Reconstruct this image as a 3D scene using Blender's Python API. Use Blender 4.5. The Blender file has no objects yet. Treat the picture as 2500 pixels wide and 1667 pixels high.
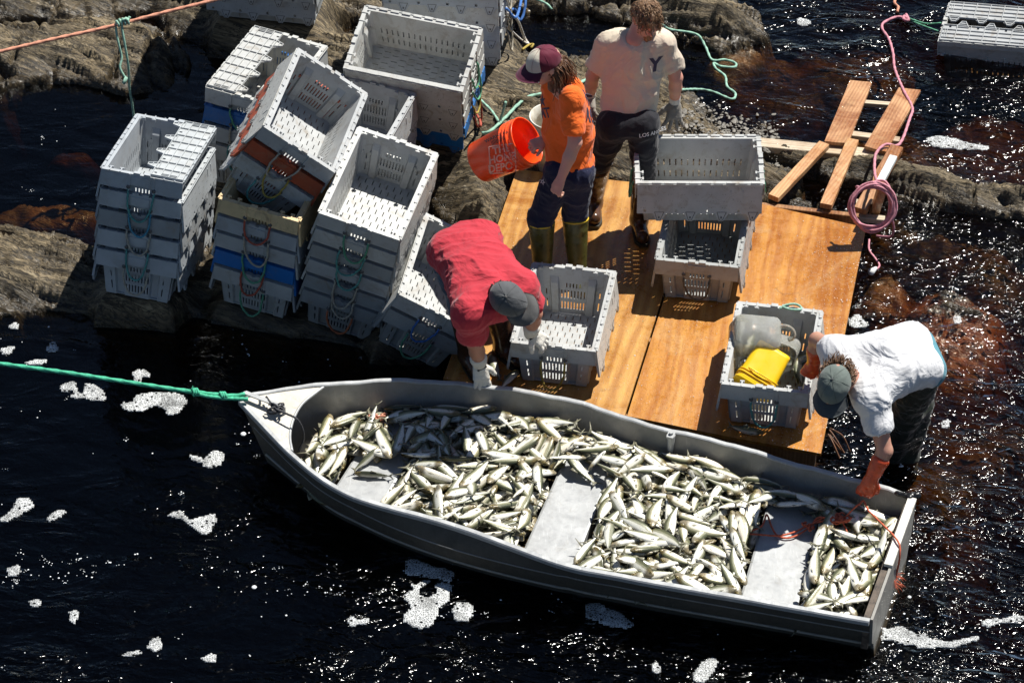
import bpy, math, random
import numpy as np
from mathutils import Vector, Matrix, Quaternion
random.seed(7); RNG = np.random.default_rng(7)
SC = bpy.context.scene
COL = SC.collection
# ------------------------------------------------------------------ camera, world, sun, exposure
THETA = math.radians(39.0); DIST = 20.0; FPX = 8000.0
CT, ST = math.cos(THETA), math.sin(THETA)
CAM = np.array([0.0, -DIST*CT, DIST*ST])
C_R = np.array([1.0, 0, 0]); C_U = np.array([0.0, ST, CT]); C_B = np.array([0.0, -CT, ST])
cd = bpy.data.cameras.new('camera'); cam = bpy.data.objects.new('camera', cd); COL.objects.link(cam)
cd.sensor_width = 36.0; cd.lens = 36.0*FPX/2500.0; cd.clip_start = 0.5; cd.clip_end = 400
cam.location = CAM; cam.rotation_euler = (math.radians(90)-THETA, 0, 0)
SC.camera = cam
SUN = np.array([0.43, 0.37, 1.0]); SUN /= np.linalg.norm(SUN)
EL = math.asin(SUN[2]); AZ = math.atan2(SUN[0], SUN[1])
w = bpy.data.worlds.new('World'); SC.world = w; w.use_nodes = True
nt = w.node_tree; bgn = nt.nodes['Background']
sky = nt.nodes.new('ShaderNodeTexSky'); sky.sky_type = 'NISHITA'; sky.sun_disc = False
sky.sun_elevation = EL; sky.sun_rotation = AZ; sky.air_density = 0.8; sky.dust_density = 0.2; sky.ozone_density = 1.5; sky.altitude = 900
nt.links.new(sky.outputs[0], bgn.inputs[0]); bgn.inputs[1].default_value = 0.055
sl = bpy.data.lights.new('sun', 'SUN'); sl.energy = 5.0; sl.angle = math.radians(0.5); sl.color = (1.0, 0.965, 0.90)
so = bpy.data.objects.new('sun', sl); COL.objects.link(so)
so.rotation_euler = Vector(SUN).to_track_quat('Z', 'Y').to_euler(); so.location = (3, 3, 8)
SC.view_settings.view_transform = 'Standard'; SC.view_settings.look = 'None'
SC.view_settings.exposure = 0.52; SC.view_settings.gamma = 1.0; SC.view_settings.use_curve_mapping = False
SC.cycles.max_bounces = 8; SC.cycles.transparent_max_bounces = 12; SC.cycles.caustics_reflective = False
SC.cycles.sample_clamp_indirect = 6.0

# ------------------------------------------------------------------ geometry helpers
def P(px, py, z=0.0):
    """the point of height z that stands at photo position (px, py) of 2500 x 1667"""
    d = -C_B*FPX + C_R*(px-1250.0) + C_U*(833.5-py)
    t = (z-CAM[2])/d[2]
    return CAM + d*t
def nrm(v):
    v = np.asarray(v, float); return v/max(1e-12, np.linalg.norm(v))
def mesh(name, V, F, mats=(), smooth=False, fm=None):
    me = bpy.data.meshes.new(name)
    V = np.asarray(V, np.float32).reshape(-1, 3)
    if isinstance(F, np.ndarray) and F.ndim == 2:
        k = F.shape[1]; n = len(F)
        me.vertices.add(len(V)); me.vertices.foreach_set('co', V.ravel())
        me.loops.add(n*k); me.loops.foreach_set('vertex_index', F.astype(np.int32).ravel())
        me.polygons.add(n); me.polygons.foreach_set('loop_start', np.arange(0, n*k, k, dtype=np.int32))
        me.polygons.foreach_set('loop_total', np.full(n, k, np.int32))
    else:
        n = len(F); tot = np.array([len(f) for f in F], np.int32)
        st = np.concatenate([[0], np.cumsum(tot)[:-1]]).astype(np.int32) if n else np.zeros(0, np.int32)
        me.vertices.add(len(V)); me.vertices.foreach_set('co', V.ravel())
        li = np.array([i for f in F for i in f], np.int32)
        me.loops.add(len(li)); me.loops.foreach_set('vertex_index', li)
        me.polygons.add(n); me.polygons.foreach_set('loop_start', st); me.polygons.foreach_set('loop_total', tot)
    for m in (mats if isinstance(mats, (list, tuple)) else [mats]): me.materials.append(m)
    if fm is not None: me.polygons.foreach_set('material_index', np.asarray(fm, np.int32))
    me.polygons.foreach_set('use_smooth', np.full(n, bool(smooth)))
    me.update(calc_edges=True); me.validate(clean_customdata=False)
    return me
def link(name, me, parent=None, M=None):
    o = bpy.data.objects.new(name, me); COL.objects.link(o)
    if parent is not None: o.parent = parent
    if M is not None: o.matrix_local = M
    return o
def tag(o, label=None, cat=None, group=None, kind=None):
    if label: o['label'] = label
    if cat: o['category'] = cat
    if group: o['group'] = group
    if kind: o['kind'] = kind
    return o
def empty(name, M):
    o = bpy.data.objects.new(name, None); COL.objects.link(o); o.empty_display_size = 0.05
    o.matrix_world = M; return o
def mat4(R, t):
    M = np.eye(4); M[:3, :3] = R; M[:3, 3] = t; return Matrix(M.tolist())
class MB:
    """collects pieces of ONE mesh"""
    def __init__(s): s.V = []; s.F = []; s.fm = []
    def add(s, V, F, m=0):
        b = len(s.V); s.V += [tuple(map(float, v)) for v in V]; s.F += [tuple(int(i)+b for i in f) for f in F]; s.fm += [m]*len(F)
    def box(s, c, h, R=None, m=0):
        c = np.array(c, float); h = np.array(h, float)
        K = np.array([(x, y, z) for z in (-1, 1) for y in (-1, 1) for x in (-1, 1)], float)*h
        if R is not None: K = K@np.array(R).T
        s.add(K+c, [(0, 2, 3, 1), (4, 5, 7, 6), (0, 1, 5, 4), (2, 6, 7, 3), (0, 4, 6, 2), (1, 3, 7, 5)], m)
    def bbox(s, a, b, m=0):
        a = np.array(a, float); b = np.array(b, float); s.box((a+b)/2, abs(b-a)/2, None, m)
    def prism(s, poly, z0, z1, m=0):
        n = len(poly); V = [(p[0], p[1], z0) for p in poly]+[(p[0], p[1], z1) for p in poly]
        F = [tuple(range(n))[::-1], tuple(range(n, 2*n))]+[(i, (i+1) % n, (i+1) % n+n, i+n) for i in range(n)]
        s.add(V, F, m)
    def tube(s, pts, r, seg=7, m=0, cap=True, twist=0, amp=0.0, close=False):
        V, F = tube_vf(pts, r, seg, cap, twist, amp, close); s.add(V, F, m)
    def build(s, name, mats, parent=None, smooth=False, M=None):
        return link(name, mesh(name, s.V, s.F, mats, smooth, s.fm), parent, M)
    def me(s, name, mats, smooth=False): return mesh(name, s.V, s.F, mats, smooth, s.fm)
def catmull(pts, step=0.02):
    P_ = [np.array(p, float) for p in pts]
    if len(P_) < 3: 
        n = max(2, int(np.linalg.norm(P_[1]-P_[0])/step)); return [P_[0]+(P_[1]-P_[0])*i/n for i in range(n+1)]
    Q = [2*P_[0]-P_[1]]+P_+[2*P_[-1]-P_[-2]]; out = []
    for i in range(1, len(Q)-2):
        a, b, c, d = Q[i-1:i+3]; n = max(2, int(np.linalg.norm(c-b)/step))
        for k in range(n):
            t = k/n; out.append(0.5*((2*b)+(c-a)*t+(2*a-5*b+4*c-d)*t*t+(3*b-a-3*c+d)*t**3))
    out.append(P_[-1]); return out
def tube_vf(pts, r, seg=7, cap=True, twist=0, amp=0.0, close=False):
    pts = np.array(pts, float); n = len(pts)
    r = np.full(n, float(r)) if np.isscalar(r) else np.array(r, float)
    T = np.gradient(pts, axis=0); T /= np.maximum(1e-9, np.linalg.norm(T, axis=1))[:, None]
    up = np.array([0, 0, 1.0]) if abs(T[0][2]) < 0.9 else np.array([1.0, 0, 0])
    N = nrm(np.cross(T[0], up)); V = []; s = 0
    for i in range(n):
        N = nrm(N-T[i]*np.dot(N, T[i])); B = np.cross(T[i], N)
        if i: s += np.linalg.norm(pts[i]-pts[i-1])
        for k in range(seg):
            a = 2*math.pi*k/seg; rr = r[i]*(1+amp*math.cos(3*(a-twist*s))) if amp else r[i]
            V.append(pts[i]+(N*math.cos(a)+B*math.sin(a))*rr)
    F = [(i*seg+k, i*seg+(k+1) % seg, (i+1)*seg+(k+1) % seg, (i+1)*seg+k) for i in range(n-1) for k in range(seg)]
    if cap: F += [tuple(range(seg))[::-1], tuple(range((n-1)*seg, n*seg))]
    return V, F

# value noise (numpy)
def _h(ix, iy, iz, s):
    n = (ix*374761393+iy*668265263+iz*2147483647*0+iz*1274126177+s*974634277) & 0xffffffff
    n = ((n ^ (n >> 13))*1274126177) & 0xffffffff
    n = (n ^ (n >> 16)) & 0xffffffff
    return n.astype(np.float64)/4294967295.0
def vnoise(x, y, z=None, s=0):
    x = np.asarray(x, float); y = np.asarray(y, float); z = np.zeros_like(x) if z is None else np.asarray(z, float)
    xi, yi, zi = np.floor(x).astype(np.int64), np.floor(y).astype(np.int64), np.floor(z).astype(np.int64)
    fx, fy, fz = x-xi, y-yi, z-zi
    fx = fx*fx*(3-2*fx); fy = fy*fy*(3-2*fy); fz = fz*fz*(3-2*fz)
    def L(a, b, t): return a+(b-a)*t
    r = []
    for dz in (0, 1):
        a = L(_h(xi, yi, zi+dz, s), _h(xi+1, yi, zi+dz, s), fx); b = L(_h(xi, yi+1, zi+dz, s), _h(xi+1, yi+1, zi+dz, s), fx)
        r.append(L(a, b, fy))
    return L(r[0], r[1], fz)*2-1
def fbm(x, y, o=4, s=0, g=0.5, z=None):
    a = 1; t = 0; f = 1; q = 0
    for i in range(o):
        t = t+a*vnoise(x*f, y*f, None if z is None else z*f, s+i*17); q += a; a *= g; f *= 2.03
    return t/q
def sst(a, b, x):
    t = np.clip((x-a)/(b-a), 0, 1); return t*t*(3-2*t)

# naive surface nets on a distance function built from round cones and ellipsoids
def surfnet(D, org, h):
    ins = D < 0
    nx, ny, nz = D.shape
    c = np.zeros((nx-1, ny-1, nz-1), int)
    for dx in (0, 1):
        for dy in (0, 1):
            for dz in (0, 1): c += ins[dx:nx-1+dx, dy:ny-1+dy, dz:nz-1+dz]
    act = (c > 0) & (c < 8); idx = -np.ones(act.shape, int); A = np.argwhere(act); idx[act] = np.arange(len(A))
    S = np.zeros((len(A), 3)); K = np.zeros(len(A))
    co = [(x, y, z) for x in (0, 1) for y in (0, 1) for z in (0, 1)]
    for a in co:
        for b in co:
            if sum(b)-sum(a) == 1 and sum(abs(np.array(a)-b)) == 1:
                da = D[A[:, 0]+a[0], A[:, 1]+a[1], A[:, 2]+a[2]]; db = D[A[:, 0]+b[0], A[:, 1]+b[1], A[:, 2]+b[2]]
                m = (da < 0) != (db < 0); t = np.where(m, da/np.where(m, da-db, 1), 0)
                p = np.array(a)[None]+(np.array(b)-np.array(a))[None]*t[:, None]
                S += np.where(m[:, None], p, 0); K += m
    V = (A+S/K[:, None])*h+org
    F = []
    for ax in range(3):
        o1, o2 = [(1, 2), (2, 0), (0, 1)][ax]
        sl0 = [slice(1, -1)]*3; sl1 = [slice(1, -1)]*3; sl0[ax] = slice(0, -1); sl1[ax] = slice(1, None)
        a = ins[tuple(sl0)]; b = ins[tuple(sl1)]
        E = np.argwhere(a != b); off = np.array([1, 1, 1]); off[ax] = 0; E = E+off
        if not len(E): continue
        fl = ins[E[:, 0], E[:, 1], E[:, 2]]
        def g(d1, d2):
            q = E.copy(); q[:, o1] -= d1; q[:, o2] -= d2; return idx[q[:, 0], q[:, 1], q[:, 2]]
        q = np.stack([g(1, 1), g(0, 1), g(0, 0), g(1, 0)], 1)
        q[~fl] = q[~fl][:, ::-1]; F.append(q)
    F = np.concatenate(F); F = F[(F >= 0).all(1)]
    return V, F
def smin(a, b, k):
    hh = np.clip(0.5+0.5*(b-a)/k, 0, 1); return b+(a-b)*hh-k*hh*(1-hh)
def blob(prims, h=0.008, k=0.02, disp=None, cut=None, sm=0):
    """prims: ('c', p0, r0, p1, r1 [,k]) or ('e', centre, radii, R [,k]); negative union when the last item is 'sub'"""
    lo = np.full(3, 1e9); hi = np.full(3, -1e9)
    for p in prims:
        if isinstance(p[-1], str): continue
        if p[0] == 'c':
            for q, r in ((p[1], p[2]), (p[3], p[4])): lo = np.minimum(lo, np.array(q)-r); hi = np.maximum(hi, np.array(q)+r)
        else:
            r = max(p[2]); lo = np.minimum(lo, np.array(p[1])-r); hi = np.maximum(hi, np.array(p[1])+r)
    lo -= 0.03; hi += 0.03; n = np.ceil((hi-lo)/h).astype(int)+1
    ax = [lo[i]+h*np.arange(n[i]) for i in range(3)]; D = np.full(tuple(n), 0.2)
    for p in prims:
        sub = isinstance(p[-1], str); kk = k
        if not sub and isinstance(p[-1], float) and ((p[0] == 'c' and len(p) == 6) or (p[0] == 'e' and len(p) == 5)): kk = p[-1]
        if p[0] == 'c':
            a = np.array(p[1], float); b = np.array(p[3], float); r0, r1 = p[2], p[4]
            l2 = np.minimum(a-r0, b-r1)-0.05; h2 = np.maximum(a+r0, b+r1)+0.05
        else:
            a = np.array(p[1], float); rr = np.array(p[2], float); l2 = a-rr.max()-0.05; h2 = a+rr.max()+0.05
        i0 = np.clip(((l2-lo)/h).astype(int), 0, n-1); i1 = np.clip(np.ceil((h2-lo)/h).astype(int)+1, 1, n)
        s = tuple(slice(i0[i], i1[i]) for i in range(3))
        X, Y, Z = np.meshgrid(*[ax[i][s[i]] for i in range(3)], indexing='ij')
        if X.size == 0: continue
        if p[0] == 'c':
            d = b-a; L = max(1e-9, d@d); t = np.clip(((X-a[0])*d[0]+(Y-a[1])*d[1]+(Z-a[2])*d[2])/L, 0, 1)
            q = np.sqrt((X-a[0]-t*d[0])**2+(Y-a[1]-t*d[1])**2+(Z-a[2]-t*d[2])**2)-(r0+(r1-r0)*t)
        else:
            R = np.eye(3) if p[3] is None else np.array(p[3], float)
            E = np.stack([X-a[0], Y-a[1], Z-a[2]], -1)@R
            k0 = np.sqrt(((E/rr)**2).sum(-1)); k1 = np.sqrt(((E/(rr*rr))**2).sum(-1)); q = k0*(k0-1)/np.maximum(k1, 1e-9)
        D[s] = np.maximum(D[s], -q) if sub else smin(D[s], q, kk)
    if disp or cut:
        X, Y, Z = np.meshgrid(*ax, indexing='ij')
        if disp:
            m = np.abs(D) < 0.04; D[m] += disp(X[m], Y[m], Z[m])
        if cut:
            for (pt, nn) in cut:   # keeps the side the normal points away from
                D = np.maximum(D, (X-pt[0])*nn[0]+(Y-pt[1])*nn[1]+(Z-pt[2])*nn[2])
    D[0] = D[-1] = 0.2; D[:, 0] = D[:, -1] = 0.2; D[:, :, 0] = D[:, :, -1] = 0.2
    return surfnet(D, lo, h)
def blobmesh(name, prims, mat, **kw):
    V, F = blob(prims, **kw); return mesh(name, V, F, mat, True)

# ------------------------------------------------------------------ materials
def newmat(name):
    m = bpy.data.materials.new(name); m.use_nodes = True; return m, m.node_tree, m.node_tree.nodes['Principled BSDF']
def N(nt, t, **kw):
    n = nt.nodes.new(t)
    for k, v in kw.items():
        if k in n.inputs: n.inputs[k].default_value = v
        else: setattr(n, k, v)
    return n
def ramp(nt, src, stops):
    r = nt.nodes.new('ShaderNodeValToRGB'); nt.links.new(src, r.inputs[0]); e = r.color_ramp.elements
    while len(e) < len(stops): e.new(0.5)
    for i, (p, c) in enumerate(stops):
        e[i].position = p; c = (c, c, c) if np.isscalar(c) else c; e[i].color = (*c[:3], 1)
    return r.outputs[0]
def noise(nt, co, scale, detail=4, rough=0.5, dist=0.0, sx=None):
    n = nt.nodes.new('ShaderNodeTexNoise'); n.inputs['Scale'].default_value = scale; n.inputs['Detail'].default_value = detail
    n.inputs['Roughness'].default_value = rough; n.inputs['Distortion'].default_value = dist
    if sx is not None:
        m = nt.nodes.new('ShaderNodeMapping'); m.inputs['Scale'].default_value = sx[:3]
        if len(sx) > 3: m.inputs['Rotation'].default_value = (0, 0, sx[3])
        nt.links.new(co, m.inputs[0]); co = m.outputs[0]
    nt.links.new(co, n.inputs['Vector']); return n.outputs['Fac']
def mixc(nt, f, a, b, mode='MIX'):
    m = nt.nodes.new('ShaderNodeMix'); m.data_type = 'RGBA'; m.blend_type = mode
    for s, v in ((0, f), (6, a), (7, b)):
        if isinstance(v, bpy.types.NodeSocket): nt.links.new(v, m.inputs[s])
        else: m.inputs[s].default_value = v if s == 0 else (*v[:3], 1)
    return m.outputs[2]
def math_(nt, op, a, b=None, clamp=False):
    m = nt.nodes.new('ShaderNodeMath'); m.operation = op; m.use_clamp = clamp
    for i, v in enumerate((a, b)):
        if v is None: continue
        if isinstance(v, bpy.types.NodeSocket): nt.links.new(v, m.inputs[i])
        else: m.inputs[i].default_value = v
    return m.outputs[0]
def bump(nt, h, strength=0.3, dist=0.01, prev=None):
    b = nt.nodes.new('ShaderNodeBump'); b.inputs['Strength'].default_value = strength; b.inputs['Distance'].default_value = dist
    nt.links.new(h, b.inputs['Height'])
    if prev is not None: nt.links.new(prev, b.inputs['Normal'])
    return b.outputs[0]
def objco(nt): return nt.nodes.new('ShaderNodeTexCoord').outputs['Object']
def geoco(nt): return nt.nodes.new('ShaderNodeNewGeometry').outputs['Position']
MATS = {}
def plain(name, col, rough=0.5, spec=0.5, metal=0.0, var=0.12, vs=30, bs=0.0, bscale=200, sub=0.0, stain=None, trans=0.0):
    """simple surface: base colour with slight uneven wear and optional fine bump"""
    if name in MATS: return MATS[name]
    m, nt, b = newmat(name); co = objco(nt)
    n1 = noise(nt, co, vs, 5, 0.6)
    c = np.array(col, float)
    src = ramp(nt, n1, [(0.3, tuple(c*(1-var))), (0.7, tuple(np.minimum(1, c*(1+var))))])
    if stain:
        n2 = noise(nt, co, stain[1], 6, 0.7, 1.0)
        f = ramp(nt, n2, [(stain[2], 0), (min(1, stain[2]+0.12), 1)]); f = math_(nt, 'MULTIPLY', f, stain[3] if len(stain) > 3 else 0.5)
        src = mixc(nt, f, src, stain[0])
    nt.links.new(src, b.inputs['Base Color'])
    r = ramp(nt, noise(nt, co, vs*1.7, 4, 0.6), [(0.3, max(0.02, rough-0.08)), (0.7, min(1, rough+0.1))]); nt.links.new(r, b.inputs['Roughness'])
    b.inputs['Specular IOR Level'].default_value = spec; b.inputs['Metallic'].default_value = metal
    if sub: b.inputs['Subsurface Weight'].default_value = sub; b.inputs['Subsurface Radius'].default_value = (0.02, 0.008, 0.004)
    if trans: b.inputs['Transmission Weight'].default_value = trans
    if bs: nt.links.new(bump(nt, noise(nt, co, bscale, 3, 0.6), bs, 0.002), b.inputs['Normal'])
    MATS[name] = m; return m
# ------------------------------------------------------------------ fish crates: fitted poses
CW, CL, CH, PITCH = 0.503, 0.785, 0.32, 0.136
def local_frame(px, py):
    a = C_R+(px-1250)/FPX*C_B; b = C_U+(833.5-py)/FPX*C_B
    a = nrm(a); b = nrm(b-a*np.dot(a, b)); return np.stack([a, b, np.cross(a, b)], 1)
def fit(px, py, Wv, Lv, Uv, z):
    p = P(px, py, z); s = FPX/np.dot(p-CAM, -C_B)
    c1 = np.array([Wv[0], -Wv[1]])/(CW*s); c2 = np.array([Lv[0], -Lv[1]])/(CL*s)
    if Uv is None:
        a3 = math.sqrt(max(0, 1-c1[0]**2-c2[0]**2)); b3 = math.sqrt(max(0.01, 1-c1[1]**2-c2[1]**2))
        if c1[0]*c1[1]+c2[0]*c2[1] > 0: a3 = -a3
        c3 = np.array([a3, b3])
    else: c3 = np.array([Uv[0], -Uv[1]])/(PITCH*s)
    M = np.stack([c1, c2, c3], 1); U, S, Vt = np.linalg.svd(M, full_matrices=False); Q = U@Vt
    Rc = np.vstack([Q, np.cross(Q[0], Q[1])])
    return local_frame(px, py)@Rc, s, S
def pose(anchor, px, Wv, Lv, Uv, zb=None, zpt=None):
    """anchor: crate-local point of the bottom crate seen at photo position px; zb: height of the base centre"""
    anchor = np.array(anchor, float); z = zpt if zpt is not None else zb+anchor[2]
    for _ in range(4):
        R, s, S = fit(px[0], px[1], Wv, Lv, Uv, z)
        if zpt is None: z = zb+(R@anchor)[2]
    return R, P(px[0], px[1], z)-R@anchor
def rim(n, sx=-1, sy=-1): return (sx*CW/2, sy*CL/2, CH+(n-1)*PITCH)
DECK_Z = 0.16
G1, G2, G3, BL_, TAN, RED = 'grey', 'pale', 'dark', 'blue', 'tan', 'red'
# name, anchor, px, W, L, U, zb, list of crates bottom to top: (colour, left lid, right lid, rope colour)
STK = {
 's1': dict(a=rim(5), px=(247, 411), W=(187, 19), L=(100, -148), U=(6.9, -50), zb=0.16,
            c=[(G1, 'o', 'o', 'cream'), (G1, 'o', 'o', 'teal'), (G3, 'o', 'o', 'cream'), (G1, 'o', 'o', 'blueteal'), (G1, 'o', 'c', 'teal')]),
 's2': dict(a=rim(5), px=(534, 485), W=(189, 48), L=(118, -190), U=(4, -39.5), zb=0.14,
            c=[(G2, 'o', 'o', 'green'), (BL_, 'o', 'o', 'red'), (G2, 'o', 'o', 'green'), (G1, 'o', 'o', 'cream'), (TAN, 'o', 'o', 'red')]),
 's2b': dict(a=rim(3), px=(644, 310), W=(178, 106), L=(98, -202), U=(30, -34), zpt=1.48,
            c=[(G2, 'o', 'o', 'teal'), (RED, 'o', 'o', 'yellow'), (G2, 'o', 'o', 'cream')]),
 's3': dict(a=rim(6), px=(778, 520), W=(186, 62), L=(98, -208), U=(7.7, -36.4), zb=0.10,
            c=[(G3, 'o', 'o', 'orange'), (G3, 'o', 'o', 'cream'), (G2, 'o', 'o', 'cream'), (G3, 'o', 'o', 'teal'), (G2, 'o', 'o', 'teal'), (G2, 'o', 'o', 'green')]),
 's4': dict(a=rim(2), px=(974, 719), W=(165, 74), L=(78, -205), U=(24, -36), zb=0.08,
            c=[(G3, 'o', 'o', 'green'), (G2, 'o', 'o', 'blue')]),
 's5': dict(a=rim(4), px=(501, 213), W=(166, 44), L=(117, -150), U=(2, -43), zb=0.22,
            c=[(G2, 'o', 'o', 'cream'), (G1, 'o', 'o', 'teal'), (BL_, 'o', 'o', 'cream'), (G2, 'c', 'o', 'green')]),
 's9': dict(a=rim(3, 1, 1), px=(1016, 227), W=(172, 40), L=(100, -170), U=(3, -39), zb=0.18,
            c=[(G2, 'o', 'o', 'cream'), (G1, 'o', 'o', 'green'), (G2, 'o', 'o', 'green')]),
 's6': dict(a=rim(4), px=(890, 14), W=(-49, 151), L=(272, 56), U=(-3, -31), zb=0.26,
            c=[(BL_, 'o', 'o', 'red'), (G2, 'o', 'o', 'yellow'), (G2, 'o', 'o', 'green'), (G2, 'o', 'o', 'green')]),
 's7': dict(a=(0.20, 0.337, 0.0), px=(1212, 163), W=(-26, 112), L=(280, 14), U=(-2, -40), zb=0.30,
            c=[(G2, 'o', 'o', 'cream'), (G1, 'o', 'o', 'cream'), (G2, 'o', 'o', 'cream'), (G1, 'o', 'o', 'blue'), (G2, 'o', 'o', 'blue')]),
 's8': dict(a=(CW/2, CL/2, 0.07), px=(779, 58), W=(-45, 105), L=(258, 14), U=(-3, -33), zb=0.32,
            c=[(G1, 'o', 'o', 'cream'), (G2, 'o', 'o', 'green'), (G1, 'o', 'o', 'cream'), (G2, 'o', 'o', 'cream'), (G1, 'o', 'o', 'teal')]),
 'dfront': dict(a=rim(1), px=(1248, 836), W=(203, 22), L=(56, -197), U=None, zb=DECK_Z+0.004, c=[(G2, 'o', 'o', 'yellow')]),
 'djug': dict(a=rim(1), px=(1761, 937), W=(205, 27), L=(33, -203), U=None, zb=DECK_Z+0.004, c=[(G2, 'o', 'o', 'teal')]),
 'dmid': dict(a=rim(1), px=(1601, 634), W=(184, 21), L=(33, -187), U=None, zb=DECK_Z+0.004, c=[(G3, 'o', 'o', 'brown')]),
 'dheld': dict(a=rim(1), px=(1547, 331), W=(8, 117), L=(298, 4), U=None, zb=0.494, c=[(G2, 'o', 'o', 'green')]),
 'float': dict(a=rim(1), px=(2316, 7), W=(-26, 92), L=(286, 30), U=None, zpt=0.115, c=[(G2, 'c', 'c', 'green')]),
}
for k, d in STK.items():
    d['R'], d['O'] = pose(d['a'], d['px'], d['W'], d['L'], d['U'], d.get('zb'), d.get('zpt'))
    if k in ('dfront', 'djug', 'dmid', 'dheld'):     # these stand level on the deck
        px, zz = d['px'], d['zb']+d['a'][2]
        wv = P(px[0]+d['W'][0], px[1]+d['W'][1], zz)-P(*px, zz); lv = P(px[0]+d['L'][0], px[1]+d['L'][1], zz)-P(*px, zz)
        e = nrm(nrm(lv)+nrm(np.cross([0, 0, 1.0], wv))); R = np.stack([np.cross(e, [0, 0, 1.0]), e, [0, 0, 1.0]], 1)
        d['O'] = P(*d['px'], zz)-R@np.array(d['a']); d['R'] = R
# ------------------------------------------------------------------ water, river bed and rock ledges
def grid_axis(a, b, step, far):
    c = np.arange(a, b+step/2, step); g = [0.05, 0.12, 0.3, 0.7, 1.6, 3.5, 8, 18, far]
    return np.concatenate([a-np.array(g[::-1]), c, b+np.array(g)])
def gridmesh(name, X, Y, Z, mat, smooth=True):
    ny, nx = X.shape; V = np.stack([X, Y, Z], -1).reshape(-1, 3)
    i = np.arange(ny-1)[:, None]*nx+np.arange(nx-1)[None]; i = i.ravel()
    return mesh(name, V, np.stack([i, i+1, i+nx+1, i+nx], 1), mat, smooth)
def poly_sd(X, Y, poly):
    """signed distance, positive inside"""
    poly = np.array(poly)[:, :2]; d = np.full(X.shape, 1e9); ins = np.zeros(X.shape, bool); n = len(poly)
    for i in range(n):
        a, b = poly[i], poly[(i+1) % n]; e = b-a; L = e@e
        t = np.clip(((X-a[0])*e[0]+(Y-a[1])*e[1])/L, 0, 1)
        d = np.minimum(d, np.hypot(X-a[0]-t*e[0], Y-a[1]-t*e[1]))
        c = ((a[1] > Y) != (b[1] > Y)) & (X < (b[0]-a[0])*(Y-a[1])/((b[1]-a[1]) or 1e-9)+a[0]); ins ^= c
    return np.where(ins, d, -d)
def W_(pts, z): return [P(x, y, z) for x, y in pts]
# strata run along SU, step across SV
SU = nrm([0.93, -0.36, 0]); SV = np.array([-SU[1], SU[0], 0])
ROCKS = [  # (outline in the photo, height for the outline, top height, slope width)
 ([(460, -60), (820, 60), (1100, 100), (1500, 120), (1640, 150), (1720, 230), (1830, 330), (1960, 400), (1960, 440), (1800, 470), (1600, 470), (1400, 460), (1270, 450), (1240, 560), (1130, 560), (1060, 470), (1010, 360), (960, 330), (800, 360), (600, 330), (520, 250), (700, 150), (560, 90), (420, 40), (300, -60)], 0.15, 0.24, 0.16),
 ([(-200, 20), (60, 40), (260, 20), (420, 60), (470, 130), (430, 190), (300, 200), (180, 175), (60, 180), (-200, 230)], 0.1, 0.16, 0.14),
 ([(-300, -400), (900, -400), (1700, -330), (1800, 0), (1720, 60), (1640, 40), (1500, -20), (1250, -10), (700, 20), (400, -10), (200, 10), (-300, 20)], 0.15, 0.30, 0.25),
 ([(-300, 545), (0, 540), (130, 560), (270, 600), (400, 560), (620, 560), (900, 600), (1040, 600), (1090, 700), (1110, 790), (1080, 840), (950, 850), (760, 800), (560, 760), (380, 745), (250, 760), (120, 740), (0, 748), (-300, 745)], 0.06, 0.13, 0.12),
 ([(1660, 355), (1850, 345), (2090, 380), (2180, 385), (2260, 410), (2400, 450), (2560, 470), (2700, 480), (2700, 520), (2500, 515), (2380, 500), (2250, 480), (2120, 450), (2000, 420), (1860, 400), (1680, 400)], 0.08, 0.15, 0.07),
 ([(1350, -60), (1830, 10), (1880, 70), (1760, 100), (1640, 60), (1480, 20)], 0.1, 0.26, 0.15),
 ([(1840, 480), (2000, 500), (2060, 520), (2050, 620), (1900, 640)], 0.0, -0.12, 0.1),
]
SHALLOW = [  # patches of bed that come close under the surface: (centre px, radii in metres, depth)
 ((2330, 790), (0.55, 0.55), -0.05), ((2160, 690), (0.25, 0.35), -0.07), ((2290, 1120), (0.40, 0.40), -0.17), ((2350, 480), (0.9, 0.5), -0.14),
 ((2150, 330), (0.6, 0.5), -0.17), ((2420, 300), (0.6, 0.7), -0.24), ((1900, 150), (0.6, 0.5), -0.20), ((2100, 120), (0.7, 0.6), -0.20), ((2380, 1000), (0.5, 0.5), -0.24),
 ((160, 300), (0.22, 0.12), -0.26), ((450, 170), (0.5, 0.25), -0.24), ((120, 480), (0.5, 0.14), -0.14), ((1120, 520), (0.3, 0.2), -0.06), ((1860, 480), (0.4, 0.15), -0.1), ((2440, 620), (0.3, 0.6), -0.18),
 ((1780, 110), (0.3, 0.3), -0.04), ((1050, 480), (0.25, 0.25), -0.02), ((260, 640), (0.15, 0.1), -0.02),
]
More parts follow.
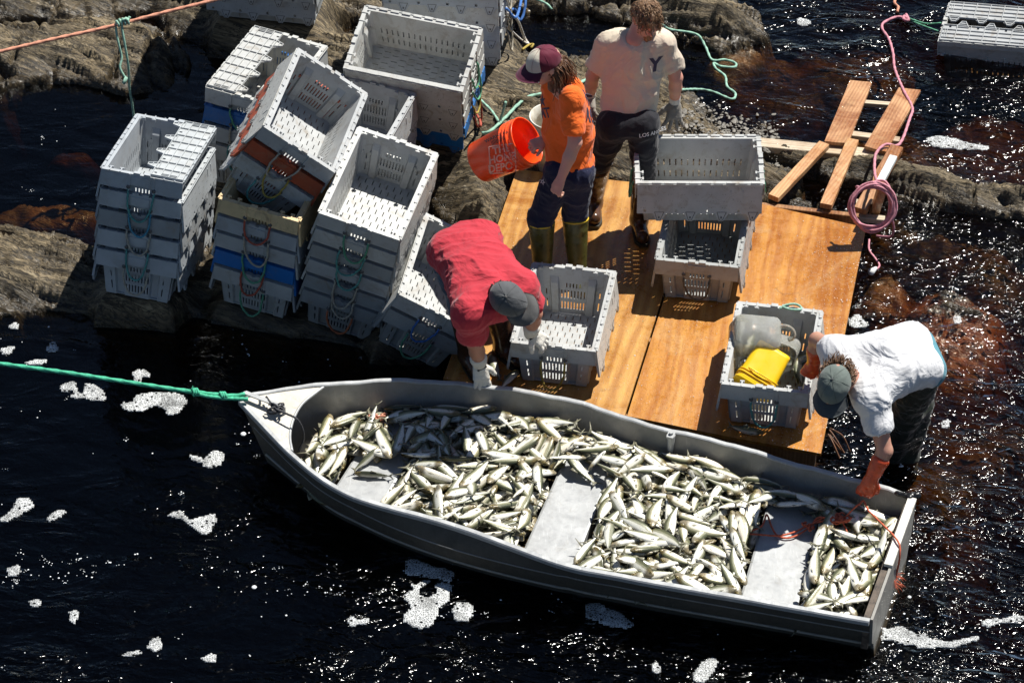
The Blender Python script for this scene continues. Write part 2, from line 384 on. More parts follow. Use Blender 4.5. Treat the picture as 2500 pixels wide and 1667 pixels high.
def rock_height(X, Y, fine=True):
    U = X*SU[0]+Y*SU[1]; Vv = X*SV[0]+Y*SV[1]
    warp = 0.14*fbm(U*0.7, Vv*0.9, 3, 5)+0.03*fbm(U*3, Vv*5, 3, 6)
    S = Vv+warp
    h = -1.1+0.12*fbm(X*0.8, Y*0.8, 3, 9)+0.62*sst(1.6, 2.6, X+0.35*fbm(X*1.1, Y*1.1, 3, 8)+0.12*Y)+0.16*fbm(X*2.0, Y*2.6, 4, 7)*sst(1.3, 2.2, X)
    edge = 0.07*fbm(U*1.0, S*4, 4, 12)+0.03*fbm(U*5, S*16, 3, 13)
    for (pp, zo, zt, wd) in ROCKS:
        d = poly_sd(X, Y, W_(pp, zo))+edge*0.6
        h = np.maximum(h, np.where(d > 0, zo*0.35+(zt-zo*0.35)*sst(0, wd*2.0, d), -1.1+(zo*0.35+1.1)*np.exp(np.minimum(d, 0)/0.22)))
    for ((px, py), (rx, ry), dep) in SHALLOW:
        c = P(px, py, 0); q = np.sqrt(((X-c[0])/rx)**2+((Y-c[1])/ry)**2)+0.35*fbm(X*2.2, Y*2.2, 4, 31)
        h = np.maximum(h, dep-1.0*sst(0.35, 2.3, q)+0.07*fbm(X*4, Y*5, 4, 33))
    # layered slate: sharp-edged steps across SV at two sizes, broken along SU
    k = sst(-0.25, 0.05, h)
    def saw(t): f = t-np.floor(t); return f*0.9-0.45+np.where(f > 0.86, -(f-0.86)*6.0, 0)
    j1 = fbm(U*0.8, S*3.0, 3, 21); j2 = fbm(U*2.2, S*14.0, 3, 22)
    lay = 0.045*saw(S*4.6+j1*1.6)+0.026*saw(S*13+j1*2.8+j2*0.8)+0.030*fbm(U*0.9, S*4.5, 4, 23)
    lay += 0.022*(1-np.abs(fbm(U*2.4, S*22, 4, 24, 0.6))*2.8)+0.010*saw(S*36+j2*2.8)
    bu = U*1.7+1.1*fbm(U*0.9, S*1.6, 3, 51)+0.3*S; bv = S*7.5+1.6*fbm(U*0.7, S*1.1, 3, 52); iu = np.floor(bu+0.37*np.floor(bv)); iv = np.floor(bv)
    r1 = _h(iu.astype(np.int64), iv.astype(np.int64), np.zeros_like(iu, dtype=np.int64), 53)-0.5; r2 = _h(iu.astype(np.int64), iv.astype(np.int64), np.zeros_like(iu, dtype=np.int64), 54)-0.5
    lay += 0.034*r1+0.030*r2*(bu+0.37*iv-iu-0.5)+0.030*(0.5-(bv-iv))*(r1+0.6)
    b2u = U*4.3+0.8*fbm(U*2, S*5, 2, 55); b2v = S*24+1.3*fbm(U*1.6, S*3, 2, 56); i2u = np.floor(b2u+0.61*np.floor(b2v)); i2v = np.floor(b2v)
    lay += 0.010*(_h(i2u.astype(np.int64), i2v.astype(np.int64), np.zeros_like(iu, dtype=np.int64), 57)-0.5)
    lay += 0.020*fbm(U*6, S*22, 3, 26)*sst(0.0, 0.5, fbm(X*1.5, Y*1.5, 2, 27)+0.2)
    cr = np.abs(fbm(U*2.6+S*1.2, S*0.8, 2, 25)); lay -= 0.05*np.exp(-(cr/0.018)**2)
    h = h+lay*(0.25+0.95*k)
    return h
gx = grid_axis(-4.0, 4.4, 0.0155, 45); gy = grid_axis(-0.75, 4.6, 0.0155, 45)
GX, GY = np.meshgrid(gx, gy); GZ = rock_height(GX, GY)
# the ledges are worn level under each stack of crates
for k, d in STK.items():
    if d['a'] is None or k in ('s2b', 'float') or k[0] == 'd': continue
    R, O = d['R'], d['O']
    q = (np.stack([GX-O[0], GY-O[1]], -1))
    e1 = R[:2, 0]; e2 = R[:2, 1]; n = R[:, 2]
    base = O[2]-(n[0]*q[..., 0]+n[1]*q[..., 1])/n[2]
    det = e1[0]*e2[1]-e1[1]*e2[0]; u = (q[..., 0]*e2[1]-q[..., 1]*e2[0])/det; v = (-q[..., 0]*e1[1]+q[..., 1]*e1[0])/det
    dd = np.maximum(np.abs(u)-0.18, np.abs(v)-0.31)
    wgt = 1-sst(0, 0.20, dd)
    GZ = GZ*(1-wgt)+np.minimum(base-0.012, 9)*wgt
    GZ = np.where((dd < 0.10), np.minimum(GZ, base-0.010), GZ)
# ground below the deck and the boat stays clear of them
dk = poly_sd(GX, GY, W_([(1262, 405), (2115, 512), (2010, 1125), (1100, 920)], DECK_Z))
GZ = np.where(dk > -0.03, np.minimum(GZ, DECK_Z-0.085), GZ)
PEBBLE_OK = GZ
def rock_material():
    m, nt, b = newmat('slate'); co = geoco(nt); a = math.atan2(SU[1], SU[0])
    def st(sc, su, sv, det=5, rough=0.62, dist=0.6): return noise(nt, co, sc, det, rough, dist, (su, sv, 1.5, -a))
    def rot(co_):
        v = nt.nodes.new('ShaderNodeVectorRotate'); v.rotation_type = 'Z_AXIS'; v.inputs['Angle'].default_value = -a; nt.links.new(co_, v.inputs[0]); return v.outputs[0]
    rc = rot(co)
    s1 = noise(nt, rc, 1.0, 6, 0.65, 0.9, (2.0, 28, 8)); s2 = noise(nt, rc, 1.0, 5, 0.6, 1.2, (7, 62, 22)); s3 = noise(nt, rc, 1.0, 4, 0.6, 0.3, (1.2, 4, 3))
    base = ramp(nt, s1, [(0.30, (0.045, 0.036, 0.023)), (0.45, (0.13, 0.105, 0.068)), (0.58, (0.25, 0.205, 0.138)), (0.75, (0.42, 0.36, 0.26))])
    base = mixc(nt, 0.6, base, ramp(nt, s2, [(0.34, (0.12, 0.115, 0.10)), (0.5, (0.9, 0.87, 0.8)), (0.68, (1.5, 1.44, 1.32))]), 'MULTIPLY')
    base = mixc(nt, 0.75, base, ramp(nt, s3, [(0.35, (0.62, 0.6, 0.55)), (0.65, (1.1, 1.04, 0.92))]), 'MULTIPLY')
    for sc_, w_ in (((1.6, 17, 6), 0.016), ((2.6, 41, 12), 0.022)):
        ck = math_(nt, 'ABSOLUTE', math_(nt, 'SUBTRACT', noise(nt, rc, 1.0, 4, 0.55, 0.8, sc_), 0.5)); base = mixc(nt, math_(nt, 'MULTIPLY', ramp(nt, ck, [(w_*0.4, 1), (w_*1.3, 0)]), 0.88), base, (0.018, 0.015, 0.011))
    # pale barnacle-like crust and green weed
    cr = noise(nt, rc, 1.0, 6, 0.75, 1.2, (6, 16, 9)); base = mixc(nt, ramp(nt, cr, [(0.63, 0), (0.70, 0.75)]), base, (0.50, 0.44, 0.33))
    gz = nt.nodes.new('ShaderNodeSeparateXYZ'); nt.links.new(co, gz.inputs[0]); z = gz.outputs[2]
    wn = math_(nt, 'ADD', z, math_(nt, 'MULTIPLY', math_(nt, 'SUBTRACT', noise(nt, co, 3.5, 5, 0.6), 0.5), 0.20))
    wet = ramp(nt, math_(nt, 'ADD', math_(nt, 'MULTIPLY', wn, 2.0), 0.5), [(0.55, 1), (0.80, 0)])   # soaked below about 5 cm, dry above 15
    base = mixc(nt, math_(nt, 'MULTIPLY', wet, 0.90), base, mixc(nt, 1.0, base, (0.26, 0.235, 0.20), 'MULTIPLY'))
    # the drowned bed: rust and olive weed
    und = ramp(nt, math_(nt, 'ADD', math_(nt, 'MULTIPLY', z, 4.0), 0.5), [(0.30, 1), (0.47, 0)])
    bn = noise(nt, co, 2.3, 6, 0.65, 0.8); bn2 = noise(nt, co, 9, 5, 0.7, 1.0)
    bed = mixc(nt, ramp(nt, bn, [(0.42, 0), (0.6, 1)]), (0.075, 0.058, 0.026), (0.20, 0.105, 0.040)); sp_ = P(2330, 790, 0); dv = nt.nodes.new('ShaderNodeVectorMath'); dv.operation = 'DISTANCE'; nt.links.new(co, dv.inputs[0]); dv.inputs[1].default_value = (sp_[0], sp_[1], -0.1); bed = mixc(nt, math_(nt, 'MULTIPLY', ramp(nt, math_(nt, 'ADD', dv.outputs['Value'], math_(nt, 'MULTIPLY', bn2_ if False else noise(nt, co, 3, 4, 0.6), 0.5)), [(0.45, 1), (0.95, 0)]), 0.8), bed, (0.30, 0.085, 0.035)); bed = mixc(nt, 0.8, bed, ramp(nt, bn2, [(0.3, 0.35), (0.7, 1.5)]), 'MULTIPLY')
    base = mixc(nt, und, base, bed)
    nt.links.new(base, b.inputs['Base Color'])
    rr = ramp(nt, math_(nt, 'SUBTRACT', math_(nt, 'ADD', math_(nt, 'MULTIPLY', noise(nt, co, 40, 4, 0.7), 0.5), 0.55), math_(nt, 'MULTIPLY', wet, 0.5)), [(0.2, 0.12), (0.9, 0.85)])
    nt.links.new(rr, b.inputs['Roughness']); b.inputs['Specular IOR Level'].default_value = 0.4
    n1 = bump(nt, s1, 0.9, 0.025); n2 = bump(nt, s2, 0.9, 0.007, n1); n3 = bump(nt, noise(nt, co, 160, 4, 0.7), 0.5, 0.003, n2)
    nt.links.new(n3, b.inputs['Normal']); return m
ROCK = rock_material()
tag(link('ground', gridmesh('ground', GX, GY, GZ, ROCK)), 'layered grey slate ledges and dark river bed', kind='structure')


def water_material():
    m = bpy.data.materials.new('river_water'); m.use_nodes = True; nt = m.node_tree; nt.nodes.remove(nt.nodes['Principled BSDF'])
    out = nt.nodes['Material Output']; co = geoco(nt)
    tr = nt.nodes.new('ShaderNodeBsdfTransparent'); tr.inputs[0].default_value = (0.97, 0.97, 0.97, 1)
    gl = nt.nodes.new('ShaderNodeBsdfGlossy'); gl.inputs['Roughness'].default_value = 0.11
    fr = nt.nodes.new('ShaderNodeFresnel'); fr.inputs[0].default_value = 1.333
    # chop: several directions of small waves, rougher where the current breaks (right and near side), calm in the lee of the boat's bow
    sx = nt.nodes.new('ShaderNodeSeparateXYZ'); nt.links.new(co, sx.inputs[0])
    big = noise(nt, co, 0.55, 3, 0.5, 1.5)
    e = math_(nt, 'ADD', math_(nt, 'MULTIPLY', sx.outputs[0], 0.17), math_(nt, 'MULTIPLY', sx.outputs[1], -0.10))
    e = math_(nt, 'ADD', e, math_(nt, 'MULTIPLY', math_(nt, 'SUBTRACT', big, 0.5), 1.9))
    amp = ramp(nt, math_(nt, 'ADD', e, 0.45), [(0.0, 0.12), (0.35, 0.30), (0.6, 0.68), (0.9, 0.88)])
    w1 = noise(nt, co, 1.0, 1, 0.5, 0.9, (6, 10, 6, 0.5)); w2 = noise(nt, co, 1.0, 1, 0.5, 0.8, (17, 30, 20, -0.35)); w3 = noise(nt, co, 1.0, 0, 0.5, 0.3, (42, 60, 40, 0.2))
    h = math_(nt, 'ADD', math_(nt, 'MULTIPLY', w1, 0.055), math_(nt, 'ADD', math_(nt, 'MULTIPLY', w2, 0.020), math_(nt, 'MULTIPLY', w3, 0.0045)))
    cl = noise(nt, co, 1.0, 3, 0.55, 1.6, (1.7, 3.4, 1, -0.25)); cl = ramp(nt, cl, [(0.36, 0.30), (0.52, 0.72), (0.66, 1.15)])
    h = math_(nt, 'MULTIPLY', math_(nt, 'MULTIPLY', h, amp), cl)
    nb = bump(nt, h, 1.0, 1.0)
    for x in (gl, fr): nt.links.new(nb, x.inputs['Normal'])
    mx = nt.nodes.new('ShaderNodeMixShader'); nt.links.new(fr.outputs[0], mx.inputs[0]); nt.links.new(tr.outputs[0], mx.inputs[1]); nt.links.new(gl.outputs[0], mx.inputs[2])
    nt.links.new(mx.outputs[0], out.inputs['Surface'])
    va = nt.nodes.new('ShaderNodeVolumeAbsorption'); va.inputs['Color'].default_value = (0.56, 0.40, 0.14, 1); va.inputs['Density'].default_value = 7.5
    nt.links.new(va.outputs[0], out.inputs['Volume']); return m
WATER = water_material()
wx = grid_axis(-4.0, 4.4, 0.03, 40); wy = grid_axis(-4.3, 4.6, 0.03, 40); WX, WY = np.meshgrid(wx, wy)
def wave(X, Y):
    e = sst(-2.5, 3.0, X+0.8*fbm(X*0.4, Y*0.4, 2, 41))
    fl = np.abs(fbm(X*0.9+0.6*Y, Y*1.6, 3, 44))
    z = (0.006+0.014*e)*fbm(X*1.8+Y*0.6, Y*3.0, 3, 42)+(0.003+0.006*e)*fbm(X*5, Y*8, 2, 43)-0.006*np.exp(-(fl/0.03)**2)
    return z
WZ = wave(WX, WY)
ny, nx = WX.shape; V = np.stack([WX, WY, WZ], -1).reshape(-1, 3); i = (np.arange(ny-1)[:, None]*nx+np.arange(nx-1)[None]).ravel()
F = [tuple(q) for q in np.stack([i, i+1, i+nx+1, i+nx], 1).tolist()]
bt = len(V); c4 = [0, nx-1, ny*nx-1, (ny-1)*nx]; V = np.vstack([V, [[V[c][0], V[c][1], -2.2] for c in c4]])
e1 = list(range(0, nx)); e2 = [r*nx+nx-1 for r in range(ny)]; e3 = [(ny-1)*nx+c for c in range(nx-1, -1, -1)]; e4 = [r*nx for r in range(ny-1, -1, -1)]
for e, a, b in ((e1, bt, bt+1), (e2, bt+1, bt+2), (e3, bt+2, bt+3), (e4, bt+3, bt)): F.append(tuple(e[::-1]+[a, b]))
F.append((bt+3, bt+2, bt+1, bt))
wme = mesh('water', V, F, WATER, True); tag(link('water', wme), 'dark tea-stained river water with sun glitter', kind='structure')
# ------------------------------------------------------------------ crate meshes
def panel(mb, u0, u1, v0, v1, holes, fmap, th, ucuts=(), vcuts=(), m=0):
    """a wall with real holes; fmap(u, v, w) -> point, w in (0, th)"""
    us = sorted(set([round(x, 5) for x in [u0, u1, *ucuts]+[a for h in holes for a in (h[0], h[2])] if u0 <= x <= u1]))
    vs = sorted(set([round(x, 5) for x in [v0, v1, *vcuts]+[a for h in holes for a in (h[1], h[3])] if v0 <= x <= v1]))
    nu, nv = len(us)-1, len(vs)-1
    solid = np.ones((nu, nv), bool)
    um = [(us[i]+us[i+1])/2 for i in range(nu)]; vm = [(vs[j]+vs[j+1])/2 for j in range(nv)]
    for h in holes:
        for i in range(nu):
            if h[0] < um[i] < h[2]:
                for j in range(nv):
                    if h[1] < vm[j] < h[3]: solid[i, j] = False
    idx = {}; V = []
    def g(i, j, w):
        k = (i, j, w)
        if k not in idx: idx[k] = len(V); V.append(fmap(us[i], vs[j], w*th))
        return idx[k]
    F = []
    for i in range(nu):
        for j in range(nv):
            if not solid[i, j]: continue
            F.append((g(i, j, 1), g(i+1, j, 1), g(i+1, j+1, 1), g(i, j+1, 1))); F.append((g(i, j, 0), g(i, j+1, 0), g(i+1, j+1, 0), g(i+1, j, 0)))
            for (di, dj, a, b) in ((-1, 0, (i, j), (i, j+1)), (1, 0, (i+1, j+1), (i+1, j)), (0, -1, (i+1, j), (i, j)), (0, 1, (i, j+1), (i+1, j+1))):
                ii, jj = i+di, j+dj
                if not (0 <= ii < nu and 0 <= jj < nv) or not solid[ii, jj]:
                    F.append((g(*a, 0), g(*a, 1), g(*b, 1), g(*b, 0)))
    mb.add(V, F, m)
TH = 0.005; INS = 0.036
WB, LB = CW-0.05, CL-0.045        # body at the top
def crate_body():
    mb = MB()
    def half(z, b): return b/2-INS*(CH-0.012-z)/CH
    def corr(u, k):     # trapezoid ribs of the end walls
        a = abs(u); return -0.017*(1-sst(0.0, 0.010, abs(a-k)-0.022)) if k else 0.0
    z1 = CH-0.004
    # end walls
    eh = []
    for r, (za, zb) in enumerate(((0.035, 0.085), (0.110, 0.165))):
        for i in range(8): u = (i-3.5)*0.0215; eh.append((u-0.0042, za, u+0.0042, zb))
    for i in range(5): u = (i-2)*0.0215; eh.append((u-0.0042, 0.185, u+0.0042, 0.215))
    for s in (-1, 1):
        for za, zb in ((0.040, 0.095), (0.125, 0.165)): eh.append((s*0.178-0.004, za, s*0.178+0.004, zb))
    cu = [x*s for s in (-1, 1) for x in (0.0, 0.088, 0.098, 0.142, 0.152, 0.19)]
    for sy in (-1, 1):
        def fm(u, v, w, sy=sy):
            y = half(v, LB)-TH+w+corr(u, 0.12)*(1-sst(0.22, 0.26, v)); f = half(v, WB)/(WB/2)
            return (u*f*sy*-1, y*sy, v)
        panel(mb, -WB/2, WB/2, 0.0, z1, eh, fm, TH, cu, (0.02, 0.22, 0.24, 0.26))
    lh = []
    for za, zb in ((0.050, 0.095), (0.130, 0.175)):
        for i in range(16): u = (i-7.5)*0.0385; lh.append((u-0.0042, za, u+0.0042, zb))
    for sx in (-1, 1):
        def fm(u, v, w, sx=sx):
            return ((half(v, WB)-TH+w)*sx, u*sx*half(v, LB)/(LB/2), v)
        panel(mb, -LB/2, LB/2, 0.0, z1, lh, fm, TH, (), (0.02,))
        for k in range(6):      # outer ribs
            y = (k-2.5)*0.125; mb.add([((half(z, WB)+w)*sx, y+d, z) for z in (0.01, 0.20) for w in (-0.003, 0.009) for d in (-0.006, 0.006)], [(0, 2, 3, 1), (4, 5, 7, 6), (0, 1, 5, 4), (2, 6, 7, 3), (0, 4, 6, 2), (1, 3, 7, 5)])
    # floor with dashes
    fh = []
    for i in range(8):
        for j in range(11):
            u = (i-3.5)*0.045+(0.0225 if j % 2 else 0)-0.011; v = (j-5)*0.056
            if abs(u) < 0.19: fh.append((u-0.0026, v-0.021, u+0.0026, v+0.021))
    hw, hl = half(0, WB), half(0, LB)
    panel(mb, -hw+0.002, hw-0.002, -hl+0.002, hl-0.002, fh, lambda u, v, w: (u, v, 0.004+w), 0.006)
    # inside half-round posts in the corners
    for sx in (-1, 1):
        for sy in (-1, 1):
            mb.add([((half(z, WB)-0.004-a)*sx, (half(z, LB)-0.004-b)*sy, z) for z in (0.01, z1-0.004) for a, b in ((0, 0), (0.03, 0), (0.012, 0.012), (0, 0.03))], [(0, 1, 5, 4), (1, 2, 6, 5), (2, 3, 7, 6), (3, 0, 4, 7), (4, 5, 6, 7), (0, 3, 2, 1)])
    # top flange and skirts
    ow, ol = CW/2, CL/2; iw, il = WB/2-0.005, LB/2-0.005; zt = CH
    for sx in (-1, 1): mb.bbox((sx*iw, -ol, zt-0.005), (sx*ow, ol, zt))
    for sy in (-1, 1): mb.bbox((-iw, sy*il, zt-0.005), (iw, sy*ol, zt-0.0002))
    for sy in (-1, 1):
        y1, y0 = sy*ol, sy*(ol-0.005)
        mb.bbox((-ow, y0, zt-0.108), (-0.075, y1, zt-0.005)); mb.bbox((0.075, y0, zt-0.108), (ow, y1, zt-0.005))
        mb.bbox((-0.075, y0, zt-0.075), (0.075, y1, zt-0.005))
        mb.bbox((-0.055, sy*(ol+0.0), zt-0.065), (0.055, sy*(ol+0.004), zt-0.015))
        for k in (-1, 1): mb.bbox((k*0.075-0.004, sy*(ol-0.004), zt-0.110), (k*0.075+0.004, sy*(ol+0.006), zt+0.001))
        for x in (-0.20, -0.135, 0.135, 0.20):      # notched tabs on the rim
            mb.bbox((x-0.004, sy*(il-0.020), zt-0.004), (x+0.004, sy*(ol+0.003), zt+0.0045)); mb.bbox((x-0.013, sy*(il-0.024), zt-0.016), (x+0.013, sy*(il-0.014), zt+0.004))
        for x in (-0.032, 0.032): mb.bbox((x-0.020, sy*(il+0.002), zt-0.001), (x+0.020, sy*(ol+0.002), zt+0.011))
    for sx in (-1, 1):
        mb.bbox((sx*(ow-0.004), -ol+0.006, zt-0.034), (sx*ow, ol-0.006, zt-0.005))
        for sy in (-1, 1): mb.bbox((sx*(ow-0.034), sy*(ol-0.005), zt-0.108), (sx*(ow-0.030), sy*(ol-0.045), zt-0.005))
        for k in range(10):     # hinge knuckles
            y = (k-4.5)*0.075; mb.bbox((sx*(ow-0.012), y-0.027, zt-0.001), (sx*(ow+0.005), y+0.027, zt+0.007+0.002*(k % 2)))
    for sx in (-1, 1):
        mb.tube([(sx*ow, -ol+0.01, zt+0.001), (sx*ow, ol-0.01, zt+0.001)], 0.0045, 6)
    return mb
def crate_lid():
    """hinge along y at x=0, reaches +x when shut, lattice ribs on top"""
    mb = MB(); D = 0.205; L2 = CL/2-0.012
    teeth = []; n = 4; pt = 2*L2/n
    out = [(0.006, -L2)]; 
    holes = []
    for k in range(n):
        c = -L2+(k+0.5)*pt; c0 = c-0.022
        holes.append((D-0.028, c0+0.062, D-0.010, c0+0.078))
    for k in range(16): holes.append((0.035+0.0+(k % 2)*0.07, -L2+0.035+k*0.046, 0.0385+(k % 2)*0.07, -L2+0.0385+k*0.046))
    panel(mb, 0.006, D, -L2, L2, holes, lambda u, v, w: (u, v, w), 0.004)
    for k in range(n):
        c = -L2+(k+0.5)*pt-0.022
        mb.prism([(D, c-0.060), (D+0.050, c-0.030), (D+0.050, c-0.002), (D, c+0.022)], 0.0, 0.004)
        R = 0.004
        def bar(a, b, h=0.013):
            a = np.array(a); b = np.array(b); d = nrm(np.append(b-a, 0))[:2]; p = np.array([-d[1], d[0]])*0.0022
            mb.prism([tuple(a-p), tuple(b-p), tuple(b+p), tuple(a+p)], 0.0035, h)
        bar((D-0.02, c-0.056), (D+0.049, c-0.029)); bar((D+0.049, c-0.031), (D+0.049, c-0.001)); bar((D+0.049, c-0.003), (D-0.02, c+0.026)); bar((D-0.02, c-0.056), (D-0.02, c+0.026))
        bar((D+0.022, c-0.045), (D+0.022, c+0.010), 0.012)
    for x in (0.045, 0.095, 0.145): mb.bbox((x-0.0022, -L2, 0.0038), (x+0.0022, L2, 0.013))
    for x in (0.008, D-0.003): mb.bbox((x-0.0022, -L2, -0.008 if x < 0.01 else 0.0038), (x+0.0022, L2, 0.014))
    for k in range(2*n+1):
        y = -L2+0.0023+k*(2*L2-0.0046)/(2*n); mb.bbox((0.010, y-0.0022, 0.0039), (D-0.005, y+0.0022, 0.0134))
    for y in (-L2+0.02, -L2+0.035, L2-0.02, L2-0.035): mb.bbox((0.045, y-0.0018, 0.0036), (0.145, y+0.0018, 0.0126))
    # small marks of the moulding on the underside
    for i in range(9):
        for j, x in enumerate((0.03, 0.075, 0.12, 0.165)):
            if RNG.random() < 0.8:
                y = -L2+0.05+i*(2*L2-0.1)/8+0.01*(j % 2); mb.bbox((x-0.0016, y-0.0016, -0.0012), (x+0.0016, y+0.0016, 0.001), 1)
                mb.bbox((x-0.0016, y+0.014, -0.0012), (x+0.0016, y+0.0172, 0.001), 1)
    for k in range(n):
        c = -L2+(k+0.5)*pt-0.022; mb.add([(D-0.012, c-0.050, -0.0012), (D+0.046, c-0.026, -0.0012), (D+0.046, c-0.006, -0.0012), (D-0.012, c+0.012, -0.0012)], [(0, 1, 2, 3)], 1)
        mb.add([(D-0.009, c-0.044, -0.0018), (D+0.042, c-0.023, -0.0018), (D+0.042, c-0.009, -0.0018), (D-0.009, c+0.007, -0.0018)], [(0, 1, 2, 3)], 0)
        mb.bbox((D+0.018, c-0.022, -0.003), (D+0.032, c-0.012, 0.0), 1)
    mb.bbox((0.05, -L2+0.115, -0.003), (0.10, -L2+0.121, 0.0)); mb.bbox((0.05, -L2+0.19, -0.003), (0.10, -L2+0.196, 0.0))
    return mb
def plastic(name, c, dirt=0.4, rough=0.42, grime=(0.23, 0.18, 0.12)):
    m, nt, b = newmat(name); co = objco(nt); oi = nt.nodes.new('ShaderNodeObjectInfo')
    mp = nt.nodes.new('ShaderNodeVectorMath'); mp.operation = 'ADD'; nt.links.new(co, mp.inputs[0])
    cm = nt.nodes.new('ShaderNodeCombineXYZ'); nt.links.new(math_(nt, 'MULTIPLY', oi.outputs['Random'], 40.0), cm.inputs[0]); nt.links.new(cm.outputs[0], mp.inputs[1]); co = mp.outputs[0]
    c = np.array(c, float)
    base = ramp(nt, noise(nt, co, 7, 5, 0.6), [(0.3, tuple(c*0.86)), (0.7, tuple(c*1.10))])
    v = ramp(nt, oi.outputs['Random'], [(0.0, (0.84, 0.85, 0.88)), (1.0, (1.08, 1.06, 1.02))]); base = mixc(nt, 1.0, base, v, 'MULTIPLY')
    g = ramp(nt, noise(nt, co, 11, 7, 0.72, 0.8), [(0.52, 0), (0.70, 1)]); base = mixc(nt, math_(nt, 'MULTIPLY', g, dirt), base, grime)
    s = ramp(nt, noise(nt, co, 1.0, 4, 0.7, 0.3, (140, 8, 20, 0.4)), [(0.64, 0), (0.70, 1)]); base = mixc(nt, math_(nt, 'MULTIPLY', s, dirt*0.6), base, tuple(c*0.55))
    sp = ramp(nt, noise(nt, co, 90, 3, 0.6), [(0.66, 0), (0.72, 1)]); base = mixc(nt, math_(nt, 'MULTIPLY', sp, dirt*0.7), base, (0.15, 0.11, 0.07))
    nt.links.new(base, b.inputs['Base Color'])
    nt.links.new(ramp(nt, noise(nt, co, 16, 5, 0.6), [(0.3, rough-0.1), (0.7, rough+0.2)]), b.inputs['Roughness'])
    nt.links.new(bump(nt, noise(nt, co, 120, 3, 0.6), 0.25, 0.0015), b.inputs['Normal']); return m
PCOL = {G1: (0.39, 0.42, 0.445), G2: (0.455, 0.465, 0.455), G3: (0.32, 0.335, 0.335), BL_: (0.008, 0.15, 0.46), TAN: (0.80, 0.60, 0.33), RED: (0.42, 0.075, 0.030)}
PLM = {k: plastic('crate_plastic_'+k, v, 0.30 if k in (G1, BL_) else 0.6) for k, v in PCOL.items()}
PIT = plain('moulding_pit', (0.10, 0.10, 0.10), 0.6)
RCOL = {'green': (0.10, 0.33, 0.20), 'teal': (0.09, 0.30, 0.27), 'blueteal': (0.07, 0.27, 0.38), 'cream': (0.42, 0.38, 0.30), 'red': (0.42, 0.085, 0.05), 'yellow': (0.42, 0.31, 0.06),
        'orange': (0.45, 0.13, 0.05), 'blue': (0.05, 0.16, 0.45), 'brown': (0.10, 0.085, 0.06), 'mint': (0.30, 0.52, 0.40), 'greenrope': (0.06, 0.46, 0.27), 'salmon': (0.62, 0.27, 0.17),
        'pink': (0.60, 0.25, 0.30), 'orangered': (0.62, 0.13, 0.06), 'white': (0.62, 0.58, 0.52), 'black': (0.045, 0.045, 0.05)}
def rope_mat(k):
    nm = 'rope_'+k
    if nm in MATS: return MATS[nm]
    m, nt, b = newmat(nm); co = objco(nt); c = np.array(RCOL[k])
    base = ramp(nt, noise(nt, co, 60, 4, 0.7), [(0.3, tuple(c*0.6)), (0.55, tuple(c)), (0.8, tuple(np.minimum(1, c*1.35)))])
    nt.links.new(base, b.inputs['Base Color']); b.inputs['Roughness'].default_value = 0.75
    nt.links.new(bump(nt, noise(nt, co, 700, 2, 0.6), 0.6, 0.002), b.inputs['Normal']); MATS[nm] = m; return m
BODY_V, BODY_F = None, None
_b = crate_body(); _l = crate_lid(); BODY_ME = {}; LID_ME = {}
for k in PLM:
    BODY_ME[k] = _b.me('crate_body', [PLM[k]]); LID_ME[k] = _l.me('crate_lid', [PLM[k], PIT])
def handle_mesh(col, seed, sy=-1):
    r = random.Random(seed); dr = r.uniform(0.15, 0.23); sw = r.uniform(-0.03, 0.03); y0 = CL/2; wd = r.uniform(0.066, 0.08)
    z0 = CH-0.088; pts = []
    for i in range(15):
        t = i/14; a = math.pi*t
        x = -wd*math.cos(a)*(1.0+0.10*math.sin(a))+sw*math.sin(a); z = z0-dr*math.sin(a)**0.85 if 0 < i < 14 else z0
        y = -(y0+0.010+0.016*math.sin(a)) if 0 < i < 14 else -(y0-0.012)
        pts.append((x+r.uniform(-1, 1)*0.003, y*-sy*1.0 if sy > 0 else y, z))
    if sy > 0: pts = [(p[0], abs(p[1]), p[2]) for p in pts]
    mb = MB(); mb.tube(catmull(pts, 0.007), 0.0062, 9, twist=2*math.pi/0.045/3, amp=0.16)
    for s in (-1, 1): mb.tube([(s*wd, -sy*-1*(y0+0.001), z0), (s*wd, -sy*-1*(y0+0.007), z0)], 0.0125, 9, m=1)
    return mb.me('rope_handle', [rope_mat(col), PIT], True)
ORD = ['topmost', 'second from the top', 'third from the top', 'fourth from the top', 'fifth from the top', 'lowest']
WHERE = {'s1': 'of the leftmost stack', 's2': 'of the stack topped by a tan crate', 's2b': 'of three tipped over on the tan crate',
         's3': 'of the six-crate stack', 's4': 'of the leaning pair beside the man in red', 's5': 'of the rear left stack',
         's9': 'of the stack behind the six-crate one', 's6': 'of the broadside stack with blue base', 's7': 'of the bright stack at the top edge', 's8': 'of the shaded stack at the top edge'}
CN = {G1: 'grey', G2: 'pale grey', G3: 'dull grey', BL_: 'blue', TAN: 'tan', RED: 'rusty red'}
ONE = {'dfront': 'empty pale grey crate gripped by the man in red on the deck', 'djug': 'grey crate holding plastic jugs and a yellow pail', 'dmid': 'grimy grey crate on the deck under the broadside crate',
       'dheld': 'pale crate held crosswise on top of another by the man in the beige shirt', 'float': 'pale crate with shut latticed lid afloat in the river'}
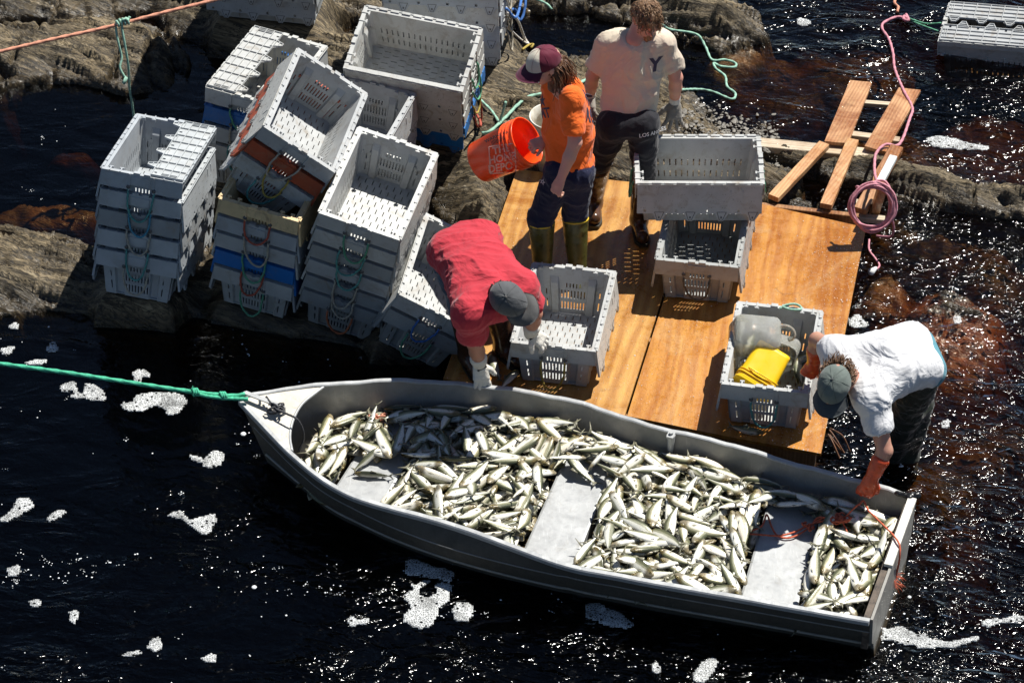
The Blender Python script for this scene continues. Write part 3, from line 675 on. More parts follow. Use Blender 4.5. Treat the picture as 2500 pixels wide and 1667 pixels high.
def build_crate(key, lvl, n, col, ll, rl, rope, R, O):
    e = empty('fish_crate', mat4(R, O+R[:, 2]*PITCH*lvl)); seed = hash_(key)*31+lvl
    rr = random.Random(seed)
    if key in ONE: tag(e, ONE[key], 'crate', 'fish crates around the deck')
    else:
        k = n-1-lvl; o = 'lowest' if k == n-1 else ORD[k]
        tag(e, f'{CN[col]} fish crate, {o} {WHERE[key]}'.replace('from the top of', 'down of') if key == 's9' or key == 's3' or key == 's2' else f'{CN[col]} fish crate, {o} {WHERE[key]}', 'crate', 'fish crates stacked on the ledges')
    link('body', BODY_ME[col], e)
    zt = CH+0.003
    for s, st in ((-1, ll), (1, rl)):
        a = math.pi/2+math.radians(rr.uniform(6.2, 8.5)) if st == 'o' else -0.006
        if st == 'o' and key == 'dheld': a = math.pi/2+math.radians(7 if s < 0 else 10)
        Rl = Matrix.Rotation(0 if s < 0 else math.pi, 4, 'Z')@Matrix.Translation((-CW/2-0.001, 0, zt))@Matrix.Rotation(a, 4, 'Y')
        link('lid', LID_ME[col], e, Rl)
    for sy in ((-1, 1) if key in ('s6', 's7', 'dheld') or (key == 'djug') else (-1,)):
        link('rope_handle', handle_mesh(rope, seed+(5 if sy > 0 else 0), sy), e)
    return e
def hash_(s): return sum(ord(c)*(i+3) for i, c in enumerate(s))
CR = {}
for k, d in STK.items():
    n = len(d['c'])
    for i, (col, ll, rl, rope) in enumerate(d['c']): CR[k, i] = build_crate(k, i, n, col, ll, rl, rope, d['R'], d['O'])
# ------------------------------------------------------------------ aluminium skiff
FAR = [(588, 968), (619, 961), (716, 945), (797, 936), (978, 925), (1154, 938), (1260, 950), (1426, 982), (1600, 1042), (1812, 1092), (1938, 1131), (2180, 1194), (2217, 1211)]
NEAR = [(586, 978), (647, 1043), (703, 1102), (782, 1168), (860, 1212), (943, 1236), (1043, 1262), (1123, 1286), (1251, 1333), (1346, 1369), (1410, 1387), (1500, 1402), (1600, 1422), (1812, 1459), (2000, 1493), (2138, 1517)]
def zg_px(px): return 0.33+0.11*max(0.0, 1-(px-588)/620.0)**1.6
farw = np.array([P(x, y, zg_px(x)) for x, y in FAR]); nearw = np.array([P(x, y, zg_px(x)) for x, y in NEAR])
for _ in range(6):     # rim height follows the distance along the skiff
    B0 = P(585, 973, 0.44); BA = (farw[-1]+nearw[-1])/2-B0; BA[2] = 0; BL = np.linalg.norm(BA); BA /= BL
    farw = np.array([P(x, y, zg_px(588+max(0, (p-B0)@BA)/BL*1587)) for (x, y), p in zip(FAR, farw)]); nearw = np.array([P(x, y, zg_px(588+max(0, (p-B0)@BA)/BL*1587)) for (x, y), p in zip(NEAR, nearw)])
B0 = P(585, 973, 0.44); BA = (farw[-1]+nearw[-1])/2-B0; BA[2] = 0; BL = np.linalg.norm(BA); BA /= BL; BN = np.array([-BA[1], BA[0], 0])
def axw(W): return (W-B0)@BA, (W-B0)@BN
fs, fw = axw(farw); ns, nw = axw(nearw); fs[0] = ns[0] = 0; fw[0] = 0.01; nw[0] = -0.01
def smooth_interp(s, xs, ys):
    out = np.zeros_like(np.atleast_1d(s), float)
    for k in range(-4, 5): out += np.interp(np.clip(np.atleast_1d(s)+k*0.022*np.minimum(1, np.atleast_1d(s)/0.3), 0, xs[-1]+1), xs, ys)
    return out/9
NS = 90; SS = BL*np.linspace(0, 1, NS)**1.15
WF = smooth_interp(SS, fs, fw); WN = smooth_interp(SS, ns, nw)
_ms = (SS < 0.75) | (SS > 2.15); _pf = np.polyfit(SS[_ms]**0.5, WN[_ms], 5); WNS = np.minimum(WN, np.polyval(_pf, SS**0.5)); WNS = np.where(_ms, WN, WNS)
def dnear(s): return float(np.interp(s, SS, WNS-WN))
def zg(s): 
    px = 588+s/BL*1587; return 0.33+0.11*max(0.0, 1-(px-588)/620.0)**1.6
def wf(s): return float(np.interp(s, SS, WF))
def wn(s): return float(np.interp(s, SS, WN))
def BP(s, w, z): return B0*np.array([1, 1, 0])+BA*s+BN*w+np.array([0, 0, z])
def flare(z, s):   # how far the side stands inside the gunwale at height z
    g = zg(s); t = (g-z)/g; return 0.012+0.055*t+0.04*max(0, t-0.62)*2
def alu(name, c=(0.42, 0.42, 0.40), rough=0.45, metal=0.55, dirt=0.35):
    m, nt, b = newmat(name); co = geoco(nt); c = np.array(c)
    base = ramp(nt, noise(nt, co, 5, 6, 0.65, 0.6), [(0.3, tuple(c*0.78)), (0.7, tuple(c*1.12))])
    sc = ramp(nt, noise(nt, co, 1.0, 3, 0.6, 0.2, (120, 9, 12, 0.5)), [(0.62, 0), (0.68, 1)]); base = mixc(nt, math_(nt, 'MULTIPLY', sc, 0.35), base, tuple(c*1.5))
    sc2 = ramp(nt, noise(nt, co, 1.0, 4, 0.7, 0.2, (10, 90, 12, 0.2)), [(0.66, 0), (0.72, 1)]); base = mixc(nt, math_(nt, 'MULTIPLY', sc2, 0.4), base, tuple(c*0.45))
    st = ramp(nt, noise(nt, co, 14, 7, 0.75, 1.0), [(0.55, 0), (0.72, 1)]); base = mixc(nt, math_(nt, 'MULTIPLY', st, dirt), base, (0.20, 0.17, 0.12))
    nt.links.new(base, b.inputs['Base Color']); b.inputs['Metallic'].default_value = metal
    nt.links.new(ramp(nt, noise(nt, co, 22, 5, 0.7), [(0.3, rough-0.1), (0.7, rough+0.2)]), b.inputs['Roughness'])
    n1 = bump(nt, noise(nt, co, 3.5, 3, 0.5, 0.5), 0.5, 0.02); nt.links.new(bump(nt, noise(nt, co, 150, 4, 0.7), 0.25, 0.0015, n1), b.inputs['Normal']); return m
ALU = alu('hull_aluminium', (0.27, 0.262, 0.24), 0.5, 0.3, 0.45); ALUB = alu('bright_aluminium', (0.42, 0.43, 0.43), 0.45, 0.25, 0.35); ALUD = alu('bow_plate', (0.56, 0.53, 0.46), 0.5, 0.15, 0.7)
boat = empty('aluminium_boat', mat4(np.eye(3), BP(BL/2, 0, 0)))
tag(boat, 'open aluminium skiff heaped with silver fish, moored beside the deck', 'boat')
BM = Matrix.Translation(boat.matrix_world.translation).inverted()
def bl(name, me, parent=None):
    o = link(name, me, parent or boat); 
    if parent is None: o.matrix_parent_inverse = BM
    else: o.matrix_parent_inverse = BM if False else Matrix.Identity(4)
    return o
# hull shell: outer and inner skin in one mesh
prof = [(0.0, 1.0), (0.30, 0.68), (0.36, 0.655), (0.62, 0.36), (0.70, 0.22), (0.86, -0.10), (1.0, -0.30)]
secs = []
for i, s in enumerate(SS):
    g = zg(s); f, n = wf(s), wn(s); half = (f-n)/2; mid = (f+n)/2; taper = min(1, half/0.35)
    def side(zf):
        z = g*zf if zf > 0 else 0.33*zf
        ins = (flare(z, s))*taper+(0.03 if zf < 0.3 else 0)*taper
        if s < 0.5: z = z; 
        return z, ins
    row = []
    stem = 0.10*(1-min(1, s/0.5))**2
    for a, zf in prof:
        z, ins = side(zf); row.append((z, ins))
    secs.append((s, mid, half, row))
def skin(off):
    V = []; m = len(prof)
    for s, mid, half, row in secs:
        pts = []
        for z, ins in row:
            hw = max(0.004, half-ins-off); ss = s+(0.35*max(0, (zg(s)-z))*(1-min(1, s/0.6)))
            pts.append(BP(ss, mid+hw, z))
        keel = BP(s+(0.25*(1-min(1, s/0.6))), mid, -0.13+off)
        pts.append(keel)
        for z, ins in row[::-1]:
            hw = max(0.004, half-ins-off); ss = s+(0.35*max(0, (zg(s)-z))*(1-min(1, s/0.6)))
            pts.append(BP(ss, mid-hw+dnear(s)*min(1, (zg(s)-z)/0.10), z))
        V += pts
    return V, 2*m+1
Vo, k = skin(0.0); Vi, _ = skin(0.006); nV = len(Vo); F = []
for i in range(NS-1):
    for j in range(k-1):
        a = i*k+j; F.append((a, a+k, a+k+1, a+1)); F.append((nV+a, nV+a+1, nV+a+k+1, nV+a+k))
for j in range(k-1):
    a = (NS-1)*k+j; F.append((a, nV+a, nV+a+1, a+1)); F.append((j, j+1, nV+j+1, nV+j))
ALUO = alu('hull_outside_shaded', (0.060, 0.057, 0.048), 0.65, 0.05, 0.10)  # darker copy of the hull metal: grime plus outer-side shade put into the colour
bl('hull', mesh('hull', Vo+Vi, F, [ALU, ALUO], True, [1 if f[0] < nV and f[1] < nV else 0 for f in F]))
# riveted side strakes (near one shows outside) 
mb = MB()
for zf, off in ((0.655, 0.008), (0.20, 0.016)):
    for sg in (1, -1):
        pts = []
        for s, mid, half, row in secs[2:]:
            g = zg(s); z = g*zf; ins = flare(z, s)*min(1, half/0.35)+(0.03 if zf < 0.3 else 0)*min(1, half/0.35); ss = s+(0.35*max(0, (g-z))*(1-min(1, s/0.6)))
            pts.append(BP(ss, mid+sg*(half-ins+off*0.3)+(dnear(s) if sg < 0 else 0), z))
        mb.tube(pts, 0.004 if zf > 0.5 else 0.010, 6)
bl('strake', mb.me('strake', [ALU], True))
# gunwale: rolled lip, dented in places
def gun(sg):
    V = []; F = []; sec = [(-0.002, -0.030), (0.012, -0.030), (0.016, -0.004), (0.010, 0.004), (-0.014, 0.005), (-0.020, 0.0), (-0.018, -0.012), (-0.004, -0.010)]
    m = len(sec)
    for i, s in enumerate(SS):
        w = wf(s) if sg > 0 else wn(s); d = 0.006*math.sin(s*5+sg)*math.exp(-((s-2.3)/0.6)**2)+0.0025*math.sin(s*17+sg*2)+0.0015*math.sin(s*41)
        for a, b in sec: V.append(BP(s, w+sg*(a*1.0)+sg*d*0.5, zg(s)+b+d*0.7))
    for i in range(NS-1):
        for j in range(m): F.append((i*m+j, i*m+(j+1) % m, (i+1)*m+(j+1) % m, (i+1)*m+j))
    F += [tuple(range(m)), tuple(range((NS-1)*m, NS*m))[::-1]]
    return mesh('gunwale', V, F, ALUB, False)
bl('gunwale', gun(1)); bl('gunwale', gun(-1))
# transom
mb = MB(); sT = SS[-1]; f, n = wf(sT), wn(sT); mid, half = (f+n)/2, (f-n)/2
poly = []
for z, ins in secs[-1][3]: poly.append((mid+half-ins, z))
poly.append((mid, -0.13)); 
for z, ins in secs[-1][3][::-1]: poly.append((mid-half+ins, z))
V = [BP(sT+0.001, w, z) for w, z in poly]+[BP(sT+0.016, w, z) for w, z in poly]; m_ = len(poly)
mb.add(V, [tuple(range(m_)), tuple(range(m_, 2*m_))[::-1]]+[(i, i+m_, (i+1) % m_+m_, (i+1) % m_) for i in range(m_)])
bl('transom', mb.me('transom', [ALU]))
mb = MB()
c0, c1 = BP(sT-0.004, f+0.01, 0.338), BP(sT-0.004, n-0.01, 0.338); cc = c0*0.62+c1*0.38
ax3 = np.stack([BN, BA, [0, 0, 1.0]], 1)
mb.box((c0*0.97+c1*0.03+c0*0.42+c1*0.58)/2, (np.linalg.norm(c0-c1)*0.27, 0.024, 0.010), ax3)
bl('transom_cap', mb.me('transom_cap', [plain('painted_cap', (0.62, 0.60, 0.54), 0.5, var=0.15, vs=25, stain=((0.15, 0.12, 0.08), 30, 0.58, 0.6))]))
mb = MB(); mb.box(BP(sT-0.022, mid, 0.20), (half-0.03, 0.018, 0.115), ax3)
WOODD = plain('weathered_board', (0.10, 0.075, 0.055), 0.65, var=0.4, vs=18, bs=0.5, bscale=60, stain=((0.02, 0.015, 0.012), 14, 0.5, 0.8))
bl('transom_board', mb.me('transom_board', [WOODD]))
mb = MB(); tp = blob([('c', BP(sT-0.02, f-0.02, 0.335), 0.022, BP(sT+0.012, f+0.012, 0.335), 0.024), ('c', BP(sT-0.10, f-0.004, 0.337), 0.014, BP(sT-0.02, f-0.01, 0.337), 0.02)], h=0.004, k=0.01, disp=lambda X, Y, Z: 0.006*vnoise(X*60, Y*60, Z*60))
bl('corner_wrap', mesh('corner_wrap', tp[0], tp[1], plain('black_tape', (0.012, 0.012, 0.013), 0.28, var=0.3), True))
# thwarts
def seat(nl, nr, fr, fl, z=0.145):
    A = [P(*q, z) for q in (nl, nr, fr, fl)]
    def ext(a, b):      # runs the seat edge from side to side of the hull
        out = []
        s0, w0 = (a-B0)@BA, (a-B0)@BN; s1, w1 = (b-B0)@BA, (b-B0)@BN
        def at(w): return s0+(s1-s0)*(w-w0)/(w1-w0)
        for sg, fn in ((-1, wn), (1, wf)):
            w = w0 if sg < 0 else w1
            for _ in range(8):
                s = at(w); w = fn(s)-sg*(flare(z, s)+0.006)
            out.append(BP(at(w), w, z))
        return out
    l = ext(A[0], A[3]); r = ext(A[1], A[2]); mb = MB(); top = [l[0], r[0], r[1], l[1]]; e = 0.012
    ax = nrm(r[0]-l[0]); u = np.array([0, 0, 1.0])
    T = [top[0]+ax*e, top[1]-ax*e, top[2]-ax*e, top[3]+ax*e]; S1 = [p-u*0.004 for p in top]; sd_ = [nrm(top[3]-top[0]), nrm(top[2]-top[1])]; Bm = [p-u*0.10+d*q for p, d, q in zip(top, (sd_[0], sd_[1], sd_[1], sd_[0]), (0.12, 0.12, -0.12, -0.12))]
    V = T+S1+Bm; F = [(0, 1, 2, 3)]
    for o in (0, 4):
        for i in range(4): F.append((o+i, o+4+i, o+4+(i+1) % 4, o+(i+1) % 4))
    F.append((11, 10, 9, 8)); mb.add(V, F)
    for q in (0.08, 0.92):
        for s_ in (0.05, 0.95):
            c = (top[0]*(1-q)+top[3]*q)*(1-s_)+(top[1]*(1-q)+top[2]*q)*s_; mb.tube([c-u*0.002, c+u*0.0025], 0.006, 6)
    return mb, top
SEATS = []
for q in (((820, 1186), (939, 1222), (1035, 1055), (922, 1028)), ((1283, 1330), (1405, 1372), (1512, 1100), (1395, 1080)), ((1810, 1447), (1949, 1474), (2014, 1200), (1886, 1190))):
    mb, tp = seat(*q); SEATS.append(tp); bl('thwart', mb.me('thwart', [ALUB]))
# bow plate with concave inner edge
crv = [(797, 938), (772, 956), (738, 984), (718, 1017), (709, 1048), (708, 1073), (713, 1100)]
zb_ = lambda p: zg((p-B0)@BA)
cv = [];
for x, y in crv:
    p = P(x, y, 0.41); p = P(x, y, zb_(p)-0.006); cv.append(p)
s0 = (cv[0]-B0)@BA; s1 = (cv[-1]-B0)@BA; far_ = [BP(s, wf(s)-0.004, zg(s)-0.006) for s in np.linspace(0.01, s0, 14)]; near_ = [BP(s, wn(s)+0.004, zg(s)-0.006) for s in np.linspace(0.01, s1, 14)]
cvd = catmull(cv, 0.02); k2 = 14
cvr = [cvd[int(round(i*(len(cvd)-1)/(2*k2-1)))] for i in range(2*k2)]
rim_ = far_[::-1]+near_      # from far inner end round the bow to near inner end
V = []; F = []
for i in range(2*k2):
    a = rim_[i]; b = cvr[i]
    for t in (0, 0.33, 0.66, 1): V.append(a+(b-a)*t)
    V.append(b-np.array([0, 0, 0.02]))
for i in range(2*k2-1):
    for j in range(4): a = i*5+j; F.append((a, a+1, a+6, a+5))
bl('bow_plate', mesh('bow_plate', V, F, ALUD, False))
mb = MB(); mb.tube(catmull([c+np.array([0, 0, -0.004]) for c in cv], 0.02), 0.009, 7); bl('plate_edge', mb.me('plate_edge', [ALUB], True))
mb = MB(); u3 = np.array([0, 0, 1.0])
h0, h1 = P(598, 958, 0.475), P(693, 994, 0.455); d_ = nrm(h1-h0); sd = np.cross(u3, d_)
R_ = np.stack([d_, nrm(sd), nrm(np.cross(d_, nrm(sd)))], 1)
mb.box((h0+h1)/2, (np.linalg.norm(h1-h0)/2, 0.014, 0.004), R_); mb.tube([h0-u3*0.045, h0+u3*0.002], 0.010, 7); mb.tube([h1-u3*0.05, h1+u3*0.002], 0.010, 7)
mb.tube([h0*0.62+h1*0.38-u3*0.06, h0*0.62+h1*0.38], 0.008, 7)
bl('bow_handle', mb.me('bow_handle', [ALUB], False))
mb = MB(); lk = P(1638, 1056, 0.335)+np.array([0.0, -0.02, 0]); mb.box(lk+u3*0.0, (0.03, 0.02, 0.006), ax3); mb.tube([lk, lk-u3*0.17-np.array([0, 0.01, 0])], [0.026, 0.012], 8); mb.tube([lk+u3*0.004, lk+u3*0.022], 0.012, 10)
bl('oarlock_socket', mb.me('oarlock_socket', [ALUB], False))
# ------------------------------------------------------------------ fish
def fish_mesh(seed, bend, L=0.28):
    r = random.Random(seed); nr, ns = 17, 12; V = []; F = []; UV = []; fm = []
    xs = [0.0, .02, .05, .09, .14, .20, .27, .35, .44, .53, .62, .70, .77, .83, .875, .905, .925]
    dep = [.10, .32, .50, .66, .79, .90, .97, 1.0, .98, .92, .80, .66, .52, .38, .28, .24, .22]
    wid = [.10, .35, .55, .72, .84, .92, .98, 1.0, .96, .88, .76, .62, .48, .34, .24, .16, .12]
    D, Wd = 0.0335*r.uniform(0.90, 1.12), 0.0165
    def cen(t): return np.array([(0.5-t)*L, bend[0]*(t-0.45)**2*L*1.0, bend[1]*(t-0.5)**2*L*1.0])
    for i in range(nr):
        c = cen(xs[i]); dr = -0.06*D if xs[i] < .2 else 0
        for j in range(ns):
            a = 2*math.pi*j/ns; sy = math.sin(a); q = dep[i]*D*(1.08 if sy < 0 and xs[i] < .7 else 0.95)
            V.append(c+np.array([0, q*sy+dr, wid[i]*Wd*math.copysign(abs(math.cos(a))**0.85, math.cos(a))])); UV.append((xs[i], sy*0.5+0.5))
    for i in range(nr-1):
        for j in range(ns): F.append((i*ns+j, i*ns+(j+1) % ns, (i+1)*ns+(j+1) % ns, (i+1)*ns+j)); fm.append(0)
    F.append(tuple(range(ns))[::-1]); fm.append(0)
    def fin(P2, th=0.0015, z0=0.0, uvx=0.95, mat=1):
        b = len(V); n = len(P2)
        for s in (-1, 1):
            for t, y in P2: c = cen(t); V.append(c+np.array([0, y, z0+s*th])); UV.append((uvx, 0.9 if mat else .5))
        F.append(tuple(range(b, b+n))[::-1]); fm.append(mat); F.append(tuple(range(b+n, b+2*n))); fm.append(mat)
        for i in range(n): F.append((b+i, b+(i+1) % n, b+n+(i+1) % n, b+n+i)); fm.append(mat)
    fin([(.91, .006), (.955, .020), (1.02, .042), (.985, .014), (.965, 0), (.985, -.016), (1.03, -.044), (.955, -.021), (.91, -.006)])
    fin([(.42, D*.88), (.45, D*1.55), (.58, D*1.05), (.58, D*.80)]); fin([(.70, -D*.68), (.73, -D*1.05), (.84, -D*.62), (.84, -D*.3)]); fin([(.50, -D*1.02), (.55, -D*1.35), (.58, -D*.95)])
    for s in (-1, 1):     # pectoral fins, eyes
        b = len(V)
        pp = [(.235, -D*.35, .0165), (.30, -D*.55, .0215), (.375, -D*.62, .0205), (.30, -D*.36, .0195)]
        for t, y, z in pp: V.append(cen(t)+np.array([0, y, s*z])); UV.append((.95, .8))
        F.append((b, b+1, b+2, b+3) if s < 0 else (b+3, b+2, b+1, b)); fm.append(1)
        c = cen(.075)+np.array([0, D*.16, s*.0118])
        for rr, mi, o in ((.0068, 2, .0012), (.0038, 3, .0026)):
            b = len(V); V.append(c+np.array([0, 0, s*(o+.0015)])); UV.append((0, 0))
            for j in range(8): a = 2*math.pi*j/8; V.append(c+np.array([rr*math.cos(a), rr*math.sin(a), s*(o-.001)])); UV.append((0, 0))
            for j in range(8): F.append((b, b+1+j, b+1+(j+1) % 8) if s > 0 else (b, b+1+(j+1) % 8, b+1+j)); fm.append(mi)
    return np.array(V), F, fm, np.array(UV)
def fish_mat():
    m, nt, b = newmat('fish_skin'); uv = nt.nodes.new('ShaderNodeUVMap'); uv.uv_map = 'fish'; sx = nt.nodes.new('ShaderNodeSeparateXYZ'); nt.links.new(uv.outputs[0], sx.inputs[0])
    u2 = nt.nodes.new('ShaderNodeUVMap'); u2.uv_map = 'rnd'; sr = nt.nodes.new('ShaderNodeSeparateXYZ'); nt.links.new(u2.outputs[0], sr.inputs[0]); rnd = sr.outputs[0]
    oi = nt.nodes.new('ShaderNodeObjectInfo')
    cm = nt.nodes.new('ShaderNodeCombineXYZ'); nt.links.new(math_(nt, 'MULTIPLY', sx.outputs[0], 7), cm.inputs[0]); nt.links.new(math_(nt, 'MULTIPLY', sx.outputs[1], 4), cm.inputs[1]); nt.links.new(math_(nt, 'MULTIPLY', math_(nt, 'ADD', rnd, oi.outputs['Random']), 50), cm.inputs[2])
    n = noise(nt, cm.outputs[0], 1.0, 4, 0.65)
    v = math_(nt, 'ADD', sx.outputs[1], math_(nt, 'MULTIPLY', math_(nt, 'SUBTRACT', n, 0.5), 0.22))
    body = ramp(nt, v, [(0.10, (0.92, 0.90, 0.83)), (0.46, (0.86, 0.84, 0.75)), (0.60, (0.50, 0.49, 0.36)), (0.76, (0.15, 0.155, 0.085)), (1.0, (0.04, 0.046, 0.028))])
    fine = noise(nt, cm.outputs[0], 9.0, 3, 0.6); body = mixc(nt, 0.40, body, ramp(nt, fine, [(0.35, 0.35), (0.60, 1.2)]), 'MULTIPLY'); edge_ = ramp(nt, math_(nt, 'ABSOLUTE', math_(nt, 'SUBTRACT', v, 0.60)), [(0.015, 1), (0.05, 0)]); body = mixc(nt, math_(nt, 'MULTIPLY', edge_, 0.45), body, (0.10, 0.095, 0.06))
    hd = ramp(nt, math_(nt, 'ADD', sx.outputs[0], math_(nt, 'MULTIPLY', math_(nt, 'SUBTRACT', n, 0.5), 0.10)), [(0.14, 1), (0.22, 0)])
    gold = mixc(nt, ramp(nt, noise(nt, cm.outputs[0], 5.0, 4, 0.7), [(0.40, 0), (0.52, 1)]), (0.34, 0.26, 0.10), (0.045, 0.030, 0.010))
    body = mixc(nt, math_(nt, 'MULTIPLY', hd, 0.85), body, gold)
    tl = ramp(nt, sx.outputs[0], [(0.84, 0), (0.93, 1)]); body = mixc(nt, math_(nt, 'MULTIPLY', tl, 0.6), body, (0.12, 0.12, 0.08))
    rv = ramp(nt, oi.outputs['Random'], [(0, (0.80, 0.82, 0.80)), (0.5, (1, 1, 0.97)), (1, (1.08, 1.02, 0.90))]); body = mixc(nt, 1.0, body, rv, 'MULTIPLY')
    nt.links.new(body, b.inputs['Base Color']); b.inputs['Metallic'].default_value = 0.10; b.inputs['Specular IOR Level'].default_value = 0.55
    nt.links.new(ramp(nt, fine, [(0.3, 0.18), (0.7, 0.42)]), b.inputs['Roughness'])
    nt.links.new(bump(nt, noise(nt, cm.outputs[0], 14.0, 2, 0.6), 0.25, 0.002), b.inputs['Normal']); return m
FM = [fish_mat(), plain('fish_fin', (0.20, 0.19, 0.13), 0.4), plain('fish_iris', (0.34, 0.27, 0.10), 0.3), plain('fish_pupil', (0.006, 0.006, 0.006), 0.1)]
FV = []; FME = []
for i in range(10):
    bnd = (random.uniform(-0.35, 0.35), random.uniform(-0.15, 0.15)); V, F, fm, UV = fish_mesh(100+i, bnd); FV.append((V, F, fm, UV))
def fish_me(V, F, fm, UV, rnd, name='fish'):
    me = mesh(name, V, F, FM, True, fm)
    li = np.zeros(len(me.loops), np.int32); me.loops.foreach_get('vertex_index', li)
    for nm, arr in (('fish', UV), ('rnd', rnd)):
        l = me.uv_layers.new(name=nm); l.data.foreach_set('uv', np.asarray(arr, np.float32)[li].ravel())
    return me
for i, (V, F, fm, UV) in enumerate(FV): FME.append(fish_me(V, F, fm, UV, np.full((len(V), 2), i/10)))
# pile: fish are dropped one after another on a height grid of the boat's inside
GS = 0.02; hx0, hy0 = -2.6, -2.6; HN = (int(6.0/GS), int(3.6/GS)); HG = np.full(HN, 9.0); ID = -np.ones(HN, int)
cx = hx0+GS*(np.arange(HN[0])+0.5); cy = hy0+GS*(np.arange(HN[1])+0.5); CX, CY = np.meshgrid(cx, cy, indexing='ij')
sgrid = (CX-B0[0])*BA[0]+(CY-B0[1])*BA[1]; wgrid = (CX-B0[0])*BN[0]+(CY-B0[1])*BN[1]
fg = np.interp(sgrid, SS, WF); ng = np.interp(sgrid, SS, WN)
inside = (sgrid > 0.42) & (sgrid < BL-0.045) & (wgrid < fg-0.065) & (wgrid > ng+0.065)
dside = np.minimum(fg-0.065-wgrid, wgrid-ng-0.065)
HG[inside] = 0.055; HG[inside & (dside < 0.06)] = 0.065
def in_seat(k, grow=0.0):
    t = SEATS[k]; return poly_sd(CX, CY, t)+grow > 0
for k in range(3): HG[in_seat(k) & inside] = 0.149
SEAT_M = [in_seat(k) for k in range(3)]; NOGO = np.zeros(HN, bool)
for k, (lo_, hi_) in enumerate(((-9, 0.05), (-9, 0.24), (-9, 0.36))):   # bare metal towards the near side of each seat
    NOGO |= in_seat(k, 0.0) & (wgrid < lo_+9.05 - 9.05 if False else (wgrid-ng)/(fg-ng) < (0.50, 0.70, 0.80)[k])
placed = []
def drop(x, y, yaw, roll, pitch0, sc, seatok=False, force=False):
    ca, sa = math.cos(yaw), math.sin(yaw); L = 0.28*sc
    ts = np.linspace(-0.46, 0.40, 9)*L; ws = np.array([-0.026, 0, 0.026])*sc
    hs = []; cells = []
    for t in ts:
        for w_ in ws*(1-0.5*(abs(t)/(0.5*L))**2):
            ix = int((x+t*ca-w_*sa-hx0)/GS); iy = int((y+t*sa+w_*ca-hy0)/GS)
            if not (0 <= ix < HN[0] and 0 <= iy < HN[1]) or HG[ix, iy] > 1: return False
            if NOGO[ix, iy] and not force: return False
            hs.append(HG[ix, iy]); cells.append((t, w_, ix, iy))
    hs = np.array(hs); tt = np.array([c[0] for c in cells])
    k = np.polyfit(tt, hs, 1); slope = float(np.clip(k[0], -0.24, 0.24)); lev = np.quantile(hs-slope*tt, 0.72)
    th = 0.0185*abs(math.cos(roll))+0.031*abs(math.sin(roll)); zc = lev+th*0.80*sc
    if zc > 0.235: return False
    pitch = math.atan(slope)+pitch0; i = len(placed)
    for t, w_, ix, iy in cells:
        top = zc+slope*t+th*0.75*sc*math.sqrt(max(0, 1-(t/(0.5*L))**2))
        if top > HG[ix, iy]: HG[ix, iy] = top; ID[ix, iy] = i
    placed.append((x, y, zc, yaw, roll, pitch, sc)); return True
inner = np.argwhere(inside & (dside > 0.02))
tries = 0; rf = random.Random(11)
def lowest(nc=10):
    best = None
    for _ in range(nc):
        ix, iy = inner[rf.randrange(len(inner))]
        if best is None or HG[ix, iy] < HG[best[0], best[1]]: best = (ix, iy)
    return best
while len(placed) < 1050 and tries < 26000:
    tries += 1; ix, iy = lowest(7); a = rf.gauss(0, 1.0)+math.radians(-75 if rf.random() < .55 else 15)+(math.pi if rf.random() < .5 else 0)
    if HG[ix, iy] > 0.155: continue
    drop(cx[ix]+rf.uniform(-.01, .01), cy[iy]+rf.uniform(-.01, .01), a, rf.choice([0, 1, 1, 1])*rf.gauss(0, 0.5)+(math.pi if rf.random() < .5 else 0), rf.uniform(-.08, .08), rf.uniform(0.84, 1.10))
LBL = {}
def at_px(px0, px1, z, roll=0.2, sc=1.0, lb=None):   # single fish read off the photo: head position, tail position
    a, b = P(*px0, z), P(*px1, z); c = (a+b)/2; d = a-b; drop(c[0], c[1], math.atan2(d[1], d[0]), roll, 0.0, float(np.clip(np.linalg.norm(d)/0.294, .8, 1.15)), force=True)
    if placed and lb: LBL[len(placed)-1] = lb
for q in (((1375, 1122), (1452, 1186), .3, 'fish lying slantwise alone on the bare middle seat'), ((1549, 1168), (1435, 1176), .5, 'fish whose tail sticks out over the right edge of the middle seat'), ((1425, 1142), (1500, 1112), 2.9), ((1403, 1120), (1480, 1098), 1.2), ((1420, 1100), (1505, 1085), .8), ((868, 1155), (955, 1162), 1.3, 'olive-backed fish lying alone on the bow seat'),
          ((935, 1055), (870, 1115), 1.1), ((905, 1030), (850, 1095), 1.0), ((950, 1020), (900, 1075), .9), ((975, 1040), (905, 1110), 1.2), ((980, 1075), (920, 1120), 1.0), ((930, 1105), (860, 1150), 1.2),
          ((1973, 1240), (1880, 1233), .4, 'silver fish on the stern seat, the one nearest the orange line'), ((1978, 1222), (1880, 1226), 1.5, 'dark-backed fish on the stern seat, middle one of three'), ((1985, 1207), (1890, 1212), 1.5, 'dark-backed fish on the stern seat nearest the far side'), ((2008, 1196), (1925, 1180), .3), ((735, 1100), (820, 1070), .4), ((865, 1080), (800, 1030), .5)):
    at_px(q[0], q[1], 0.17, q[2], 1.0, q[3] if len(q) > 3 else None)
cnt = np.bincount(ID[ID >= 0], minlength=len(placed)); order = np.argsort(-cnt); own = set(order[:276].tolist()) | set(LBL)
sv, sf, sm_, su, sr, off = [], [], [], [], [], 0
def fish_xf(p):
    x, y, z, yaw, roll, pitch, sc = p
    return Matrix.Translation((x, y, z))@Matrix.Rotation(yaw, 4, 'Z')@Matrix.Rotation(-pitch, 4, 'Y')@Matrix.Rotation(roll, 4, 'X')@Matrix.Scale(sc, 4)
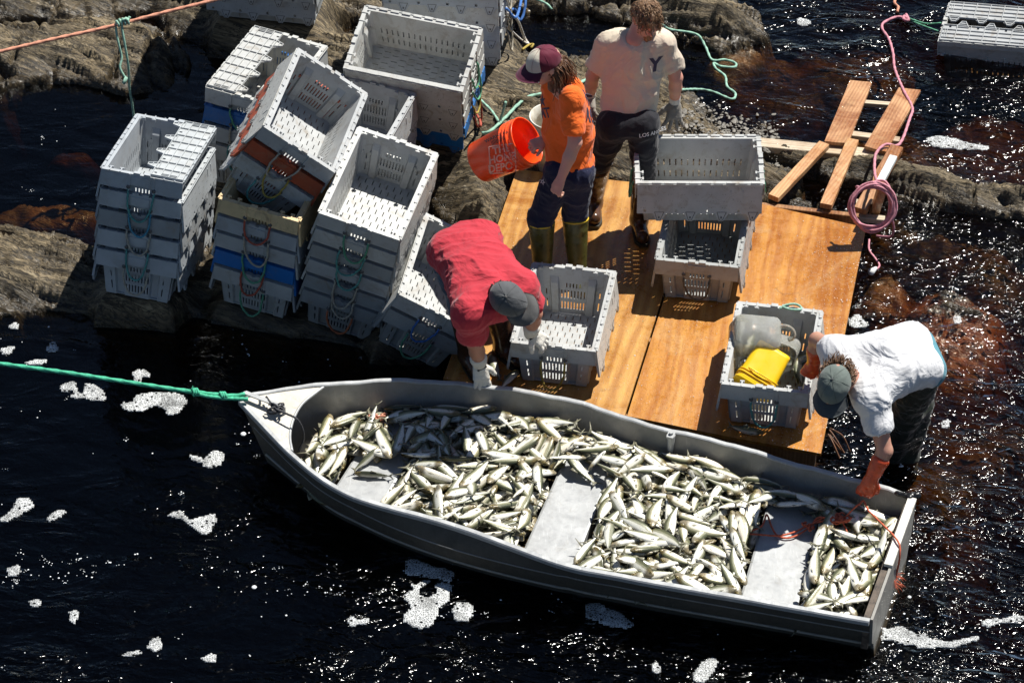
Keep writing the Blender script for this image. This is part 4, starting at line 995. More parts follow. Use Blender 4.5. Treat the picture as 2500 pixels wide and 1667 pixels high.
def zone(x, y):
    s = (x-B0[0])*BA[0]+(y-B0[1])*BA[1]; c = [((t[0]+t[1]+t[2]+t[3])/4-B0)@BA for t in SEATS]
    if s < c[0]: return 0
    if s < c[1]: return 1
    return 2 if s < c[2] else 3
ZL = ['fish heaped around the bow seat', 'fish heaped between bow seat and middle seat', 'fish heaped between middle seat and stern seat', 'fish heaped behind the stern seat']
NF = 0
for i, p in enumerate(placed):
    v = rf.randrange(10)
    if i in own:
        o = link('fish', FME[v]); o.matrix_world = fish_xf(p); q_ = ((p[0]-B0[0])*BA[0]+(p[1]-B0[1])*BA[1], (p[0]-B0[0])*BN[0]+(p[1]-B0[1])*BN[1]); hf_ = ', on the half next to the deck' if q_[1] > (wf(q_[0])+wn(q_[0]))/2 else ', on the half next to open water'
        tag(o, LBL.get(i) or ZL[zone(p[0], p[1])]+hf_, 'fish', 'silver river fish heaped in the skiff'); NF += 1
    else:
        M = np.array(fish_xf(p)); V, F, fm, UV = FV[v]; sv.append(V@M[:3, :3].T+M[:3, 3]); sf += [tuple(int(a)+off for a in f) for f in F]; sm_ += fm; su.append(UV); sr.append(np.full((len(V), 2), rf.random())); off += len(V)
tag(link('fish_layers', fish_me(np.vstack(sv), sf, sm_, np.vstack(su), np.vstack(sr), 'fish_layers')), 'lower layers of the heaped silver fish', 'fish', kind='stuff')
print('FISH placed', len(placed), 'own', NF, 'tries', tries)
# fish elsewhere
def lone_fish(px0, px1, z, roll, label, pitch=0.0, sc=None):
    a, b = P(*px0, z), P(*px1, z); c = (a+b)/2; d = a-b; s_ = float(np.clip(np.linalg.norm(d)/0.294, .75, 1.1)) if sc is None else sc
    o = link('fish', FME[rf.randrange(10)]); o.matrix_world = fish_xf((c[0], c[1], z, math.atan2(d[1], d[0]), roll, pitch, s_)); tag(o, label, 'fish'); return o
lone_fish((1260, 905), (1222, 945), DECK_Z+.025, .3, 'single silver fish on the wet deck beside the gloved hand of the man in red')
lone_fish((1195, 860), (1215, 930), DECK_Z+.025, .5, 'fish lying on the deck at the feet of the man in red')
lone_fish((1865, 1058), (1775, 1040), DECK_Z+.025, 1.4, 'dark fish on the deck in front of the jug crate')
# ------------------------------------------------------------------ deck sheets, planks, post
def wood_mat(name, c1, c2, ang, gloss=0.28, rings=1.0, wet=0.6, dark=(0.10, 0.035, 0.010), ply=True):
    m, nt, b = newmat(name); co = geoco(nt)
    vr = nt.nodes.new('ShaderNodeVectorRotate'); vr.rotation_type = 'Z_AXIS'; vr.inputs['Angle'].default_value = -ang; nt.links.new(co, vr.inputs[0]); rc = vr.outputs[0]
    ln = noise(nt, rc, 1.0, 5, 0.6, 0.7, (1.3, 13, 1)); wv = nt.nodes.new('ShaderNodeTexWave'); wv.wave_type = 'BANDS'; wv.bands_direction = 'Y'
    mp = nt.nodes.new('ShaderNodeMapping'); mp.inputs['Scale'].default_value = (0.5, 3.4, 1) if ply else (0.6, 14, 1); nt.links.new(rc, mp.inputs[0]); nt.links.new(mp.outputs[0], wv.inputs['Vector'])
    wv.inputs['Scale'].default_value = 1.0*rings; wv.inputs['Distortion'].default_value = 14 if ply else 5; wv.inputs['Detail'].default_value = 4; wv.inputs['Detail Scale'].default_value = 0.8; wv.inputs['Detail Roughness'].default_value = 0.6
    g = math_(nt, 'ADD', math_(nt, 'MULTIPLY', ln, 0.75), math_(nt, 'MULTIPLY', wv.outputs['Fac'], 0.25))
    base = ramp(nt, g, [(0.30, c1), (0.70, c2)])
    fg_ = noise(nt, rc, 1.0, 4, 0.7, 0.3, (9, 150, 1)); base = mixc(nt, 0.30, base, ramp(nt, fg_, [(0.35, 0.55), (0.65, 1.2)]), 'MULTIPLY')
    blot = noise(nt, co, 2.2, 6, 0.65, 1.0)
    w_ = ramp(nt, blot, [(0.40, 1), (0.50, 0.25), (0.60, 0)]); base = mixc(nt, math_(nt, 'MULTIPLY', w_, min(1.0, wet*1.5)), base, mixc(nt, 1.0, base, (0.62, 0.44, 0.30), 'MULTIPLY'))
    worn = ramp(nt, noise(nt, co, 1.6, 6, 0.7, 1.4), [(0.54, 0), (0.64, 1)]); base = mixc(nt, math_(nt, 'MULTIPLY', worn, 0.20), base, (0.56, 0.40, 0.20))
    st = ramp(nt, noise(nt, co, 7, 7, 0.75, 1.5), [(0.60, 0), (0.72, 1)]); base = mixc(nt, math_(nt, 'MULTIPLY', st, 0.50), base, dark)
    kn = nt.nodes.new('ShaderNodeTexVoronoi'); kn.inputs['Scale'].default_value = 1.3; nt.links.new(rc, kn.inputs['Vector']); kf = ramp(nt, kn.outputs['Distance'], [(0.012, 1), (0.03, 0)]); base = mixc(nt, math_(nt, 'MULTIPLY', kf, 0.85), base, (0.045, 0.02, 0.008))
    nt.links.new(base, b.inputs['Base Color'])
    rg = math_(nt, 'ADD', math_(nt, 'MULTIPLY', blot, 0.5), math_(nt, 'MULTIPLY', noise(nt, co, 45, 4, 0.7), 0.5)); nt.links.new(ramp(nt, rg, [(0.38, gloss*0.5), (0.6, gloss+0.35)]), b.inputs['Roughness'])
    b.inputs['Specular IOR Level'].default_value = 0.5
    # drops and splashes of water standing on the wood
    dr = noise(nt, co, 85, 3, 0.6); d2 = ramp(nt, dr, [(0.57, 0), (0.70, 1)]); zone_ = ramp(nt, noise(nt, co, 3.0, 4, 0.6), [(0.42, 0.05), (0.60, 1)])
    n1 = bump(nt, fg_, 0.35, 0.002); n2 = bump(nt, math_(nt, 'MULTIPLY', d2, zone_), 0.6, 0.004, n1); nt.links.new(n2, b.inputs['Normal'])
    b.inputs['Coat Weight'].default_value = 0.35*wet; b.inputs['Coat Roughness'].default_value = 0.06; nt.links.new(n2, b.inputs['Coat Normal'])
    return m
zD = DECK_Z
dTL, dTM, dTR = P(1262, 414, zD), P(1702, 462, zD), P(2114, 556, zD); dTR0 = P(2112, 512, zD)
dBL, dBM, dBR = P(1082, 925, zD), P(1528, 1016, zD), P(2004, 1108, zD)
def sheet(name, Q, th, mat, label, cat, group=None, bow=0.004, nseg=24):
    Q = [np.array(q) for q in Q]; V = []; F = []
    for lay in (0, 1):
        for i in range(nseg+1):
            for j in range(nseg+1):
                u, v = i/nseg, j/nseg; p = (Q[0]*(1-u)+Q[1]*u)*(1-v)+(Q[3]*(1-u)+Q[2]*u)*v
                V.append(p+np.array([0, 0, bow*math.sin(u*7+1)*math.cos(v*5)-(th if lay == 0 else 0)]))
    n = nseg+1; o = n*n
    for i in range(nseg):
        for j in range(nseg):
            a = i*n+j; F.append((o+a, o+a+n, o+a+n+1, o+a+1)); F.append((a, a+1, a+n+1, a+n))
    for i in range(nseg):
        for a, b_ in ((i*n, (i+1)*n), ((i+1)*n+nseg, i*n+nseg), (nseg*n+i, nseg*n+i+1), (i+1, i)): F.append((a, b_, o+b_, o+a))
    ob = link(name, mesh(name, V, F, mat, False)); tag(ob, label, cat, group); return ob
angp = math.atan2(*(dTL-dBL)[[1, 0]])
PLY1 = wood_mat('plywood_old', (0.36, 0.150, 0.026), (0.56, 0.300, 0.075), angp, 0.25, 1.0, 0.5)
PLY2 = wood_mat('plywood_new', (0.38, 0.140, 0.020), (0.53, 0.240, 0.042), angp+0.05, 0.25, 1.3, 0.35)
g_ = nrm(dTR0-dTL)*0.007
u_ = lambda a, b, t: a+(b-a)*t
sheet('plywood_sheet', [dBL, dBM-g_, dTM-g_, dTL], 0.022, PLY1, 'pale worn plywood sheet of the deck under the three left-hand crates', 'plywood sheet')
sheet('plywood_sheet', [dBM+g_, dBR, dTR, dTM+g_], 0.022, PLY2, 'orange plywood sheet of the deck with knots and wet edge by the river', 'plywood sheet')
FR = wood_mat('framing_wood', (0.26, 0.12, 0.045), (0.42, 0.22, 0.09), angp, 0.5, 1.0, 0.5, ply=False)
fr = empty('deck_frame', mat4(np.eye(3), (dTL+dBR)/2-np.array([0, 0, 0.1]))); tag(fr, 'dark wet timber frame carrying the plywood deck', 'frame')
FMx = Matrix.Translation(fr.matrix_world.translation).inverted()
def beam_me(a, b, w, h, mat, name='beam', mb=None, end=0.0):
    a, b = np.array(a, float), np.array(b, float); d = nrm(b-a); s = nrm(np.cross([0, 0, 1.0], d)); n = np.cross(d, s); R = np.stack([d, s, n], 1); L = np.linalg.norm(b-a)
    V = []; F = []; k = 10; bv = min(w, h)*0.08
    cs = [(-w/2+bv, -h/2), (w/2-bv, -h/2), (w/2, -h/2+bv), (w/2, h/2-bv), (w/2-bv, h/2), (-w/2+bv, h/2), (-w/2, h/2-bv), (-w/2, -h/2+bv)]
    for i in range(k+1):
        for y, z in cs: V.append(a+R@np.array([L*i/k, y*(1+0.02*math.sin(i*1.7)), z]))
    for i in range(k):
        for j in range(8): F.append((i*8+j, i*8+(j+1) % 8, (i+1)*8+(j+1) % 8, (i+1)*8+j))
    F += [tuple(range(8))[::-1], tuple(range(k*8, k*8+8))]
    return mesh(name, V, F, mat)
dz_ = np.array([0, 0, -0.022-0.045])
for t in (0.01, 0.33, 0.66, 0.985):
    o = link('joist', beam_me(u_(dBL, dTL, t)+dz_+nrm(dBR-dBL)*0.03, u_(dBR, dTR0, t)+dz_-nrm(dBR-dBL)*0.03, 0.04, 0.088, FR), fr); o.matrix_parent_inverse = FMx
for s_ in (0.03, 0.5, 0.97):
    o = link('bearer', beam_me(u_(dBL, dBR, s_)+dz_*2.3, u_(dTL, dTR0, s_)+dz_*2.3, 0.06, 0.085, FR), fr); o.matrix_parent_inverse = FMx
def plank(c4, z4, th, mat, label, name='plank', grp='loose boards beyond the deck'):
    """c4: near-left, near-right, far-right, far-left in the photo, with the height of each"""
    return sheet(name, [P(x, y, z) for (x, y), z in zip(c4, z4)], th, mat, label, 'board', grp, 0.0015, 6)
WB1 = wood_mat('brown_board', (0.36, 0.17, 0.07), (0.58, 0.32, 0.15), math.radians(70), 0.4, 1, 0.6, ply=False)
WB2 = wood_mat('pale_board', (0.42, 0.34, 0.24), (0.66, 0.56, 0.42), math.radians(-8), 0.6, 1, 0.3, (0.15, 0.12, 0.09), ply=False)
WB3 = wood_mat('orange_stick', (0.50, 0.25, 0.11), (0.70, 0.42, 0.20), math.radians(60), 0.4, 1, 0.4, ply=False)
plank([(2013, 345), (2071, 350), (2129, 201), (2075, 196)], [.20, .20, .10, .10], 0.024, WB1, 'short brown board, its wet end in the river, farther from the rope')
plank([(2111, 357), (2163, 371), (2248, 220), (2194, 214)], [.20, .20, .09, .09], 0.024, WB1, 'brown board with the pink rope crossing its wet end')
def stick(a, b, za, zb, w, h, mat, label, name='plank'):
    o = link(name, beam_me(P(*a, za), P(*b, zb), w, h, mat, name)); tag(o, label, 'board', 'loose boards beyond the deck'); return o
stick((2095, 251), (2185, 258), .07, .07, .04, .03, WB2, 'short crosspiece under the far ends of the two brown boards')
stick((2070, 329), (2196, 345), .145, .145, .055, .035, WB2, 'pale crosspiece under the near ends of the two brown boards')
stick((1735, 342), (2182, 386), .135, .135, .10, .05, WB2, 'long pale weathered beam on the ledge, one end against the pink rope post')
stick((2012, 354), (1888, 484), .21, .17, .075, .04, WB3, 'leftmost orange stick leaning from the beam to the deck')
stick((2082, 345), (2016, 504), .21, .17, .078, .04, WB3, 'middle orange stick with nail holes from the beam to the deck')
stick((2190, 362), (2100, 515), .22, .14, .085, .045, WB1, 'rightmost brown timber behind the coiled pink rope')
stick((2090, 497), (2150, 503), .10, .10, .05, .04, WB2, 'small block under the coiled pink rope')
stick((2085, 530), (2160, 538), .08, .08, .05, .04, WB2, 'low wet board end below the coiled pink rope')
# post that holds the coil of pink rope: leans, its foot in the water
post = empty('mooring_post', mat4(np.eye(3), P(2118, 560, 0.0)))
tag(post, 'leaning timber post hung with the pink rope coil', 'post')
pb, pt_ = P(2118, 575, -0.35), P(2156, 452, 0.52)
me_ = beam_me(pb, pt_, 0.055, 0.055, WB1, 'shaft'); o = link('shaft', me_, post); o.matrix_parent_inverse = Matrix.Translation(post.matrix_world.translation).inverted()
o = link('cross_arm', beam_me(P(2143, 456, 0.44), P(2181, 384, 0.44), 0.05, 0.028, plain('white_painted_wood', (0.60, 0.62, 0.60), 0.5, var=0.15, vs=40), 'cross_arm'), post); o.matrix_parent_inverse = Matrix.Translation(post.matrix_world.translation).inverted()

mb = MB(); rg = random.Random(91)
for k in range(1500):
    u, v = rg.random(), rg.random()
    if rg.random() < 0.5: u = 1-abs(rg.gauss(0, 0.10))
    if not 0 < u < 1: continue
    if k % 3 == 0: v = abs(rg.gauss(0, 0.25))
    if v >= 1: continue
    p = (dBL*(1-u)+dBR*u)*(1-v)+(dTL*(1-u)+dTR*u)*v; r = 0.0013+abs(rg.gauss(0, 0.0011)); a0 = rg.uniform(0, 6); zz = p[2]+0.0045
    n = 5; V = [(p[0]+r*math.cos(a0+2*math.pi*q/n), p[1]+r*math.sin(a0+2*math.pi*q/n), zz-0.001) for q in range(n)]+[(p[0], p[1], zz+r*0.5)]
    mb.add(V, [(q, (q+1) % n, n) for q in range(n)])
tag(mb.build('fish_scales', [plain('scale_silver', (0.72, 0.74, 0.74), 0.18, var=0.05)]), 'silvery fish scales and water drops sprinkled over the plywood', kind='stuff')
# ------------------------------------------------------------------ people
def J(px, py, z): return P(px, py, z)
def cdir(r, u, b): return nrm(C_R*r+C_U*u+C_B*b)
def frame3(f, u): f = nrm(f); r = nrm(np.cross(f, u)); return r, f, nrm(np.cross(r, f))
SKIN = None
def skin_mat(name, c, pink):
    m, nt, b = newmat(name); co = objco(nt)
    n = noise(nt, co, 9, 4, 0.6); base = ramp(nt, n, [(0.35, c), (0.68, pink)])
    base = mixc(nt, ramp(nt, noise(nt, co, 55, 3, 0.6), [(0.60, 0), (0.72, 0.25)]), base, tuple(np.array(c)*0.6))
    nt.links.new(base, b.inputs['Base Color']); b.inputs['Roughness'].default_value = 0.5; b.inputs['Subsurface Weight'].default_value = 0.12; b.inputs['Subsurface Scale'].default_value = 0.02
    nt.links.new(bump(nt, noise(nt, co, 260, 3, 0.7), 0.25, 0.002), b.inputs['Normal']); return m
def cloth_mat(name, c, var=0.10, rough=0.85, fold=0.5, scale=9.0, stain=None, weave=900):
    m, nt, b = newmat(name); co = objco(nt); c = np.array(c, float)
    n = noise(nt, co, 6, 4, 0.6); base = ramp(nt, n, [(0.3, tuple(c*(1-var))), (0.7, tuple(np.minimum(1, c*(1+var))))])
    if stain: base = mixc(nt, math_(nt, 'MULTIPLY', ramp(nt, noise(nt, co, stain[1], 5, 0.7, 1.0), [(stain[2], 0), (stain[2]+0.14, 1)]), stain[3]), base, stain[0])
    nt.links.new(base, b.inputs['Base Color']); b.inputs['Roughness'].default_value = rough; b.inputs['Specular IOR Level'].default_value = 0.2; b.inputs['Sheen Weight'].default_value = 0.15
    f1 = noise(nt, co, scale, 3, 0.5, 1.6); f2 = noise(nt, co, scale*3, 3, 0.55, 1.0)
    n1 = bump(nt, f1, fold, 0.035); n2 = bump(nt, f2, fold*0.7, 0.008, n1); n3 = bump(nt, noise(nt, co, weave, 2, 0.5), 0.25, 0.0012, n2)
    nt.links.new(n3, b.inputs['Normal']); return m
def head_prims(c, f, u, beard=0.0):
    r, f, u = frame3(f, u); R = np.stack([r, f, u], 1); q = lambda x, y, z: c+r*x+f*y+u*z
    pr = [('e', q(0, -0.012, 0.025), (0.077, 0.096, 0.092), R), ('e', q(0, 0.012, -0.045), (0.058, 0.074, 0.070), R, 0.03), ('e', q(0, 0.050, -0.095), (0.030, 0.030, 0.024), R, 0.02),
          ('c', q(0, 0.088, 0.010), 0.010, q(0, 0.112, -0.030), 0.013, 0.008), ('c', q(-0.012, 0.098, -0.034), 0.008, q(0.012, 0.098, -0.034), 0.008, 0.006),
          ('c', q(-0.045, 0.072, 0.024), 0.012, q(-0.012, 0.086, 0.020), 0.011, 0.012), ('c', q(0.045, 0.072, 0.024), 0.012, q(0.012, 0.086, 0.020), 0.011, 0.012),
          ('c', q(-0.024, 0.078, -0.064), 0.007, q(0.024, 0.078, -0.064), 0.007, 0.005), ('c', q(-0.020, 0.076, -0.076), 0.007, q(0.020, 0.076, -0.076), 0.007, 0.005)]
    for s in (-1, 1):
        pr += [('e', q(s*0.078, -0.010, -0.012), (0.009, 0.019, 0.031), R, 0.006), ('e', q(s*0.032, 0.070, 0.002), (0.014, 0.012, 0.009), R, 0.005), ('c', q(s*0.045, 0.055, -0.03), 0.022, q(s*0.040, 0.045, -0.055), 0.024, 0.02)]
    return pr
def hand_prims(wr, d, n, curl=(0.3, 0.5, 0.5), L=0.19, side=1, spread=0.12, thumb=0.7, fat=1.0):
    """wr wrist, d towards the fingers, n back of the hand, side +1 puts the thumb on d x n"""
    d = nrm(d); n = nrm(n-d*np.dot(n, d)); s = np.cross(d, n)*side; k = L/0.19
    pr = [('c', wr, 0.026*fat, wr+d*0.03*k, 0.027*fat, 0.012)]
    for j in range(4):
        o = s*(0.027-0.018*j)*k; pr.append(('c', wr+d*0.02*k+o*0.8, 0.015*fat, wr+d*0.088*k+o*1.15, 0.0135*fat, 0.012))
    ln = (0.072, 0.080, 0.074, 0.058)
    for j in range(4):
        a = math.atan2((1.5-j)*spread, 1); dd = nrm(d+s*math.tan(a)*0.8); p = wr+d*0.088*k+s*(0.031-0.0205*j)*k; r = (0.0098-0.0006*j)*fat; th = 0.0
        for q, (w, c) in enumerate(zip((0.45, 0.31, 0.24), curl)):
            th += c*(1+0.12*math.sin(j*2.1+q)); v = dd*math.cos(th)-n*math.sin(th); e = p+v*ln[j]*w*k*1.15
            pr.append(('c', p, r, e, r*0.92, 0.003)); p = e; r *= 0.92
    p = wr+d*0.025*k+s*0.026*k; v = nrm(d*0.62+s*thumb-n*0.25); e = p+v*0.042*k; pr.append(('c', p, 0.015*fat, e, 0.0125*fat, 0.008)); v2 = nrm(v+d*0.35-n*0.25-s*0.25); e2 = e+v2*0.030*k; pr.append(('c', e, 0.0122*fat, e2, 0.0105*fat, 0.003)); pr.append(('c', e2, 0.0105*fat, e2+nrm(v2-n*0.2)*0.018*k, 0.009*fat, 0.003))
    return pr
def limb(a, b, r0, r1, bulge=0.0, k=None):
    a, b = np.array(a), np.array(b); out = []
    m = a*0.6+b*0.4; rm = (r0*0.6+r1*0.4)*(1+bulge)
    t = ((k,) if k else ())
    return [('c', a, r0, m, rm)+t, ('c', m, rm, b, r1)+t]
def cap_mesh(c, f, u, mats, front=0, size=1.0, deco=None, brimlen=0.072, opening=False):
    """mats: 0 crown back, 1 crown front, 2 brim, 3 detail"""
    r, f, u = frame3(f, u); mb = MB(); A, B_, Cc = 0.087*size, 0.108*size, 0.098*size
    c = c+u*0.022; na, nr = 48, 12; V = []; F = []; fm = []
    def dome(az, ph, o=0.0):
        lift = 1.0+0.05*math.cos(az)*math.sin(ph)    # fuller at the front
        seam = 0.0014*math.exp(-((((az+math.pi/6) % (math.pi/3))-math.pi/6)/0.05)**2)
        x, y, z = math.sin(az)*math.sin(ph), math.cos(az)*math.sin(ph), math.cos(ph)
        return c+r*x*(A+o-seam)+f*y*(B_+o-seam)*lift+u*z*(Cc+o-seam*0.5)
    phm = 1.62
    for i in range(nr+1):
        for j in range(na):
            az = 2*math.pi*j/na; ph = 0.001+phm*i/nr; V.append(dome(az, ph, 0.0012*math.sin(az*5+ph*7)))
    for i in range(nr):
        for j in range(na):
            az = (2*math.pi*(j+0.5)/na+math.pi) % (2*math.pi)-math.pi
            if opening and i >= nr-4 and abs(abs(az)-math.pi) < 0.42 and i < nr-1: continue
            F.append((i*na+j, (i+1)*na+j, (i+1)*na+(j+1) % na, i*na+(j+1) % na)); fm.append(1 if abs(az) < 1.02 and front else 0)
    mb.V = V; mb.F = F; mb.fm = fm
    # brim, curved
    nb, nl = 20, 8; b0 = len(mb.V)
    for lay in (0, 1):
        for i in range(nl+1):
            for j in range(nb+1):
                az = (j/nb-0.5)*2*1.13; e = dome(az, phm-0.04); t = i/nl
                out = nrm(f*math.cos(az*0.35)+r*math.sin(az*0.35)); le = brimlen*size*(math.cos(az*0.95)**0.55 if abs(az) < 1.5 else 0)
                p = e+out*le*t-u*(0.018*t*t+0.020*t*(az/1.13)**2*1.2)-u*(0.004*lay); mb.V.append(p)
    for lay in (0, 1):
        for i in range(nl):
            for j in range(nb):
                a = b0+lay*(nl+1)*(nb+1)+i*(nb+1)+j; q = (a, a+1, a+nb+2, a+nb+1); mb.F.append(q if lay else q[::-1]); mb.fm.append(2)
    o = (nl+1)*(nb+1)
    for j in range(nb): a = b0+nl*(nb+1)+j; mb.F.append((a, a+1, a+o+1, a+o)); mb.fm.append(2)
    for i in range(nl):
        for a, a2 in ((b0+i*(nb+1), b0+(i+1)*(nb+1)), (b0+(i+1)*(nb+1)+nb, b0+i*(nb+1)+nb)): mb.F.append((a, a2, a2+o, a+o)); mb.fm.append(2)
    mb.tube([dome(0, 0.001)-u*0.001, dome(0, 0.001)+u*0.005], [0.0085, 0.006], 10, m=2)
    for k in range(6):
        az = k*math.pi/3+math.pi/6; mb.tube([dome(az, 0.08+1.5*i/10, 0.0006) for i in range(11)], 0.0010, 4, m=3 if len(mats) > 3 else 0)
    return mb, dome
def locks(mb, c, R, az_rng, ph_rng, n, ln, rad, droop, seed, rr=(0.083, 0.103, 0.100), wave=0.012, down=None, flow=None):
    g = random.Random(seed); r, f, u = R[:, 0], R[:, 1], R[:, 2]
    down = -np.array([0, 0, 1.0]) if down is None else down
    for _ in range(n):
        az = g.uniform(*az_rng); ph = g.uniform(*ph_rng); nv = r*math.sin(az)*math.sin(ph)+f*math.cos(az)*math.sin(ph)+u*math.cos(ph)
        p = c+r*math.sin(az)*math.sin(ph)*rr[0]+f*math.cos(az)*math.sin(ph)*rr[1]+u*math.cos(ph)*rr[2]
        t = nrm((flow(az, ph) if flow else (-u+nv*0.1))+np.array([g.uniform(-.4, .4) for _ in range(3)])); L = ln*g.uniform(0.6, 1.2); pts = []; k = 8; a0 = g.uniform(0, 6); s_ = nrm(np.cross(t, nv))
        for i in range(k+1):
            q = i/k; pts.append(p+t*L*q+down*droop*L*q*q+nv*(0.010*math.sin(q*math.pi)*0.8)+s_*wave*math.sin(a0+q*7)*q+nv*wave*0.6*math.sin(a0*2+q*6)*q)
        mb.tube(pts, [rad*(1-0.75*(i/k)**2)*g.uniform(0.85, 1.1) for i in range(k+1)], 4)
def hair_mat(name, c1, c2):
    m, nt, b = newmat(name); co = objco(nt); base = ramp(nt, noise(nt, co, 70, 4, 0.6), [(0.3, c1), (0.7, c2)])
    nt.links.new(base, b.inputs['Base Color']); b.inputs['Roughness'].default_value = 0.42
    nt.links.new(bump(nt, noise(nt, co, 1.0, 3, 0.6, 0, (500, 500, 80)), 0.6, 0.004), b.inputs['Normal']); return m
def rootat(name, loc, label):
    e = empty(name, mat4(np.eye(3), loc)); tag(e, label, 'person'); return e
def addp(root, name, me, parent=None):
    o = link(name, me, parent or root)
    if parent is None: o.matrix_parent_inverse = Matrix.Translation(root.matrix_world.translation).inverted()
    return o
from mathutils.bvhtree import BVHTree
def decal(text, target_me, c, rx, uy, size, mat, name='print', off=0.002, bold=0.0, font_scale=1.0, shear=0.0):
    """lettering laid onto a surface, following it"""
    n = nrm(np.cross(rx, uy)); cu = bpy.data.curves.new('t', 'FONT'); cu.body = text; cu.size = size; cu.align_x = 'CENTER'; cu.align_y = 'CENTER'; cu.offset = bold; cu.resolution_u = 3; cu.space_line = 0.85; cu.shear = shear
    ob = bpy.data.objects.new('t', cu); COL.objects.link(ob); dg = bpy.context.evaluated_depsgraph_get(); me = bpy.data.meshes.new_from_object(ob.evaluated_get(dg))
    V = np.array([v.co for v in me.vertices]); F = [tuple(p.vertices) for p in me.polygons]; bpy.data.objects.remove(ob); bpy.data.curves.remove(cu); bpy.data.meshes.remove(me)
    return project(V, F, target_me, c, rx, uy, mat, name, off)
def project(V, F, target_me, c, rx, uy, mat, name, off=0.002):
    n = nrm(np.cross(rx, uy)); bv = BVHTree.FromPolygons([v.co for v in target_me.vertices], [tuple(p.vertices) for p in target_me.polygons])
    # split long edges so that the pieces can bend with the surface
    import bmesh
    bm = bmesh.new(); vs = [bm.verts.new((v[0], v[1], 0)) for v in V]
    for f in F:
        try: bm.faces.new([vs[i] for i in f])
        except ValueError: pass
    for _ in range(3):
        lg = [e for e in bm.edges if e.calc_length() > 0.02]
        if lg: bmesh.ops.subdivide_edges(bm, edges=lg, cuts=1)
    bmesh.ops.triangulate(bm, faces=bm.faces[:]); bm.verts.ensure_lookup_table()
    out = []
    for v in bm.verts:
        o = c+rx*v.co.x+uy*v.co.y; h = bv.ray_cast(Vector(o+n*0.25), Vector(-n), 0.6)
        out.append(np.array(h[0])+n*off if h[0] is not None else o)
    Fn = [tuple(v.index for v in f.verts) for f in bm.faces]; bm.free()
    return mesh(name, out, Fn, mat)
def tee(prims, mat, name='shirt', folds=0.006, fdir=(5, 5, 14), cut=None, seed=0, h=0.0075, k=0.045, creases=()):
    def disp(X, Y, Z):
        wx_ = 0.35*vnoise(X*6, Y*6, Z*6, seed+9); n1 = vnoise(X*fdir[0]+3+wx_*2, Y*fdir[1]+wx_*2, Z*fdir[2], seed); n2 = vnoise(X*fdir[0]*2.1+wx_*3, Y*fdir[1]*2.1+7, Z*fdir[2]*2.1+wx_*3, seed+1)
        d = folds*1.1*(np.sqrt(np.abs(n1)+0.004)*1.6-0.8)+folds*0.7*(np.sqrt(np.abs(n2)+0.004)*1.6-0.8)
        for (p, q, amp, wd, fr) in creases:      # ridges radiating across p-q
            p = np.array(p); v = np.array(q)-p; L = np.linalg.norm(v); v = v/L; t = (X-p[0])*v[0]+(Y-p[1])*v[1]+(Z-p[2])*v[2]
            dd = np.sqrt(np.maximum(0, (X-p[0])**2+(Y-p[1])**2+(Z-p[2])**2-t*t)); d = d+amp*np.sin(t*fr+2.5*vnoise(X*7, Y*7, Z*7, seed+5))*np.exp(-(dd/wd)**2)*((t > 0) & (t < L))
        return d
    return blobmesh(name, prims, mat, h=h, k=k, disp=disp, cut=cut)
def boot_prims(kn, an, toe, r0=0.062, heel=0.03):
    d = nrm(toe-an); return [('c', kn, r0, an, 0.048), ('c', an-np.array([0, 0, 0.02]), 0.050, an+d*0.03-np.array([0, 0, 0.045]), 0.046), ('c', an-d*0.02-np.array([0, 0, 0.045]), 0.045, toe-np.array([0, 0, 0.0]), 0.043)]
def glove_me(prims, mat, name='glove', h=0.0035): return blobmesh(name, prims, mat, h=h, k=0.006)
SK1 = skin_mat('skin_pale', (0.56, 0.33, 0.24), (0.62, 0.29, 0.22)); SK2 = skin_mat('skin_tan', (0.42, 0.22, 0.145), (0.46, 0.20, 0.14)); SK3 = skin_mat('skin_sunned', (0.45, 0.25, 0.17), (0.52, 0.23, 0.17))
UPZ = np.array([0, 0, 1.0])

# --- man in orange, in profile, swinging the orange bucket
o1 = dict(hip1=J(1372, 414, 1.00), hip2=J(1412, 424, 0.98), kn1=J(1322, 530, 0.62), kn2=J(1404, 520, 0.62), an1=J(1325, 668, 0.24), an2=J(1410, 664, 0.24),
          s1=J(1356, 205, 1.50), s2=J(1394, 238, 1.55), e1=J(1352, 300, 1.22), w1=J(1330, 343, 1.14), e2=J(1404, 348, 1.31), w2=J(1368, 440, 1.09), nk=J(1374, 192, 1.56), hd=J(1330, 158, 1.72), ch=J(1392, 300, 1.28))
R_ = rootat('person', P(1366, 690, DECK_Z), 'standing person in orange T-shirt and maroon cap holding an orange bucket')
hf, hu = cdir(-0.80, -0.42, 0.12), cdir(0.22, 0.78, 0.50)
toe1 = o1['an1']+np.array([-0.15, -0.02, -0.035]); toe2 = o1['an2']+np.array([0.03, -0.15, -0.035])
body = head_prims(o1['hd'], hf, hu)+[('c', o1['nk'], 0.058, o1['hd']-nrm(hu)*0.04-nrm(hf)*0.02, 0.052), ('c', o1['s1'], 0.06, o1['s2'], 0.06), ('c', o1['nk']-UPZ*0.04, 0.055, o1['ch'], 0.08), ('c', o1['ch'], 0.08, (o1['hip1']+o1['hip2'])/2, 0.085)]
body += limb(o1['s2'], o1['e2'], 0.052, 0.040, .06)+limb(o1['e2'], o1['w2'], 0.041, 0.026, .08)+limb(o1['s1'], o1['e1'], 0.05, 0.038)+limb(o1['e1'], o1['w1'], 0.039, 0.026)
body += limb(o1['hip1'], o1['kn1'], 0.078, 0.055)+limb(o1['kn1'], o1['an1'], 0.052, 0.036)+limb(o1['hip2'], o1['kn2'], 0.078, 0.055)+limb(o1['kn2'], o1['an2'], 0.052, 0.036)
